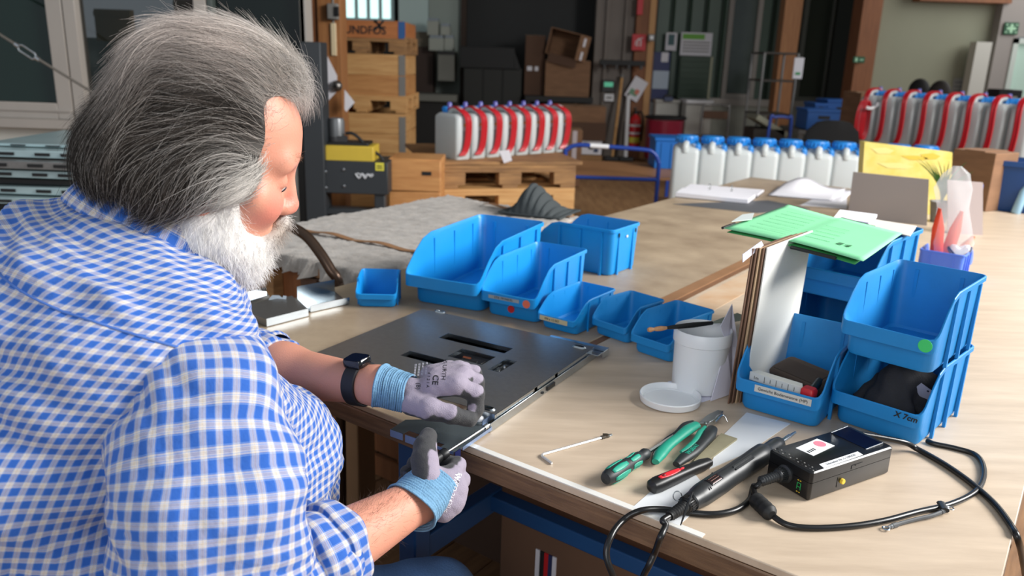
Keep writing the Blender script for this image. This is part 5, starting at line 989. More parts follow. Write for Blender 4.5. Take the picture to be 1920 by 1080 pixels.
t = thing('cardboard_box', 'small brown carton right of the single canister on the table', 'box', M=T((Y(1868, 370, 3.55)[0]-.02, 3.66, TZ), R(28))); b = MB(); hb_ = Y(1860, 285, 3.6)[2]-TZ; b.box((0, 0, hb_/2), (.17, .2, hb_)); b.build('body', m_card, t, bevel=.003); b = MB(); b.box((0, 0, hb_+.002), (.17, .095, .004)); b.build('flap', m_card, t)
# blue tub and bottle at the right edge
c = Z(1905, 400, TZ); t = thing('blue_tub', 'dark blue tub at the right edge of the table end', 'tub', (c[0]+.06, c[1]+.10, TZ), R(-35)); hT = Y(1905, 305, c[1])[2]-TZ
b = MB(); b.loft([rr(.13, .10, .03, 0), rr(.135, .105, .03, .01), rr(.15, .12, .03, hT), rr(.145, .115, .03, hT), rr(.13, .10, .03, .012)]); b.build('tub_wall', mat('navy_tub', (14, 66, 128), .5), t); b = MB(); b.loft([rr(.158, .128, .032, hT-.02), rr(.158, .128, .032, hT+.002), rr(.145, .115, .03, hT+.002)], cap=False); b.build('rim', mat('navy_tub', (14, 66, 128), .5), t)
c = Z(1896, 398, TZ)+np.array([-.0, -.03, 0]); t = thing('spray_bottle', 'slim pale blue bottle with white cap leaning by the blue tub', 'bottle', M=T(c, ry=R(12))); b = MB(); b.lathe([(.016, 0), (.019, .004), (.019, .1), (.008, .13), (.008, .14)], 20); b.build('bottle_body', mat('pale_blue_plastic', (150, 190, 214), .3), t); b = MB(); b.lathe([(.011, .138), (.01, .165), (0, .167)], 16); b.build('cap', mat('cream_plastic', (214, 196, 160), .5), t)
# open ring binder and loose sheets near the front canisters
t = thing('ring_binder', 'open ring binder with white pages on the table', 'binder', (0, 0, 0)); c4 = [Z(1266, 370, TZ), Z(1402, 383, TZ), Z(1432, 361, TZ), Z(1294, 350, TZ)]
def slab(b, P, z0, z1): b.add([p+np.array([0, 0, z0]) for p in P]+[p+np.array([0, 0, z1]) for p in P], [(3, 2, 1, 0), (4, 5, 6, 7)]+[(i, (i+1) % 4, 4+(i+1) % 4, 4+i) for i in range(4)])
b = MB(); slab(b, [c4[0], c4[1], c4[1]*.55+c4[2]*.45, c4[0]*.55+c4[3]*.45], .003, .022); b.build('page_block', m_paper, t, bevel=.001, seg=1)
b = MB(); slab(b, [c4[0]*.42+c4[3]*.58, c4[1]*.42+c4[2]*.58, c4[2], c4[3]], .003, .014); b.build('page_block', m_paper, t, bevel=.001, seg=1)
b = MB(); slab(b, c4, 0, .003); b.build('cover', m_ink, t)
for f in (.36, .66):
    p = (c4[0]*.5+c4[3]*.5)*(1-f)+(c4[1]*.5+c4[2]*.5)*f; dv_ = unit(c4[3]-c4[0]); b = MB(); b.tube([p+dv_*(-.022*math.cos(a))+np.array([0, 0, .018+.032*math.sin(a)]) for a in np.linspace(0, PI, 15)], .0022, 8); b.build('ring', m_steel, t)
quadsheet('mouse_mat', 'dark grey thin mat under the open ring binder', 'mat', [Z(1262, 383, TZ), Z(1420, 400, TZ), Z(1520, 392, TZ), Z(1440, 376, TZ)], mat('slate_mat', (86, 88, 92), .6), .0016)
t = thing('loose_sheets', 'curled white sheets lying right of the ring binder', 'paper', (0, 0, 0)); c4 = [Z(1440, 368, TZ), Z(1560, 378, TZ), Z(1586, 356, TZ), Z(1470, 352, TZ)]
b = MB(); b.grid(lambda i, j: (c4[0]*(1-i/14)+c4[1]*i/14)*(1-j/6)+(c4[3]*(1-i/14)+c4[2]*i/14)*j/6+np.array([0, 0, .006+.05*math.exp(-((i-4)/4)**2)*(j/6)]), 15, 7); b.build('top_sheet', m_paper, t, solid=.0012, angle=60)
b = MB(); b.grid(lambda i, j: (c4[0]*(1-i/14)+c4[1]*i/14)*(1-j/6)+(c4[3]*(1-i/14)+c4[2]*i/14)*j/6+np.array([.04, -.01, .001]), 15, 7); b.build('lower_sheet', m_paper, t, solid=.001)
quadsheet('paper_sheet', 'white sheet lying at the right foot of the front canisters', 'paper', [Z(1500, 385, TZ), Z(1588, 392, TZ), Z(1588, 366, TZ), Z(1540, 366, TZ)], m_paper, .001)
# ================================================================ hand tools in the foreground
m_teal = mat('teal_grip', (34, 156, 130), .45, var=.15, vscale=40); m_grip = mat('dark_grip', (36, 40, 42), .5, var=.15, vscale=60)
# hex key
t = thing('hex_key', 'bent silver hex key with a small clip on its tip', 'key', (0, 0, 0)); r_ = .0022; hk = [Z(1035, 869, TZ+r_), Z(1013, 853, TZ+r_), Z(1130, 820, TZ+r_)]
d1_, d2_ = unit(hk[0]-hk[1]), unit(hk[2]-hk[1]); b = MB(); b.tube([hk[0], hk[1]+d1_*.006, hk[1]+d1_*.002+d2_*.002, hk[1]+d2_*.006, hk[2]], r_, 6); b.build('rod', mat('satin_silver', (226, 226, 224), .35, metal=.6), t, angle=20)
b = MB(); b.tube([hk[2]-d2_*.003, hk[2]+d2_*.012], [.0034, .0034], 8); b.box(hk[2]+d2_*.005+np.array([0, 0, .003]), (.008, .004, .004)); b.build('clip', mat('dark_clip', (84, 78, 70), .4, metal=.7), t); b = MB(); b.tube([hk[2]+d2_*.011, hk[2]+d2_*.019], [.003, .0022], 8); b.build('tip', m_steel, t)
# green black screwdriver
rS = .0128; a0, a1 = Z(1137, 897, TZ+rS), Z(1262, 818, TZ+.011); t = thing('screwdriver', 'screwdriver with green and black bulbous handle left of the pliers', 'screwdriver', M=along(a0, a1)); LH_ = np.linalg.norm(a1-a0)
k = np.linalg.norm(Z(1215, 846, TZ+rS)-a0); prof = [(0, -.003), (.0085, -.002), (.0108, .003), (.0128, .016), (.0132, .03), (.0118, .05), (.0098, k*.55), (.0105, k*.62), (.0112, k*.68), (.0095, k*.78), (.0078, k*.82), (.0085, k*.86), (.0092, k*.92), (.0065, k*.98), (.0045, k)]
b = MB(); b.lathe(prof, 30); b.build('handle', m_grip, t)
for z0, z1, n_ in ((.008, .046, 6), (k*.50, k*.70, 6)):
    for i in range(n_):
        b = MB(); a = 2*PI*i/n_; zz_ = np.linspace(z0, z1, 9); zp = [p[1] for p in prof]; rp = [p[0] for p in prof]
        def gf(i_, j_): z_ = zz_[i_]; w_ = .36*math.sin(PI*(.12+.76*i_/8))**.5; r__ = np.interp(z_, zp, rp)+.0004; an = a+w_*(j_/5*2-1); return (r__*math.cos(an), r__*math.sin(an), z_)
        b.grid(gf, 9, 6); b.build('grip_insert', m_teal, t, solid=.0008)
b = MB(); b.cyl((0, 0, k-.006), (0, 0, LH_), .0031, n=6); b.build('shaft', m_steel, t)
text('Wera', .008, frame((0, 0, 0), (1, 0, 0), (0, 1, 0), (0, 0, 1)), m_white, t, world=False) if False else None
# pliers
pl = thing('pliers', 'pliers with teal and black handles and hooked steel jaws', 'pliers', (0, 0, 0))
zP = TZ+.009
def hp(pts, rad, m, nm, n=14, flat=.75): b = MB(); b.tube(smooth_path([Z(u, v, zP+dz) for u, v, dz in pts], 6), np.interp(np.linspace(0, 1, (len(pts)-1)*6+1), np.linspace(0, 1, len(rad)), rad), n, flat=flat); return b.build(nm, m, pl)
h1 = hp([(1229, 866, 0), (1238, 852, 0), (1252, 836, .002), (1272, 820, .004), (1290, 806, .005), (1306, 797, .005)], [.006, .0098, .0092, .0085, .0102, .0085], m_teal, 'handle')
hp([(1226, 868, -.003), (1232, 846, -.003), (1250, 826, -.001), (1270, 812, .001), (1284, 798, .002), (1300, 792, .003)], [.0045, .006, .0055, .0055, .0065, .005], m_grip, 'grip_back')
h2_ = hp([(1268, 871, 0), (1284, 858, 0), (1302, 846, .002), (1318, 830, .004), (1330, 815, .005), (1336, 804, .005)], [.006, .0095, .0092, .0088, .011, .0085], m_grip, 'handle')
hp([(1277, 848, .001), (1292, 838, .003), (1304, 826, .005), (1312, 812, .007), (1322, 800, .007)], [.003, .0055, .0052, .005, .003], m_teal, 'grip_insert')
m_jaw = mat('brushed_steel', (168, 170, 168), .35, metal=1., var=.15, vscale=40)
b = MB(); jc = [Z(1308, 800, zP), Z(1326, 800, zP), Z(1345, 790, zP), Z(1356, 777, zP), Z(1345, 775, zP), Z(1326, 784, zP)]; n_ = len(jc); b.add([p-np.array([0, 0, .004]) for p in jc]+[p+np.array([0, 0, .007]) for p in jc], [tuple(range(n_-1, -1, -1)), tuple(range(n_, 2*n_))]+[(i, (i+1) % n_, n_+(i+1) % n_, n_+i) for i in range(n_)]); b.build('jaw', m_jaw, pl, bevel=.0012)
b = MB(); b.tube(smooth_path([Z(1338, 790, zP+.004), Z(1350, 779, zP+.006), Z(1358, 780, zP+.004), Z(1364, 791, zP-.004)], 6), np.linspace(.0042, .0014, 19), 10, flat=.6); b.build('jaw_tip', m_steel, pl)
b = MB(); b.lathe([(.0052, 0), (.0045, .0025), (0, .003)], 16, T(Z(1325, 793, zP+.006))); b.build('rivet', m_jaw, pl)
dgp = bpy.context.evaluated_depsgraph_get(); bv = BVHTree.FromObject(h2_, dgp)
fx = unit(Z(1312, 838, zP)-Z(1278, 864, zP)); fy = np.cross((0, 0, 1), fx); tc_ = (Z(1278, 864, zP)+Z(1314, 837, zP))/2+fy*-.001
text('WISENT', .0098, frame(tc_, fx, fy, (0, 0, 1)), m_teal, pl, bvh=bv, bold=.0002)
# wooden chip and white backing
quadsheet('worn_card', 'worn greenish cardboard piece beneath the pliers', 'card', [Z(1300, 868, TZ), Z(1314, 876, TZ), Z(1382, 826, TZ), Z(1352, 816, TZ)], mat('worn_greenish_card', (158, 150, 122), .7, var=.25, vscale=20), .004)
quadsheet('plastic_sleeve', 'translucent white plastic sleeve under the label bin edge', 'sleeve', [Z(1330, 880, TZ), Z(1400, 850, TZ), Z(1482, 795, TZ), Z(1400, 774, TZ), Z(1352, 820, TZ)], mat('white_film_sheet', (224, 226, 228), .25), .0009)
quadsheet('plastic_sleeve', 'white film piece under the cutter knife at the table edge', 'sleeve', [Z(1186, 952, TZ), Z(1272, 986, TZ), Z(1336, 930, TZ), Z(1300, 886, TZ), Z(1232, 912, TZ)], mat('white_film_sheet', (224, 226, 228), .25), .0009)
# cutter knife
a0, a1 = Z(1222, 913, TZ+.010), Z(1330, 866, TZ+.009); t = thing('cutter_knife', 'black cutter knife with red slide lying left of the power driver', 'knife', M=along(a0, a1)); Lc = np.linalg.norm(a1-a0)
sec = lambda w_, h_, z_: [(w_*math.copysign(abs(math.cos(a))**.7, math.cos(a)), h_*math.copysign(abs(math.sin(a))**.7, math.sin(a)), z_) for a in np.linspace(0, 2*PI, 20, endpoint=False)]
b = MB(); b.loft([sec(.004, .004, -.004), sec(.0095, .009, .0), sec(.0115, .0105, .012), sec(.0105, .010, Lc*.4), sec(.0085, .0085, Lc*.7), sec(.0095, .0085, Lc*.85), sec(.007, .006, Lc)]); ck = b.build('body', m_black, t)
bv = BVHTree.FromObject(ck, bpy.context.evaluated_depsgraph_get()); Mi = ROOT[t.name].inverted().to_3x3(); up_ = np.array(Mi @ Vector((-.25, -.35, 1))); up_[2] = 0; up_ = unit(up_); sd2 = np.cross((0, 0, 1), up_)
def onb(z_, w_): 
    o_ = Vector(up_*.05+sd2*w_+np.array([0, 0, z_])); h_ = bv.ray_cast(o_, -Vector(up_)); return np.array(h_[0])+up_*.0006 if h_[0] else np.array(o_)-up_*.04
b = MB(); b.grid(lambda i, j: onb(.014+i*.0032, (-1+2*j/6)*.0048*math.sin(PI*(.12+.76*i/14))**.6), 15, 7); b.build('red_slide', mat('slide_red', (222, 44, 54), .4), t, solid=.0016); b = MB(); b.ball(onb(.024, 0)+up_*.0005, (.0025, .0025, .004), 10); b.build('slide_hole', mat('dark_red', (120, 14, 20), .5), t); b = MB(); b.ball(onb(.064, 0), (.002, .002, .005), 8); b.build('red_mark', mat('slide_red', (222, 44, 54), .4), t)
# power driver
m_drv = mat('driver_black', (40, 42, 44), .38, var=.1, vscale=80)
rD = .0172; a0, a1 = Z(1294, 942, TZ+.0145), Z(1464, 829, TZ+.0175); t = thing('electric_screwdriver', 'black inline electric screwdriver with steel bit resting on the table', 'screwdriver', M=along(a0, a1)); Ld = np.linalg.norm(a1-a0)
b = MB(); b.lathe([(.0105, .0), (.0128, .002), (.0135, .012), (.0150, .018), (.0165, .03), (.0168, .075), (.0158, .1), (.0160, .16), (.0168, Ld-.075), (.0168, Ld-.058), (.0135, Ld-.05), (.012, Ld-.045), (.0125, Ld-.02), (.011, Ld-.006), (.0072, Ld)], 32); dbody = b.build('housing', m_drv, t)
b = MB(); b.lathe([(.0060, Ld-.002), (.0055, Ld+.004), (.0038, Ld+.006), (.0038, Ld+.03), (.003, Ld+.034), (.0022, Ld+.05), (0, Ld+.051)], 12); b.build('bit', m_steel, t)
b = MB(); b.lathe([(.0096, -.014), (.0110, -.012), (.0110, -.002), (.0096, 0)], 24); [b.box((.0112*math.cos(a), .0112*math.sin(a), -.007), (.0018, .0018, .009), T(rz=0)) for a in np.linspace(0, 2*PI, 20, endpoint=False)]; b.build('collar', m_black, t)
b = MB(); b.lathe([(.0062, -.05)]+[(.0062+.0012*(i % 2)+.0001*i, -.048+i*.0024) for i in range(14)]+[(.0085, -.014)], 18); b.build('strain_relief', m_blackm, t)
Mi = ROOT[t.name].inverted().to_3x3(); bvd = BVHTree.FromObject(dbody, bpy.context.evaluated_depsgraph_get())
upd = np.array(Mi @ Vector((-.2, -.45, 1))); upd[2] = 0; upd = unit(upd); sdd = np.cross(upd, (0, 0, 1))
def ond(z_, ang, off=.0004): 
    n_ = upd*math.cos(ang)+sdd*math.sin(ang); h_ = bvd.ray_cast(Vector(n_*.05+np.array([0, 0, z_])), -Vector(n_)); return np.array(h_[0])+n_*off
b = MB(); b.grid(lambda i, j: ond(.040+i*.0026, (-.42+.84*j/7)), 12, 8); lb = b.build('name_plate', mat('dark_plate', (28, 20, 20), .25), t, solid=.0006)
for k_ in range(3): b = MB(); b.grid(lambda i, j: ond(.044+i*.0026, -.32+.24*k_+.06*j, .0009), 9, 2); b.build('print', mat('plate_print', (120, 84, 80), .5), lb)
for a in (-.35, -.05): b = MB(); b.tube([ond(.105+.004*i, a, .0006) for i in range(14)], .0014, 8); b.build('rib', m_drv, t)
for z_, a in ((.072, .75), (.034, -.6), (.03, -.6)): b = MB(); b.tube([ond(z_, a, 0), ond(z_+.001, a+.22, 0)], .001, 6); b.build('slot', m_ink, t)
b = MB(); b.tube([(.0172*math.cos(1.0), 0, z_) for z_ in (.02, Ld-.06)], .0006, 6); b.build('seam', m_ink, t)
p = Z(1270, 930, TZ+.012); t2 = None; b = MB(); b.tube([p+np.array([.006*math.cos(a), .002*math.sin(a), .0065*math.sin(a)]) for a in np.linspace(0, 2*PI, 21)], .0008, 6, closed=True); b.build('hang_ring', m_steel, t, world=True)
b = MB(); b.tube([Z(1299, 922, TZ+.028), Z(1290, 945, TZ+.03), Z(1276, 985, TZ+.008)], [.0006, .0022, .0008], 6, flat=.5); b.build('cable_tie', m_black, t, world=True)
# power supply box
pz = TZ+.046; A0, A1, A2, A3 = Z(1440, 842, pz), Z(1525, 888, pz), Z(1678, 835, pz), Z(1590, 800, pz)
pc = (A0+A1+A2+A3)/4; exb = unit((A2-A1)+(A3-A0)); exb[2] = 0; exb = unit(exb); eyb = np.array([-exb[1], exb[0], 0]); LXb = (np.linalg.norm(A2-A1)+np.linalg.norm(A3-A0))/2; LYb = (np.linalg.norm(A1-A0)+np.linalg.norm(A2-A3))/2
ps = thing('power_supply', 'black power supply box with white labels and yellow button', 'power supply', M=frame((pc[0], pc[1], TZ), exb, eyb, (0, 0, 1)))
m_ps = mat('ps_black', (22, 22, 24), .3, var=.1, vscale=60)
b = MB(); b.loft([rr(LXb/2-.002, LYb/2-.002, .004, .001), rr(LXb/2, LYb/2, .005, .004), rr(LXb/2, LYb/2, .005, .0285)]); b.build('lower_shell', m_ps, ps)
b = MB(); b.loft([rr(LXb/2, LYb/2, .005, .0292), rr(LXb/2, LYb/2, .005, .044), rr(LXb/2-.002, LYb/2-.002, .005, .046)]); b.build('upper_shell', m_ps, ps)
MPi = ROOT[ps.name].inverted(); lp = lambda u, v: MPi @ Vector(Z(u, v, pz))
def topq(pts, m, nm, th=.0006, par=ps, z=.046):
    P = [np.array((*(lp(u, v).xy), z)) for u, v in pts]; b = MB(); b.add(P+[p+np.array([0, 0, th]) for p in P], [(3, 2, 1, 0), (4, 5, 6, 7)]+[(i, (i+1) % 4, 4+(i+1) % 4, 4+i) for i in range(4)]); return b.build(nm, m, par, smooth=False)
m_lw = mat('label_white', (236, 238, 240), .4)
L1 = topq([(1492, 840.5), (1525, 855), (1565, 836), (1532, 823)], m_lw, 'square_label'); c = lp(1537, 833); b = MB(); b.lathe([(.0092, 0), (.0092, .0003)], 24, T((c.x, c.y, .0466), s=1)); b.build('pink_stamp', mat('pink_stamp', (226, 130, 148), .5), L1)
for i in range(4): c = lp(1510+3.4*i+6, 846-1.7*i+2); b = MB(); b.box((c.x, c.y, .0468), (.0022, .006, .0003)); b.build('bar_print', m_ink, L1)
text('CAFETEC', .0028, frame((*lp(1538, 834).xy, .0470), (1, 0, 0), (0, 1, 0), (0, 0, 1)), m_red, ps, world=False) if False else None
L2 = topq([(1536, 871), (1545, 878), (1618, 853), (1608, 847)], m_lw, 'strip_label'); d_ = (lp(1612, 850)-lp(1541, 874)).normalized(); c = lp(1577, 862.5)
text('Schrauber Nr. G 5305/20', .0062, frame((c.x, c.y, .0468), (d_.x, d_.y, 0), (-d_.y, d_.x, 0), (0, 0, 1)), mat('grey_print', (150, 150, 152), .6), ps, world=False)
topq([(1559, 812), (1625, 843), (1654, 832), (1589, 801)], mat('display_blue_black', (10, 14, 34), .15), 'display_window')
b = MB()
for q0, q1 in (((1558, 812), (1589, 800)), ((1623, 843), (1655, 831))): b.tube([(*lp(*q0).xy, .0468), (*lp(*q1).xy, .0468)], .0009, 6)
b.build('display_edge', m_steel, ps)
text('\u25a0 \u25a0\u25a0 \u25a0', .006, frame((*lp(1606, 822).xy, .0468), (1, 0, 0), (0, 1, 0), (0, 0, 1)), mat('dim_blue_print', (40, 62, 120), .4), ps, world=False) if False else None
for i in range(22):
    u_ = 1462+(i % 11)*7.2; v_ = 838+(i % 11)*4.0+(i//11)*2.2-(i//11)*0; c = lp(u_-(i//11)*5-4, v_+2); b = MB(); b.lathe([(.0013, 0), (.001, .0006), (0, .0007)], 8, T((c.x, c.y, .046))); b.build('vent_dot', m_grey if i % 2 else m_drv, ps)
c1 = lp(1575, 911); yf = -LYb/2
def fr_(u, z): return (MPi @ Vector(Y(u, 900, (A1*.55+A2*.45)[1]-.01))).x
b = MB(); b.lathe([(.0042, 0), (.0042, .003), (.0036, .004), (0, .004)], 18, T((-.022, yf, .0165), rx=R(90))); b.build('yellow_button', mat('yellow_button', (236, 196, 60), .4), ps)
b = MB(); [b.box((x_, yf-.0003, .0165), (.0004, .0004, .016)) for x_ in (-.032,)]; b.box((.008, yf-.0003, .037), (.024, .0005, .0006)); b.box((-.004, yf-.0003, .034), (.0006, .0005, .006)); b.build('moulded_line', m_ink, ps)
text('0', .004, frame((.004, yf-.0004, .036), (1, 0, 0), (0, 0, 1), (0, -1, 0)), m_ink, ps, world=False)
xf = -LXb/2
b = MB(); [b.box((xf-.0003, y_, z_), (.0006, w_, h_)) for y_, z_, w_, h_ in ((-.018, .016, .0012, .010), (-.024, .016, .0012, .010), (-.021, .021, .006, .0012), (-.021, .015, .006, .0012))]; b.build('green_symbol', mat('green_symbol', (40, 150, 80), .5), ps)
b = MB(); [b.box((xf-.0003, y_, z_), (.0006, .0022, .0012)) for y_, z_ in ((-.019, .025), (-.023, .025), (-.019, .007), (-.023, .007))]; b.build('yellow_symbol', mat('yellow_button', (236, 196, 60), .4), ps)
# cables
def cable(name, label, pts, r, extra=None, n=8, m=None):
    t = thing(name, label, 'cable', (0, 0, 0)); b = MB(); b.tube(smooth_path(pts, 9), r, 10); b.build('cord', m or mat('cable_black', (20, 20, 21), .3), t); return t
ROp = ROOT[ps.name]; jk = np.array(ROp @ Vector((xf, .004, .024))); jd = np.array(ROp.to_3x3() @ Vector((-1, 0, 0)))
Ms = along(jk, jk+jd); 
c1_ = cable('driver_lead', 'black lead with ferrite core looping from power box across the table', [jk+jd*.05, jk+jd*.058+np.array([0, 0, -.006]), Z(1413, 912, TZ+.014), Z(1416, 928, TZ+.011), Z(1428, 945, TZ+.011), Z(1450, 968, TZ+.007), Z(1480, 985, TZ+.005), Z(1530, 990, TZ+.004), Z(1600, 986, TZ+.004), Z(1660, 976, TZ+.004), Z(1720, 960, TZ+.004), Z(1780, 946, TZ+.004), Z(1825, 925, TZ+.004), Z(1843, 900, TZ+.004), Z(1843, 872, TZ+.004), Z(1828, 852, TZ+.004), Z(1790, 840, TZ+.004), Z(1752, 832, TZ+.004), Z(1738, 826, TZ+.004)], .0042)
b = MB(); b.lathe([(.0135, 0), (.0135, .003), (.0095, .005), (.0095, .017), (.0085, .018)]+[(.0062+.0013*(i % 2), .019+i*.0024) for i in range(14)]+[(.0045, .054)], 20, Ms); [b.box((.0098*math.cos(a), .0098*math.sin(a), .010), (.0016, .0016, .008), Ms) for a in np.linspace(0, 2*PI, 18, endpoint=False)]; b.build('plug', m_drv, c1_)
fa, fb_ = Z(1416, 936, TZ+.012), Z(1450, 968, TZ+.011); b = MB(); b.lathe([(.006, -.004), (.0105, 0), (.0115, .003)]+[(.0115-(.0008 if i % 3 == 2 else 0), .003+i*.0032) for i in range(9)]+[(.0115, .033), (.0105, .036), (.006, .040)], 18, along(fa, fb_)); b.build('ferrite_core', m_blackm, c1_)
# earth strap tied to the lead
t = thing('earth_strap', 'short grey earth strap with ring terminals lying by the lead', 'strap', (0, 0, 0)); pts = [Z(1668, 988, TZ+.003), Z(1690, 981, TZ+.003), Z(1720, 973, TZ+.004), Z(1750, 966, TZ+.005), Z(1776, 955, TZ+.006)]
b = MB(); b.tube(smooth_path(pts, 6), .0028, 8); b.build('braid', mat('grey_sleeve', (76, 78, 80), .5), t)
for q, d_ in ((pts[0], unit(pts[0]-pts[1])), (pts[-1], unit(pts[-1]-pts[-2]))):
    b = MB(); c_ = q+d_*.007; b.tube([c_+np.array([.0042*math.cos(a), .0042*math.sin(a), 0]) for a in np.linspace(0, 2*PI, 19)], .0013, 6, flat=.6); b.tube([q-d_*.006, q+d_*.003], [.0032, .0022], 8); b.build('ring_terminal', m_steel, t)
    b = MB(); b.tube([q-d_*.014, q-d_*.005], .0036, 8); b.build('crimp_sleeve', mat('grey_sleeve', (76, 78, 80), .5), t)
b = MB(); b.tube([Z(1764, 943, TZ+.006), Z(1772, 957, TZ+.008)], .006, 8, flat=.6); b.build('cable_tie', m_black, t)
c2_ = cable('mains_cable', 'black mains cable running from the power box over the right table edge', [np.array(ROp @ Vector((LXb/2+.004, .030, .036))), Z(1690, 828, TZ+.02), Z(1720, 842, TZ+.006), Z(1770, 870, TZ+.0045), Z(1820, 905, TZ+.0045), Z(1865, 945, TZ+.0045), Z(1895, 985, TZ+.004), Z(1908, 1010, TZ-.0), Z(1918, 1050, TZ-.05), Z(1925, 1120, TZ-.16), Z(1925, 1300, TZ-.4)], .0046)
pk = np.array(ROp @ Vector((LXb/2-.003, .030, .036))); b = MB(); b.tube([pk, pk+np.array(ROp.to_3x3() @ Vector((.014, 0, -.001)))], [.0062, .0042], 12); b.build('metal_plug', m_steel, c2_)
tl = np.array(ROOT['electric_screwdriver'] @ Vector((0, 0, -.05))); td = unit(np.array(ROOT['electric_screwdriver'].to_3x3() @ Vector((0, 0, -1))))
c3_ = cable('tool_cable', 'black cable hanging from the driver tail over the front table edge', [tl, tl+td*.015, Z(1248, 985, TZ+.010), Z(1238, 1008, TZ+.004), D(1228, 1036, 1.05), D(1216, 1062, 1.05), D(1205, 1085, 1.07), D(1185, 1150, 1.12), D(1170, 1230, 1.2)], .0045)
c4_ = cable('tool_cable', 'black cable looping from behind the driver down over the front edge', [Z(1412, 915, TZ+.007), Z(1405, 938, TZ+.005), Z(1380, 956, TZ+.005), Z(1340, 964, TZ+.005), Z(1290, 961, TZ+.004), Z(1240, 955, TZ+.006), Z(1200, 958, TZ+.008), D(1168, 976, 1.085), D(1146, 1005, 1.06), D(1137, 1040, 1.05), D(1150, 1080, 1.05), D(1172, 1130, 1.07), D(1185, 1230, 1.15)], .0045)
# ================================================================ far left: sheet metal stack, bracing cable
m_galv2s = m_galv2; m_galv2 = mat('bright_zinc_trays', (186, 208, 210), .3, metal=.45, var=.15, vscale=6)
t = thing('metal_parts_stack', 'stack of bright zinc chassis trays on a rack behind the man', 'stack', (0, 0, 0)); yS = 2.7
xa_ = Y(-60, 340, yS)[0]; xb_ = Y(150, 340, yS)[0]
for i, (v0, v1, m, dy) in enumerate(((278, 284, m_galv2, .12), (286, 300, m_galv2, .05), (303, 318, m_galv, .0), (322, 336, m_galv2, .02), (341, 352, m_black, .06), (354, 368, m_galv2, .03), (372, 384, m_galv2, .0), (388, 400, m_black, .05), (402, 414, m_galv2, .02))):
    z1, z0 = Y(60, v0, yS)[2], Y(60, v1, yS)[2]; b = MB(); b.box(((xa_+xb_)/2, yS+.25+dy, (z0+z1)/2), (xb_-xa_-.02*(i % 3), .5, z1-z0)); tr = b.build('tray', m, t, bevel=.002, seg=1)
    if m != m_black: 
        for f in (.3, .62, .85): b = MB(); b.box((xa_+(xb_-xa_)*f, yS+dy-.002, (z0+z1)/2), (.05, .006, (z1-z0)*.4)); b.build('slot', m_black, tr)
m_galv2 = m_galv2s
t = thing('parts_rack', 'dark rack table carrying the zinc tray stack', 'table', (0, 0, 0)); zk = Y(60, 414, yS)[2]; b = MB(); b.box(((xa_+xb_)/2, yS+.28, zk-.03), (xb_-xa_+.1, .7, .05)); b.build('shelf', m_black, t)
for xx in (xa_+.03, xb_-.03):
    for yy in (yS+.02, yS+.55): b = MB(); b.box((xx, yy, zk/2-.03), (.05, .05, zk-.05)); b.build('leg', m_black, t)
t = thing('bracing_cable', 'thin steel bracing cable with turnbuckle running down past the window', 'cable', (0, 0, 0)); yq = 4.2; q0, q1, q2, q3 = Y(-30, 46, yq), Y(32, 85, yq), Y(70, 110, yq), Y(300, 250, yq); b = MB(); m_rope = mat('grey_rope', (116, 110, 102), .5, metal=.3)
q00 = q0+(q0-q1)*6; q00[1] = 4.66; b.tube([q00, q0, q1], .007, 8); b.tube([q2, q3], .007, 8); b.build('wire_rope', m_rope, t); b = MB(); b.box((q3[0], q3[1], q3[2]/2+.02), (.05, .05, q3[2]+.04)); b.build('anchor_post', m_black, t); dq = unit(q2-q1); nq = unit(np.cross(dq, (0, 1, 0))); b = MB(); [b.tube([q1, q1+dq*.02+nq*s_, q2-dq*.02+nq*s_, q2], .005, 8) for s_ in (-.016, .016)]; b.lathe([(.011, -.012), (.011, .012)], 10, along(q1, q2)); b.lathe([(.011, -.012), (.011, .012)], 10, along(q2, q1)); b.build('turnbuckle', m_steel, t)
# ================================================================ the seated man
from mathutils import noise as mnoise
HP0 = np.array([-.385, .989, 1.228]); hy, hp_, hr_ = .50, .284, .096
HX = np.array([math.cos(hy)*math.cos(hp_), math.sin(hy)*math.cos(hp_), -math.sin(hp_)]); _Y = np.array([-math.sin(hy), math.cos(hy), 0]); _Z = np.cross(HX, _Y)
HY = math.cos(hr_)*_Y+math.sin(hr_)*_Z; HZ = np.cross(HX, HY); HM = np.stack([HX, HY, HZ], 1)
def hw(*l): return HP0+HM@np.array(l)
ef = np.array([math.cos(.60), math.sin(.60), 0]); er = np.array([math.sin(.60), -math.cos(.60), 0]); B0 = np.array([-.468, .983, 0])
def BP(p, z, lat=0.): return B0+ef*p+er*lat+np.array([0, 0, z])
RS, RE, RW = np.array([-.335, .805, 1.02]), D(452, 1130, .87), D(790, 934, 1.125)
LS, LE, LW = BP(.02, 1.02, -.20), D(440, 684, 1.43), D(712, 724, 1.27)
man = thing('person', 'bearded man with grey hair in a blue checked shirt seated at the table, working', 'person', (-.62, .93, 0))
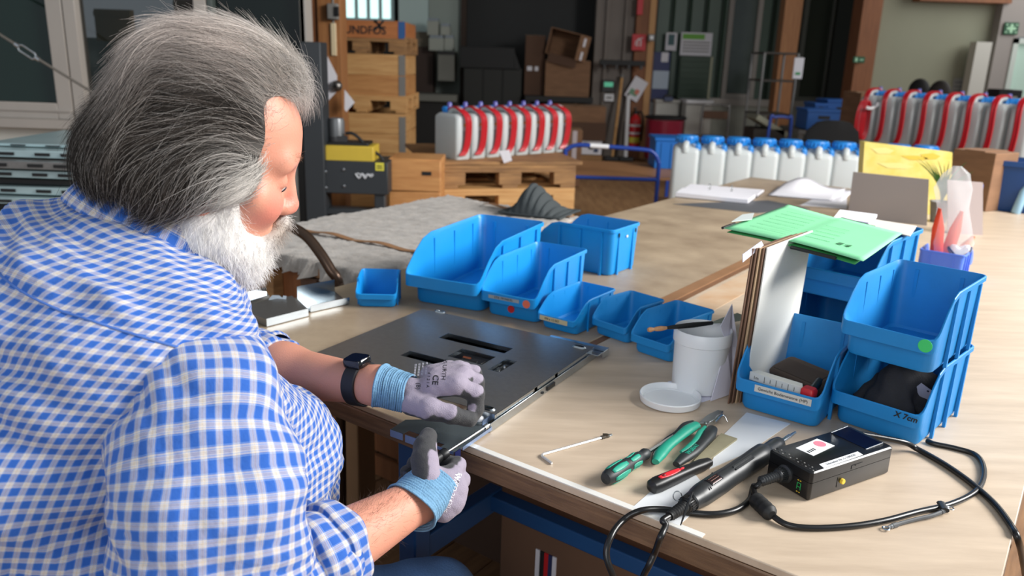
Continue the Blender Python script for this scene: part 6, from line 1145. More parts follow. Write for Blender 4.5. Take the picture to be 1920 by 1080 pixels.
# ---- skin
def f_head(q):
    d = d_ell(q, (-.003, 0, .052), (.109, .076, .084))
    ay = np.abs(q[:, 1]); m = np.stack([q[:, 0], ay, q[:, 2]], 1)
    for e_, k in (((d_ell(q, (.038, 0, -.03), (.061, .060, .082))), .03), (d_ell(q, (.066, 0, -.098), (.030, .033, .026)), .03), (d_cone(m, (-.005, .058, -.05), (.06, .026, -.10), .017, .02), .03),
                  (d_cone(m, (.090, 0, .034), (.080, .042, .030), .014, .012), .022), (d_cone(m, (.070, .040, -.026), (.055, .052, -.02), .022, .02), .025)):
        d = smin(d, e_, k)
    d = smax(d, -d_ell(m, (.102, .033, .006), (.020, .018, .013)), .014)
    d = smin(d, d_ell(m, (.081, .033, .006), (.0135, .0155, .0125)), .006)                     # lids over the lowered eye
    for e_, k in ((d_cone(q, (.096, 0, .022), (.111, 0, -.025), .0085, .0125), .012), (d_ell(q, (.111, 0, -.030), (.0130, .0135, .0115)), .008), (d_ell(m, (.103, .012, -.033), (.011, .0085, .0085)), .008), (d_cone(m, (.097, 0, -.066), (.090, .020, -.068), .0085, .006), .01), (d_cone(m, (.093, 0, -.077), (.087, .017, -.077), .0085, .006), .01)):
        d = smin(d, e_, k)
    d = smax(d, -d_ell(m, (.105, .0065, -.0425), (.007, .0035, .005)), .003)
    c_, s_ = math.cos(.25), math.sin(.25); ear = np.stack([(m[:, 0]+.008)*c_+(m[:, 2]+.008)*s_, m[:, 1]-.079, -(m[:, 0]+.008)*s_+(m[:, 2]+.008)*c_], 1)
    d = smin(d, d_ell(ear, (0, 0, 0), (.019, .009, .033)), .008); d = smax(d, -d_ell(ear, (.004, .010, .003), (.010, .006, .018)), .006)
    return d
NB = BP(.0, 1.12); SI = np.array([-.03, .05, -.03])
def f_body(p):
    d = f_head((p-HP0)@HM)
    d = smin(d, d_cone(p, hw(-.022, 0, -.045), NB, .058, .066), .03)
    t_ = d_cone(p, BP(-.03, 1.05), BP(-.07, .92), .075, .13); t_ = smin(t_, d_cone(p, BP(-.07, .92), BP(-.12, .66), .14, .16), .06)
    for a, b_, r1, r2 in ((BP(-.03, 1.03, .02), RS+SI, .055, .045), (BP(-.03, 1.03, -.02), LS-SI*.5, .055, .045), (RS+SI, RE, .045, .042), (LS-SI*.5, LE, .045, .042)): t_ = smin(t_, d_cone(p, a, b_, r1, r2), .05)
    d = smin(d, t_, .04)
    for E_, W_ in ((RE, RW), (LE, LW)):
        M_ = E_+(W_-E_)*.35; d = smin(d, smin(d_cone(p, E_, M_, .044, .046), d_cone(p, M_, W_, .046, .029), .03), .03)
        d = smin(d, d_cone(p, W_, W_+unit(W_-E_)*.02, .029, .020), .02)
    return d
Pb, Fb = sdf_mesh(f_body, (-.85, .6, .5), (0, 1.55, 1.45), .0033)
q = (Pb-HP0)@HM; cs = np.tile(LC(208, 148, 124), (len(Pb), 1)); n3 = np.array([mnoise.noise(Vector(v*38)) for v in Pb])
def blend(c, w): global cs; cs = cs*(1-w[:, None])+c*w[:, None]
sph = lambda c, r: np.clip(1-np.linalg.norm((q-np.array(c))/np.array(r), axis=1), 0, 1)**.7
blend(LC(222, 150, 128), np.clip(.5+n3*.6, 0, 1)*.5)
for sy in (-1, 1): blend(LC(216, 104, 92), .75*sph((.07, sy*.045, -.028), (.035, .03, .032)))
blend(LC(224, 118, 104), .8*sph((.112, 0, -.026), (.024, .022, .022))); blend(LC(214, 134, 112), .7*sph((.09, 0, .07), (.05, .06, .04))); blend(LC(198, 104, 88), .6*sph((-.005, -.08, -.02), (.03, .03, .05)))
for sy in (-1, 1): blend(LC(150, 84, 74), .55*np.clip(1-np.abs(q[:, 2]+.0005)/.0022, 0, 1)*(np.linalg.norm(q-np.array([.086, sy*.033, 0]), axis=1) < .02))
blend(LC(120, 60, 55), .8*sph((.105, 0, -.0425), (.009, .012, .006)))
m_skin = mat('skin', (220, 165, 140), .46, attr='col', sss=.08, bump=.12, bscale=420, spec=.4)
np_mesh('body', Pb, Fb, m_skin, man, col=cs)
for sy in (-1, 1):
    b = MB(); b.ball(hw(.0815, sy*.033, .002), .0122, 18); ob = b.build('eye', mat('eye_white', (226, 218, 212), .15), man, world=True); b = MB(); b.lathe([(.0052, 0), (.004, .0008), (0, .001)], 16, along(hw(.0925, sy*.034, -.0035), hw(.104, sy*.035, -.010))); b.build('iris', mat('iris_blue', (70, 90, 110), .1), ob, world=True)
# ---- hair
def hair_curves(name, roots, dirs_fn, cols, lens, npt, rad, material, parent):
    n = len(roots); hc = bpy.data.hair_curves.new(name); hc.add_curves([npt]*n); pts = np.zeros((n, npt, 3)); pts[:, 0] = roots; cur = roots.copy()
    for k in range(1, npt): cur = cur+dirs_fn(cur, k/(npt-1))*(lens/(npt-1))[:, None]; pts[:, k] = cur
    Wi = np.array(ROOT[parent.name].inverted()); P = pts.reshape(-1, 3)@Wi[:3, :3].T+Wi[:3, 3]
    hc.position_data.foreach_set('vector', P.astype(np.float32).ravel())
    ra = hc.attributes.new('radius', 'FLOAT', 'POINT'); ra.data.foreach_set('value', np.tile(np.linspace(1, .25, npt)*rad, n).astype(np.float32))
    ca = hc.attributes.new('col', 'FLOAT_COLOR', 'POINT'); ca.data.foreach_set('color', np.hstack([np.repeat(cols, npt, 0), np.ones((n*npt, 1))]).astype(np.float32).ravel())
    hc.materials.append(material); o = bpy.data.objects.new(name, hc); COL.objects.link(o); o.parent = parent; ROOT[o.name] = ROOT[parent.name]; o['kind'] = 'stuff'; return o
m_hair = mat('hair_strand', (120, 112, 106), .5, attr='col', spec=.18)
def hairline(q):
    z = q[:, 2]; sm = np.clip((z-.085)/.03, 0, 1); return np.interp(z, [-.05, 0, .049, .102, .16, .2], [.050, .056, .062, .036, .012, 0])+.072*np.exp(-(q[:, 1]/.046)**2)*sm*sm*(3-2*sm)-.05*np.exp(-(q[:, 1]/.04)**2)*np.clip((.085-z)/.03, 0, 1)
def f_hair(q, grow=0.):
    d = d_ell(q, (-.012, 0, .060), (.105, .088, .107)); m = np.stack([q[:, 0], np.abs(q[:, 1]), q[:, 2]], 1)
    d = smin(d, d_ell(q, (-.082, 0, -.010), (.060, .078, .060)), .05)
    d = smin(d, d_ell(m, (-.004, .070, .004), (.040, .026, .044)), .03)
    d = smin(d, d_ell(q, (.036, 0, .130), (.058, .055, .034)), .035)
    d = smin(d, d_cone(m, (-.02, .066, .0), (-.055, .064, -.035), .028, .022), .03)
    x, z = q[:, 0], q[:, 2]; xl = hairline(q)
    d = smax(d, (x-xl)*.85, .010)
    d = smax(d, (np.interp(x, [-.2, -.06, -.025, .0, .06], [-.088, -.082, -.056, -.036, .002])-z)*.85, .012)
    return d
fw = lambda p: f_hair((p-HP0)@HM)
Ph, Fh = sdf_mesh(fw, HP0-.24, HP0+.24, .0035); Nh = vnormals(Ph, Fh); qh = (Ph-HP0)@HM
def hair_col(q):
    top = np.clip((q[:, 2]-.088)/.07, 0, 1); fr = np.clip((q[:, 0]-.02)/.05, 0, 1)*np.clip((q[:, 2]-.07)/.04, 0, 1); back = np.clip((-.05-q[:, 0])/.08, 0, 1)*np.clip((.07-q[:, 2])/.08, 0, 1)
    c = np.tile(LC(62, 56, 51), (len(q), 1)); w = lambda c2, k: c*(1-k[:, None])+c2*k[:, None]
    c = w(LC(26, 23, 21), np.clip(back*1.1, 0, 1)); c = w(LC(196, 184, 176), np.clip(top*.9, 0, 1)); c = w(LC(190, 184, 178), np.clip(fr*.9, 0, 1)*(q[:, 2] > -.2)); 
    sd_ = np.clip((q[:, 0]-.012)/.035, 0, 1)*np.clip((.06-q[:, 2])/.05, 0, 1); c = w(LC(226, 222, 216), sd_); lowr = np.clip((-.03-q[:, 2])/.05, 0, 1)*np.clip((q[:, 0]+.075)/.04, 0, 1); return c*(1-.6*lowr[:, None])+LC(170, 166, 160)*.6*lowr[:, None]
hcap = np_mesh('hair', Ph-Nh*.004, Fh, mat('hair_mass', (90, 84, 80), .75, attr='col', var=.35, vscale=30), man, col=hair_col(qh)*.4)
fc = np.array([f_head(qh+0)]).ravel()
sel = rng.choice(len(Ph), 15000); jit_ = rng.normal(0, 1, (len(sel), 3))
def flow(p, f, jj, amp=.16):
    q = (p-HP0)@HM; e_ = .002; g = np.stack([(f_hair(q+np.eye(3)[i]*e_)-f_hair(q-np.eye(3)[i]*e_))/(2*e_) for i in range(3)], 1); g /= np.linalg.norm(g, axis=1)[:, None]+1e-9
    dn = np.clip((.10-q[:, 2])/.14, 0, 1)*np.clip((.075-q[:, 0])/.10, 0, 1); dn = np.maximum(dn, np.clip((-.06-q[:, 0])/.05, 0, 1))
    a = np.stack([-(1-.8*dn)-.0*dn, .10*np.sign(q[:, 1]), .10-1.15*dn], 1); a += .22*np.stack([np.sin(q[:, 2]*55+q[:, 1]*40), np.sin(q[:, 0]*60), np.sin(q[:, 0]*45+q[:, 1]*70)], 1)*.6+amp*jj
    a -= g*(np.sum(a*g, 1)-(.06+.10*f))[:, None]; a /= np.linalg.norm(a, axis=1)[:, None]; return a@HM.T
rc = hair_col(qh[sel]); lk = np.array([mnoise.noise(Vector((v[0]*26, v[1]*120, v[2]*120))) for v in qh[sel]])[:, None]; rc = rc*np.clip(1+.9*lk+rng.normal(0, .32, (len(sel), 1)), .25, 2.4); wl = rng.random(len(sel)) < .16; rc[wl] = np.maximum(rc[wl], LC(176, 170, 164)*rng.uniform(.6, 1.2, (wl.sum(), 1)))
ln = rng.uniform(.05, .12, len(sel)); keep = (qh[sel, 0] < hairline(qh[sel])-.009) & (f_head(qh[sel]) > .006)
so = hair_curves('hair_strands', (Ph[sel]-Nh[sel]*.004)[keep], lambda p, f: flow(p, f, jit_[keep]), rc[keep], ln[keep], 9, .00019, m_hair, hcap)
# flyaway hairs on top and front
top = np.where((qh[:, 2] > .10) | ((qh[:, 0] < -.06) & (qh[:, 2] > -.02)))[0]; s2 = rng.choice(top, 1500); j2 = rng.normal(0, 1, (len(s2), 3)); n2 = Nh[s2]
hair_curves('stray_hairs', Ph[s2]-n2*.003, lambda p, f: (lambda a: a/np.linalg.norm(a, axis=1)[:, None])(flow(p, f, j2, .35)+n2*.27+np.array([.10, 0, 0])*f), np.clip(hair_col(qh[s2])*1.25, 0, 1), rng.uniform(.025, .06, len(s2)), 8, .00013, m_hair, hcap)
# front fringe falling over the forehead
frn = np.where((qh[:, 0] > .055) & (qh[:, 2] > .10))[0]; s4 = rng.choice(frn, 900); j4 = rng.normal(0, .22, (len(s4), 3)); n4 = Nh[s4]
hair_curves('fringe', Ph[s4]-n4*.003, lambda p, f: (lambda a: a/np.linalg.norm(a, axis=1)[:, None])((np.array([.75-.5*f, 0, .30-1.5*f])+j4)@HM.T), np.tile(LC(206, 200, 194), (len(s4), 1))*rng.uniform(.6, 1.1, (len(s4), 1)), rng.uniform(.018, .045, len(s4)), 9, .00014, m_hair, hcap)
# soft hairline
he = np.where((np.abs(qh[:, 0]-hairline(qh)) < .010) & (qh[:, 2] > .0) & (np.abs(qh[:, 1]) < .085))[0]; s5 = rng.choice(he, 1600); j5 = rng.normal(0, 1, (len(s5), 3)); n5 = Nh[s5]
hair_curves('hairline_hair', Ph[s5]-n5*.003, lambda p, f: (lambda a: a/np.linalg.norm(a, axis=1)[:, None])(flow(p, f, j5, .12)+.25*(1-f)*HZ), np.tile(LC(188, 180, 172), (len(s5), 1))*rng.uniform(.45, 1.1, (len(s5), 1)), rng.uniform(.035, .07, len(s5)), 8, .00017, m_hair, hcap)
# white temple hair sweeping back over the ears
for sy in (-1, 1):
    n_ = 800; u_ = rng.random(n_); r0 = np.stack([.046-.006*u_+rng.normal(0, .007, n_), sy*(.070+.004*u_+rng.normal(0, .002, n_)), .034-.046*u_+rng.normal(0, .006, n_)], 1); jj = rng.normal(0, .10, (n_, 3))
    def sw(p, f):
        q = (p-HP0)@HM; e_ = .002; g = np.stack([(f_hair(q+np.eye(3)[i]*e_)-f_hair(q-np.eye(3)[i]*e_))/(2*e_) for i in range(3)], 1); g /= np.linalg.norm(g, axis=1)[:, None]+1e-9
        a = np.tile(np.array([-.85+.1*f, 0., -.36-.25*f]), (len(p), 1))+jj; push = np.clip((.007-f_hair(q))/.006, -.4, 1.4)[:, None]; a = a-g*np.sum(a*g, 1)[:, None]+g*push*.5; a[:, 1] += sy*.05; return (a/np.linalg.norm(a, axis=1)[:, None])@HM.T
    hair_curves('temple_hair', HP0+r0@HM.T, sw, np.tile(LC(216, 211, 204), (n_, 1))*rng.uniform(.3, 1.08, (n_, 1)), rng.uniform(.045, .085, n_), 9, .00018, m_hair, hcap)
# ---- beard
def f_beard(q):
    m = np.stack([q[:, 0], np.abs(q[:, 1]), q[:, 2]], 1)
    d = d_ell(q, (.066, 0, -.102), (.042, .048, .048)); d = smin(d, d_cone(m, (-.004, .058, -.055), (.052, .042, -.092), .022, .033), .025); d = smin(d, d_cone(m, (.026, .060, -.026), (.030, .056, -.08), .017, .024), .02)
    d = smin(d, d_cone(m, (.0, .046, -.092), (.055, .02, -.118), .027, .030), .03); d = smin(d, d_cone(m, (.110, .003, -.053), (.094, .031, -.075), .0125, .012), .008)
    return smax(d, -d_ell(m, (.098, .050, -.022), (.046, .036, .040)), .01)
Pd, Fd = sdf_mesh(lambda p: f_beard((p-HP0)@HM), HP0-.2, HP0+.2, .0035); Nd = vnormals(Pd, Fd); qd = (Pd-HP0)@HM
def beard_col(q): 
    mu = np.clip(1-np.linalg.norm((q-np.array([.102, 0, -.066]))/np.array([.032, .052, .026]), axis=1), 0, 1)**.5; c = np.tile(LC(238, 235, 231), (len(q), 1)); return c*(1-mu[:, None])+LC(128, 102, 74)*mu[:, None]
bcap = np_mesh('beard', Pd-Nd*.003, Fd, mat('beard_mass', (220, 216, 212), .85, attr='col', var=.3, vscale=60), man, col=beard_col(qd)*.95)
s3 = rng.choice(len(Pd), 8000); j3 = rng.normal(0, .28, (len(s3), 3)); n3_ = Nd[s3]
muz = np.clip(1-np.linalg.norm((qd[s3]-np.array([.100, 0, -.060]))/np.array([.03, .05, .02]), axis=1), 0, 1) > .2
bdir = np.where(muz[:, None], np.array([.35, 0, -.9]), np.array([.25, 0, -.8]))
hair_curves('beard_strands', Pd[s3]-n3_*.003, lambda p, f: (lambda a: a/np.linalg.norm(a, axis=1)[:, None])((bdir+j3+.25*np.sin(p*300+j3*9))@HM.T+n3_*(.75-.45*f)), beard_col(qd[s3])*rng.uniform(.7, 1.12, (len(s3), 1)), rng.uniform(.008, .019, len(s3)), 6, .00019, m_hair, bcap)
# eyebrows
for sy in (-1, 1):
    n_ = 150; tt = rng.random(n_); r0 = np.stack([.103-.028*tt**1.6, sy*(.012+.040*tt), .036+.006*np.sin(tt*PI)+rng.normal(0, .0018, n_)], 1); r0 = HP0+r0@HM.T; jj = rng.normal(0, .25, (n_, 3)); hair_curves('eyebrow', r0, lambda p, f: (lambda a: a/np.linalg.norm(a, axis=1)[:, None])((np.array([.5-.3*f, sy*.8, .05])+jj)@HM.T), np.tile(LC(176, 150, 128), (n_, 1)), rng.uniform(.006, .013, n_), 5, .00016, m_hair, bcap)
# ---- checked shirt
def plaid(name, period=.0152):
    m = bpy.data.materials.new(name); m.use_nodes = True; nt = m.node_tree; N, L = nt.nodes, nt.links; B = N['Principled BSDF']; B.inputs['Roughness'].default_value = .85; B.inputs['Sheen Weight'].default_value = .15; B.inputs['Specular IOR Level'].default_value = .2
    uv = N.new('ShaderNodeUVMap'); uv.uv_map = 'UVMap'; sp = N.new('ShaderNodeSeparateXYZ'); L.new(uv.outputs[0], sp.inputs[0]); outs = []
    for ax in (0, 1):
        mu = N.new('ShaderNodeMath'); mu.operation = 'MULTIPLY'; mu.inputs[1].default_value = 1/period; L.new(sp.outputs[ax], mu.inputs[0])
        fr = N.new('ShaderNodeMath'); fr.operation = 'FRACT'; L.new(mu.outputs[0], fr.inputs[0])
        r = N.new('ShaderNodeValToRGB'); r.color_ramp.interpolation = 'CONSTANT'; L.new(fr.outputs[0], r.inputs[0])
        bl, cr, lb, tn = lin((46, 94, 176)), lin((212, 202, 190)), lin((126, 156, 206)), lin((150, 134, 128))
        st = [(0, bl), (.49, lb), (.525, bl), (.55, cr), (.62, lb), (.645, cr), (.70, tn), (.72, cr), (.755, tn), (.775, cr), (.84, lb), (.865, cr), (.93, bl), (.955, lb)]
        el = r.color_ramp.elements; el[0].position = 0; el[0].color = st[0][1]; el[1].position = st[1][0]; el[1].color = st[1][1]
        for p_, c_ in st[2:]: e_ = el.new(p_); e_.color = c_
        outs.append(r.outputs[0])
    mx = N.new('ShaderNodeMixRGB'); mx.inputs[0].default_value = .5; L.new(outs[0], mx.inputs[1]); L.new(outs[1], mx.inputs[2]); L.new(mx.outputs[0], B.inputs['Base Color'])
    tc = N.new('ShaderNodeTexCoord'); ns = N.new('ShaderNodeTexNoise'); ns.inputs['Scale'].default_value = 26; ns.inputs['Detail'].default_value = 4; L.new(tc.outputs['Object'], ns.inputs[0]); bp = N.new('ShaderNodeBump'); bp.inputs['Strength'].default_value = .45; bp.inputs['Distance'].default_value = .01; L.new(ns.outputs[0], bp.inputs['Height']); L.new(bp.outputs[0], B.inputs['Normal'])
    return m
m_shirt = plaid('blue_checked_cotton')
def nz3(P, sc, off=0.): return np.array([mnoise.noise(Vector((v[0]*sc[0]+off, v[1]*sc[1]+off, v[2]*sc[2]))) for v in P])
def cr_interp(A, t):                               # Catmull-Rom over rows of A
    A = np.asarray(A, float); n = len(A); x = t*(n-1); i = np.clip(x.astype(int), 0, n-2); f = (x-i)[:, None]; g = lambda k: A[np.clip(i+k, 0, n-1)]
    a, b_, c_, d_ = g(-1), g(0), g(1), g(2); return .5*((2*b_)+(c_-a)*f+(2*a-5*b_+4*c_-d_)*f*f+(3*b_-a-3*c_+d_)*f**3)
# stations: front p,z  back p,z  half width, forward pull of the sides
ST_ = [(.02, .54, -.40, .50, .205, 0), (.16, .62, -.415, .59, .222, 0), (.225, .70, -.41, .70, .230, 0), (.245, .77, -.395, .81, .232, .0), (.228, .835, -.365, .91, .230, .01), (.180, .90, -.32, .995, .226, .02), (.135, .962, -.262, 1.062, .224, .035), (.118, 1.012, -.205, 1.112, .216, .045), (.108, 1.042, -.150, 1.148, .194, .05), (.106, 1.066, -.102, 1.172, .150, .03), (.106, 1.084, -.068, 1.186, .104, .01), (.104, 1.096, -.050, 1.192, .082, 0)]
nr, nc = 150, 180; tt = np.linspace(0, 1, nr); S_ = cr_interp(ST_, tt)
ph = np.linspace(0, 2*PI, nc+1)                    # 0 = centre back, going round by the right side
G = np.zeros((nr, nc+1, 3))
for i in range(nr):
    F_, K_ = BP(S_[i, 0], S_[i, 1]), BP(S_[i, 2], S_[i, 3]); c_ = (F_+K_)/2; ax = (F_-K_)/2; e_ = 2.2; co, si = np.cos(ph), np.sin(ph)
    cx = -np.sign(co)*np.abs(co)**(2/e_); sy = np.sign(si)*np.abs(si)**(2/e_)
    G[i] = c_+cx[:, None]*ax+sy[:, None]*er*S_[i, 4]+(np.abs(sy)**3)[:, None]*ef*S_[i, 5]
def grid_normals(G):
    a = np.gradient(G, axis=0); b_ = np.gradient(G, axis=1); n = np.cross(b_, a); return n/(np.linalg.norm(n, axis=2)[..., None]+1e-12)
arc = np.concatenate([np.zeros((nr, 1)), np.cumsum(np.linalg.norm(np.diff(G, axis=1), axis=2), 1)], 1); U_ = np.where(ph[None] <= PI, arc, arc-arc[:, -1:]); 
V_ = np.concatenate([np.zeros((1, nc+1)), np.cumsum(np.linalg.norm(np.diff(G, axis=0), axis=2), 0)], 0); Vm = V_.mean(1, keepdims=True); V_ = .0*V_+1.12*Vm
Ng = grid_normals(G); P_ = G.reshape(-1, 3); w1 = nz3(P_, (7, 7, 13)); w2 = nz3(P_@np.array([[.8, 0, .6], [0, 1, 0], [-.6, 0, .8]]), (9, 9, 26), 5.); w3 = nz3(P_, (30, 30, 22), 9.)
damp = np.clip((1.2-np.linspace(0, 1, nr))/.5, .25, 1)[:, None]
disp = (.017*w1+.020*w2*np.abs(w2)*2+.0035*w3).reshape(nr, nc+1)*damp
w4 = nz3(P_@np.array([[.7, .2, .68], [-.3, .95, 0], [-.65, -.2, .73]]), (8, 8, 44), 21.); disp += (-.007*np.abs(w4)**.7).reshape(nr, nc+1)*damp; disp[:, -1] = disp[:, 0]
G2 = G+Ng*disp[..., None]
def sheet(name, G, U, V, parent, m, solid=.0012):
    a, b_ = G.shape[:2]; idx = np.arange(a*b_).reshape(a, b_); F = np.stack([idx[:-1, :-1], idx[:-1, 1:], idx[1:, 1:], idx[1:, :-1]], -1).reshape(-1, 4)
    return np_mesh(name, G.reshape(-1, 3), F, m, parent, uv=np.stack([U.ravel(), V.ravel()], 1))
shirt = sheet('shirt', G2, U_, V_, man, m_shirt)
def sleeve(pts, rads, fold, seed, nrr=110, ncc=84, twist=0., flat=1.):
    t_ = np.linspace(0, 1, nrr); C_ = cr_interp(pts, t_); r_ = cr_interp(np.array(rads)[:, None], t_)[:, 0]; tg = np.gradient(C_, axis=0); tg /= np.linalg.norm(tg, axis=1)[:, None]; x = unit(np.cross(tg[0], er)); a = np.linspace(0, 2*PI, ncc+1); G = np.zeros((nrr, ncc+1, 3))
    for i in range(nrr): x = unit(x-tg[i]*(x@tg[i])); y = np.cross(tg[i], x); G[i] = C_[i]+r_[i]*(np.cos(a)[:, None]*x+np.sin(a)[:, None]*y*flat)
    U = np.tile(a/(2*PI), (nrr, 1))*(2*PI*np.mean(r_)); V = np.tile(np.concatenate([[0], np.cumsum(np.linalg.norm(np.diff(C_, axis=0), axis=1))])[:, None], (1, ncc+1)); Ng = -grid_normals(G)
    P_ = G.reshape(-1, 3); d = (.014*nz3(P_, (9, 9, 16), seed)+.0034*nz3(P_, (28, 28, 28), seed+3)).reshape(nrr, ncc+1); d += (-.009*np.abs(nz3(P_@np.array([[.8, .1, .6], [-.2, .97, .1], [-.6, -.2, .77]]), (9, 9, 40), seed+11))**.8).reshape(nrr, ncc+1); d += fold(t_[:, None], a[None]); d[:, -1] = d[:, 0]
    return G+Ng*d[..., None], U, V, Ng
crs = RE+(RW-RE)*.42
rs_pts = [BP(-.02, .98, .08), RS+np.array([-.022, .045, -.045]), RS*.6+RE*.4+np.array([-.01, .0, 0]), RE+np.array([-.028, -.004, .012]), RE+(crs-RE)*.35+np.array([-.01, -.0, -.008]), crs]
foldR = lambda t, a: .006*np.sin(t*52+2.2*np.sin(a+.4))*np.clip((t-.45)/.25, 0, 1)*np.clip((1.05-t)/.1, 0, 1)+.006*np.sin(a*3+t*9)*np.clip((t-.1)/.3, 0, 1)+.004*np.sin(t*30+3*np.cos(a))*np.exp(-((t-.3)/.12)**2)
Gs, Us, Vs, _ = sleeve(rs_pts, [.062, .088, .098, .094, .078, .062], foldR, 2., twist=0)
sheet('sleeve', Gs, Us, Vs, shirt, m_shirt)
cl = LE+(LW-LE)*.30
ls_pts = [BP(-.04, 1.01, -.08), LS+np.array([-.02, .0, -.01]), LS*.6+LE*.4, LE+np.array([-.02, .02, .0]), LE+(cl-LE)*.5, cl]
Gs2, Us2, Vs2, _ = sleeve(ls_pts, [.070, .085, .085, .078, .066, .058], lambda t, a: .004*np.sin(t*40+2*np.sin(a)), 7.)
sheet('sleeve', Gs2, Us2, Vs2, shirt, m_shirt)
def cuff(E_, W_, f0, f1, r0, r1, name='cuff'):
    nrr, ncc = 40, 72; a = np.linspace(0, 2*PI, ncc+1); A_0, A_1 = E_+(W_-E_)*f0, E_+(W_-E_)*f1; M = np.array(along(A_0, A_1).to_3x3()); L_ = np.linalg.norm(A_1-A_0); G = np.zeros((nrr, ncc+1, 3))
    prof = [(r0*.94, 0), (r0+.002, .04), (r0+.008, .12), (r0*.6+r1*.4+.010, .35), (r0*.4+r1*.6+.006, .52), (r0*.35+r1*.65+.011, .58), (r1+.010, .85), (r1+.007, .97), (r1+.001, 1.0), (r1-.005, .96), (r1-.008, .8)]
    pr_ = cr_interp(prof, np.linspace(0, 1, nrr))
    for i in range(nrr):
        rad = pr_[i, 0]+.003*np.sin(a*3+1.3)+.0022*np.sin(a*7+i*.15)+.0015*np.sin(a*5-i*.3); G[i] = A_0+np.stack([rad*np.cos(a), rad*np.sin(a), np.full_like(a, pr_[i, 1]*L_)], 1)@M.T
    V = np.tile(np.linspace(0, L_*1.3, nrr)[:, None], (1, ncc+1)); U = np.tile(a*r1*1.05, (nrr, 1)); return sheet(name, G, U+.004, V+.006, shirt, m_shirt)
cuff(RE, RW, .22, .47, .062, .056); cuff(LE, LW, .14, .34, .058, .052)
# collar
nrr, ncc = 16, 90; a = np.linspace(.22, 2*PI-.22, ncc+1); G = np.zeros((nrr, ncc+1, 3)); F_, K_ = BP(.104, 1.096), BP(-.050, 1.192); c_ = (F_+K_)/2; axn = unit(np.cross(F_-K_, er)); axn = axn if axn[2] > 0 else -axn
for i, (rs_, up_) in enumerate([(.0, -.006), (.0, .006), (-.002, .016), (-.003, .026), (-.003, .033), (-.001, .038), (.003, .0395), (.008, .037), (.012, .030), (.016, .021), (.020, .011), (.024, .0), (.027, -.010), (.029, -.019), (.0295, -.024), (.028, -.0245)]):
    fr_w = np.clip((np.cos(a)+.2)/1.2, 0, 1); up_f = up_*(1+.9*fr_w*(i > 7))-.012*fr_w*(i > 9); r_f = rs_*(1+.2*fr_w)
    G[i] = c_+((.090+r_f)*np.cos(a))[:, None]*unit(F_-K_)+((.078+r_f)*np.sin(a))[:, None]*er+axn*(up_f)[:, None]
U = np.tile(np.linspace(0, .5, ncc+1), (nrr, 1)); V = np.tile(np.linspace(0, .085, nrr)[:, None], (1, ncc+1)); sheet('collar', G, U, V, shirt, m_shirt)
# seams and buttons
def ridge(pts, r, nm='seam', m=None): b = MB(); b.tube(pts, r, 6, flat=.6); return b.build(nm, m or mat('blue_thread', (66, 104, 176), .8), shirt, world=True)
jj_ = np.arange(-18, 66); rows = np.interp(jj_, [-18, 0, 30, 65], [.70*nr, .70*nr, .645*nr, .575*nr]); ri = rows.astype(int); fr_r = (rows-ri)[:, None]; cj = jj_ % nc; ridge((G2[ri, cj]*(1-fr_r)+G2[ri+1, cj]*fr_r)+Ng[ri, cj]*.0005, .0017)
ridge(Gs[int(.16*110), 20:70], .0022)
for k in (118, 104): p = G2[k, nc//2]; b = MB(); b.lathe([(.0055, 0), (.0055, .0015), (.004, .0022), (0, .0016)], 16, along(p+Ng[k, nc//2]*.001, p+Ng[k, nc//2]*.01)); b.build('button', m_white, shirt, world=True)
p = D(437, 549, 1.0); b = MB(); b.lathe([(.0055, 0), (.0055, .0015), (.004, .0022), (0, .0016)], 16, along(p, p+np.array([.8, -.5, .1]))); b.build('button', m_white, shirt, world=True)
# ---- trousers and shoes
PV = BP(-.17, .475); m_jean = mat('blue_denim', (108, 150, 204), .8, var=.2, vscale=14, bump=.3, bscale=300)
RK, LK_ = np.array([-.06, 1.07, .43]), np.array([-.12, 1.20, .43]); RF, LF = np.array([-.02, 1.05, .09]), np.array([-.12, 1.22, .09])
def f_tr(p):
    d = d_ell(p, PV+np.array([.0, 0, 0]), (.20, .21, .13))
    for h_, k_, f_ in ((PV+er*.10, RK, RF), (PV-er*.10, LK_, LF)): d = smin(d, d_cone(p, h_, k_, .10, .076), .05); d = smin(d, d_cone(p, k_, f_, .074, .056), .03)
    return d+.003*np.sin(p[:, 0]*70+p[:, 2]*40)*np.sin(p[:, 1]*55)
Pt, Ft = sdf_mesh(f_tr, (-.95, .6, .05), (.15, 1.5, .75), .008); np_mesh('trousers', Pt, Ft, m_jean, man)
for f_ in (RF, LF):
    b = MB(); b.loft([rr(.11, .042, .04, 0.002), rr(.13, .048, .045, .012), rr(.128, .046, .045, .03), rr(.10, .042, .04, .06), rr(.05, .04, .035, .1)], M=T((f_[0]+.05, f_[1], 0))); b.build('shoe', mat('black_leather', (24, 22, 22), .45), man, world=True)
st = thing('work_stool', 'black round work stool under the seated man', 'stool', (PV[0]-.02, PV[1], 0)); zs_ = PV[2]-.125
b = MB(); b.lathe([(0, zs_-.05), (.17, zs_-.05), (.185, zs_-.03), (.18, zs_-.005), (.15, zs_), (0, zs_)], 32); b.build('seat', m_black, st); b = MB(); b.cyl((0, 0, .08), (0, 0, zs_-.045), .028); b.build('column', m_steel, st)
for k in range(5): a = 2*PI*k/5; b = MB(); b.tube([(0, 0, .10), (.25*math.cos(a), .25*math.sin(a), .06)], [.022, .014], 8); l_ = b.build('leg', m_black, st); b = MB(); b.ball((.25*math.cos(a), .25*math.sin(a), .026), .026, 10); b.build('castor', m_blackm, l_)
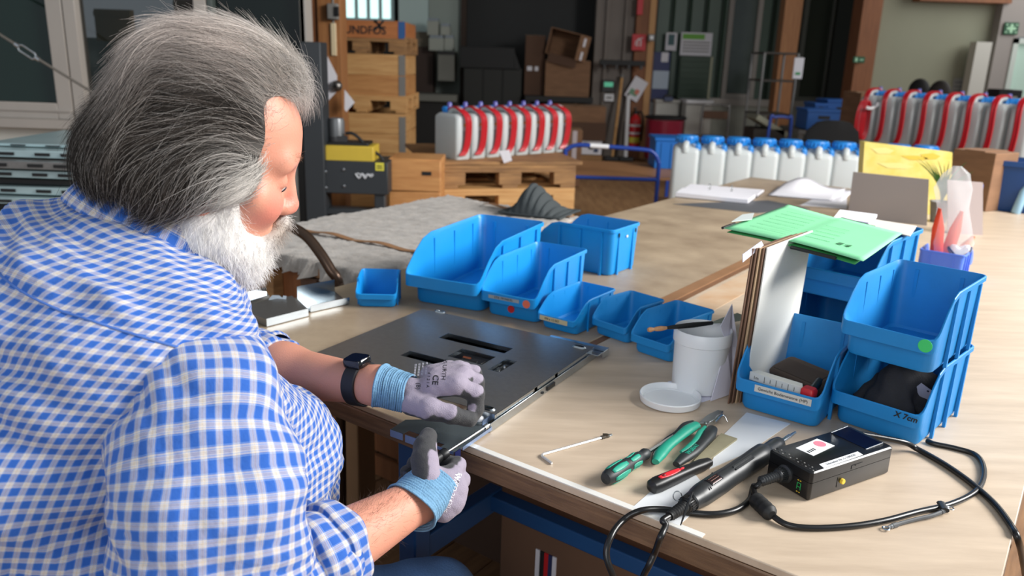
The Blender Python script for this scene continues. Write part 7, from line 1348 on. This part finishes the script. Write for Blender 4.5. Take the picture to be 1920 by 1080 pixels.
# ---- gloves
m_glove = mat('glove_knit', (150, 140, 156), .75, attr='col', bump=.35, bscale=700, sheen=.1)
gGREY, gDARK = LC(152, 142, 158), LC(54, 54, 56)
def glove(name, W_, fingers, thumb, palm_r, dorsal, darkrule):
    segs = []
    for f_ in fingers: pts, rd = f_; segs.append((W_*.35+pts[0]*.65, pts[0], palm_r, rd[0]*1.12, 'm')); segs += [(pts[i], pts[i+1], rd[i], rd[i+1], 'f%d' % i) for i in range(len(pts)-1)]
    tp, tr = thumb; ts = [(tp[i], tp[i+1], tr[i], tr[i+1], 't%d' % i) for i in range(len(tp)-1)]
    def f(p):
        palm = None; ds = []
        for a, b_, r1, r2, k in segs:
            if k == 'm': e_ = d_cone(p, a, b_, r1, r2); palm = e_ if palm is None else smin(palm, e_, .018)
        palm = smin(palm, d_cone(p, W_, W_*.6+segs[0][0]*.4, .030, palm_r*1.05), .02)
        out = palm
        fi = -1; fd = None
        for f_ in fingers:
            pts, rd = f_; fd = None
            for i in range(len(pts)-1): e_ = d_cone(p, pts[i], pts[i+1], rd[i], rd[i+1]); fd = e_ if fd is None else smin(fd, e_, .004)
            out = smin(out, fd, .006) 
        td = None
        for a, b_, r1, r2, k in ts: e_ = d_cone(p, a, b_, r1, r2); td = e_ if td is None else smin(td, e_, .006)
        out = smin(out, td, .009)
        return out+.0005*np.sin(p[:, 0]*330)*np.sin(p[:, 1]*310)*np.sin(p[:, 2]*350)
    allp = np.array([W_]+[x for f_ in fingers for x in f_[0]]+list(tp)); P, F = sdf_mesh(f, allp.min(0)-.05, allp.max(0)+.05, .0019); N = vnormals(P, F)
    best = np.full(len(P), 9.); kind = np.zeros(len(P), int); par = np.zeros(len(P))
    for si, (a, b_, r1, r2, k) in enumerate(segs+ts):
        d = d_cone(P, a, b_, r1, r2); m = d < best; best[m] = d[m]; kind[m] = {'m': 0, 'f0': 1, 'f1': 2, 'f2': 3, 't0': 4, 't1': 5, 't2': 6}[k]; t = ((P-a)@(b_-a))/((b_-a)@(b_-a)); par[m] = t[m]
    dn = N@dorsal; dk = darkrule(P, N, dn, kind, par); dk = np.clip(dk, 0, 1); 
    for _ in range(3):
        ac = np.zeros(len(P)); cn = np.zeros(len(P))
        for i in range(4): np.add.at(ac, F[:, i], dk[F].mean(1)); np.add.at(cn, F[:, i], 1)
        dk = ac/np.maximum(cn, 1)
    dk = np.clip((dk-.3)/.4, 0, 1)
    col = gGREY*(1-dk[:, None])+gDARK*dk[:, None]
    return np_mesh(name, P, F, m_glove, man, col=col)
DD = lambda *a: [D(*x) for x in a]
fr_ = [.0138, .0122, .0112, .0098]
WL = D(738, 733, 1.268)
Lf = [(DD((856, 722, 1.245), (892, 738, 1.252), (892, 766, 1.255), (882, 787, 1.258)), [.0150, .0140, .0128, .0112]), (DD((868, 703, 1.270), (894, 715, 1.278), (895, 745, 1.282), (889, 770, 1.282)), fr_), (DD((860, 694, 1.296), (889, 699, 1.306), (895, 724, 1.312), (890, 750, 1.312)), fr_), (DD((842, 692, 1.320), (872, 692, 1.332), (882, 712, 1.338), (879, 734, 1.338)), [.0125, .011, .010, .009])]
Lt = (DD((772, 756, 1.244), (806, 767, 1.228), (846, 777, 1.228), (880, 787, 1.240)), [.0195, .0175, .0140, .0118])
dL = unit(np.cross(D(868, 703, 1.27)-WL, D(842, 692, 1.32)-D(856, 722, 1.245))); dL = dL if dL[2] > 0 else -dL; dL = unit(dL+np.array([-.1, -.5, .2]))
def ruleL(P, N, dn, kind, par):
    dk = (dn < -.25).astype(float); dk[(kind == 2) & (dn < .55)] = 1; dk[kind == 3] = 1; dk[(kind == 1) & (par > .3) & (dn < .35)] = 1; dk[kind == 6] = 1; dk[(kind == 5) & (dn < .30)] = 1; dk[(kind == 4) & (dn < -.05)] = 1; return dk
gL = glove('glove', WL, Lf, Lt, .018, dL, ruleL)
WR = D(800, 918, 1.130)
Rf = [(DD((846, 892, 1.150), (858, 872, 1.185), (812, 862, 1.205), (775, 868, 1.195)), fr_), (DD((856, 916, 1.142), (866, 900, 1.185), (810, 888, 1.212), (762, 884, 1.20)), fr_), (DD((850, 942, 1.135), (858, 928, 1.178), (805, 908, 1.205), (758, 902, 1.19)), fr_), (DD((830, 960, 1.130), (838, 948, 1.165), (795, 928, 1.19), (760, 918, 1.18)), [.0125, .011, .010, .009])]
Rt = (DD((800, 893, 1.118), (796, 862, 1.128), (797, 838, 1.148), (803, 818, 1.168)), [.0205, .0185, .0160, .0130])
dR = unit(np.array([.55, -.75, .35])); bl_ = unit(RT*.8-UP*.3)
def ruleR(P, N, dn, kind, par):
    s = N@bl_; dk = ((s < .12) & (kind != 0)).astype(float); dk[(kind == 0) & (s < -.05)] = 1; dk[(kind >= 5)] = (s[kind >= 5] < .72); dk[kind == 3] = 1; dk[kind == 2] = 1; dk[kind == 6] = 1; return dk
gR = glove('glove', WR, Rf, Rt, .019, dR, ruleR)
m_cuff = mat('cuff_knit', (118, 164, 198), .85, var=.25, vscale=120, bump=.5, bscale=500); m_cuffd = mat('cuff_knit_inside', (74, 104, 138), .9, bump=.5, bscale=500)
def knit(C0, C1, r0, r1, parent, fl, hint):
    nrr, ncc = 46, 90; a = np.linspace(0, 2*PI, ncc+1); M = np.array(along(C0, C1, hint).to_3x3()); L_ = np.linalg.norm(C1-C0); rings = []; 
    for i in range(nrr):
        f = i/(nrr-1); r = r0+(r1-r0)*f+.0008*math.sin(i*1.9)+(.0025*math.exp(-(f/.08)**2))
        rings.append([C0+M@np.array([(r*(1+.02*math.sin(5*x+9*f)))*math.cos(x), r*fl*math.sin(x), L_*f+.003*math.sin(2*x+1)]) for x in a[:-1]])
    b = MB(); b.loft(rings, cap=False); b.build('knit_cuff', m_cuff, parent, world=True, solid=.0028, angle=180)
fw_ = unit(LW-LE); knit(D(712, 722, 1.268), D(765, 738, 1.262), .0365, .0335, gL, .86, (0, 0, 1))
knit(D(768, 953, 1.098), D(818, 902, 1.142), .0395, .0345, gR, .9, (0, 0, 1))
# print on the gloves
dgp = bpy.context.evaluated_depsgraph_get(); bvL = BVHTree.FromObject(gL, dgp); Wm = Matrix.Translation(ROOT[man.name].translation)
def gtext(g, bv, body, size, u, v, d, xdir, m, **kw):
    o_ = D(u, v, d); to = unit(CAM-o_); x = unit(xdir-to*(xdir@to)); y = np.cross(to, x); of = np.array(ROOT[man.name].translation)
    M = frame(o_-of, x, y, to); me = text(body, size, M, m, g, world=False, bvh=bv, **kw); return me
m_wp = mat('white_print', (214, 212, 220), .7)
rtv, dnv = RT-UP*.15, -UP-RT*.1
gtext(gL, bvL, 'CE', .013, 816, 712, 1.235, dnv, m_ink, bold=.0002); gtext(gL, bvL, 'WURTH', .009, 833, 692, 1.24, dnv, m_ink); gtext(gL, bvL, '(B)', .009, 784, 724, 1.24, dnv, m_ink)
gtext(gL, bvL, '4 1 2 1 A', .0065, 803, 712, 1.235, dnv, m_ink)
for i in range(4): gtext(gL, bvL, '=====', .007, 778+7*i, 694-1.2*i, 1.245, dnv, m_wp)
bvR = BVHTree.FromObject(gR, dgp)
for i in range(4): gtext(gR, bvR, ['4121A EN388', 'CAT. II  S.10', 'WORK GLOVE', 'EN ISO 21420'][i], .0086, 833+6*i, 934-5*i, 1.10, unit(-UP-.35*RT), m_wp, bold=.0001)
gtext(gR, bvR, '10', .006, 858, 902, 1.10, dnv, m_ink); b = MB(); 
# ---- wrist watch
wc = LE+(LW-LE)*.885; wd = unit(LW-LE); rW = .0335
M_ = along(wc, wc+wd, (0, 0, 1)); ws = thing('wrist_strap', '', 'watch') if False else None
b = MB(); rings = []
for z_, rr_w in ((-.0125, rW), (-.0125, rW+.0022), (-.011, rW+.0035), (.011, rW+.003), (.0125, rW+.0016), (.0125, rW-.0006)): rings.append([(rr_w*math.cos(a), rr_w*math.sin(a), z_) for a in np.linspace(0, 2*PI, 60, endpoint=False)])
b.loft(rings, cap=False, M=M_); strap = b.build('watch_strap', mat('black_silicone', (22, 22, 26), .5), man, world=True)
upl = np.array(M_.to_3x3().inverted() @ Vector((.12, -.18, 1))); ang_w = math.atan2(upl[1], upl[0]); MW = M_ @ T((0, 0, 0), rz=ang_w)
b = MB(); b.loft([[(rW+.002+h_, y_*s_, z_*s_) for y_, z_ in [(p_[0], p_[1]) for p_ in ring(.0165, -.0195, .0195, .008, 5, 3)]] for h_, s_ in ((-.002, .96), (.001, 1), (.008, 1), (.0105, .93))], M=MW); b.build('watch_case', mat('watch_black', (16, 16, 18), .15, coat=.5), strap, world=True)
b = MB(); b.loft([[(rW+.0125+h_, y_*.86, z_*.86) for y_, z_ in [(p_[0], p_[1]) for p_ in ring(.0165, -.0195, .0195, .008, 5, 3)]] for h_ in (0, .0006)], M=MW); b.build('watch_glass', mat('watch_glass', (10, 18, 40), .04), strap, world=True)
for i in range(6): a = ang_w-1.25-i*.16; b = MB(); c_ = M_ @ Vector(((rW+.0034)*math.cos(a), (rW+.0034)*math.sin(a), 0)); b.ball(c_, .0016, 6); b.build('strap_hole', m_ink, strap, world=True)
wcR = RE+(RW-RE)*.93
# arm hair
def arm_hair(E_, W_, n, f0, f1, side, name):
    t = rng.uniform(f0, f1, n); a = rng.normal(side, .55, n); M = np.array(along(E_, W_).to_3x3()); r = np.interp(t, [0, .35, 1], [.044, .046, .029])-.001; d_ = np.stack([np.cos(a), np.sin(a), 0*a], 1)@M.T; r0 = E_+(W_-E_)*t[:, None]+d_*r[:, None]; jj = rng.normal(0, .4, (n, 3)); hair_curves(name, r0, lambda p, f: (lambda v: v/np.linalg.norm(v, axis=1)[:, None])(d_*(.8-.3*f)+unit(W_-E_)*.5+jj), np.tile(LC(70, 54, 44), (n, 1)), rng.uniform(.008, .017, n), 5, .00009, m_hair, man)
MR = np.array(along(RE, RW).to_3x3()); upv = MR.T@np.array([0, .4, 1]); arm_hair(RE, RW, 420, .45, .85, math.atan2(upv[1], upv[0])+.5, 'arm_hair'); dnv_ = MR.T@np.array([0, .3, -1]); arm_hair(RE, RW, 260, .5, .8, math.atan2(dnv_[1], dnv_[0]), 'arm_hair')
# ================================================================ people far behind
def far_person(label, u, v, y, shirt_c, hair_c, yaw):
    c = Y(u, v, y); hz = c[2]-.11; t = thing('person', label, 'person', (c[0], y, 0), yaw)
    f = lambda p: smin(smin(smin(d_ell(p, (0, .0, hz), (.078, .095, .115)), d_cone(p, (0, -.01, hz-.06), (0, -.02, hz-.2), .05, .06), .04), smin(d_cone(p, (-.15, -.02, hz-.25), (.15, -.02, hz-.25), .065, .065), d_cone(p, (0, -.02, hz-.3), (0, -.03, hz-.65), .13, .15), .08), .06), smin(d_cone(p, (-.19, -.02, hz-.26), (-.22, .05, hz-.52), .05, .042), smin(d_cone(p, (.19, -.02, hz-.26), (.22, .05, hz-.52), .05, .042), smin(d_cone(p, (-.22, .05, hz-.52), (-.12, .25, hz-.5), .04, .03), d_cone(p, (.22, .05, hz-.52), (.12, .25, hz-.5), .04, .03), .02), .02), .02), .04)
    P, F = sdf_mesh(f, (-.35, -.25, hz-.85), (.35, .35, hz+.16), .012); body = np_mesh('body', P, F, mat('far_skin', (196, 150, 126), .6), t, world=False)
    g = lambda p: smax(smax(f(p)-.008, p[:, 2]-(hz-.17), .02), 0*p[:, 0]-(p[:, 2]-(hz-.78)), .02)
    P, F = sdf_mesh(g, (-.36, -.27, hz-.87), (.36, .36, hz+.16), .012); np_mesh('shirt', P, F, mat('far_shirt_%d' % int(u), shirt_c, .85, var=.15, vscale=9), t, world=False)
    h = lambda p: smax(d_ell(p, (0, -.012, hz+.018), (.092, .104, .118)), -d_ell(p, (0, .13, hz-.05), (.09, .09, .11)), .02)
    P, F = sdf_mesh(h, (-.15, -.2, hz-.2), (.15, .2, hz+.2), .010); np_mesh('hair', P, F, mat('far_hair_%d' % int(u), hair_c, .8, var=.3, vscale=40), t, world=False)
    b = MB(); b.box((0, -.02, hz-.82), (.4, .4, .05)); b.box((0, -.02, (hz-.85)/2), (.06, .06, hz-.85)); b.box((0, -.02, .02), (.45, .45, .04)); s_ = b.build('stool', m_black); s_.location = (c[0], y, 0); s_.rotation_euler = (0, 0, yaw); tag(s_, 'dark stool under '+label.split(' with')[0].replace('person', 'the person')+' '+str('at left' if u < 1740 else 'at right'), 'stool')
far_person('person with black hair and blue collar behind the rear canisters', 1724, 152, 8.3, (40, 66, 150), (16, 16, 18), R(20))
far_person('person with dark brown hair behind the rear canisters', 1764, 156, 7.4, (70, 60, 62), (36, 28, 25), R(-15))
t, w, h = bx('equipment_case', 'black equipment case with pale band above the rear canisters at right', 'case', 1872, 168, 1916, 196, 7.6, .2, m_black, flap=False, zb=.80); b = MB(); b.box((0, -.101, h-.075), (w*.6, .004, .035)); b.build('pale_band', mat('dull_cream', (150, 150, 132), .6), t)
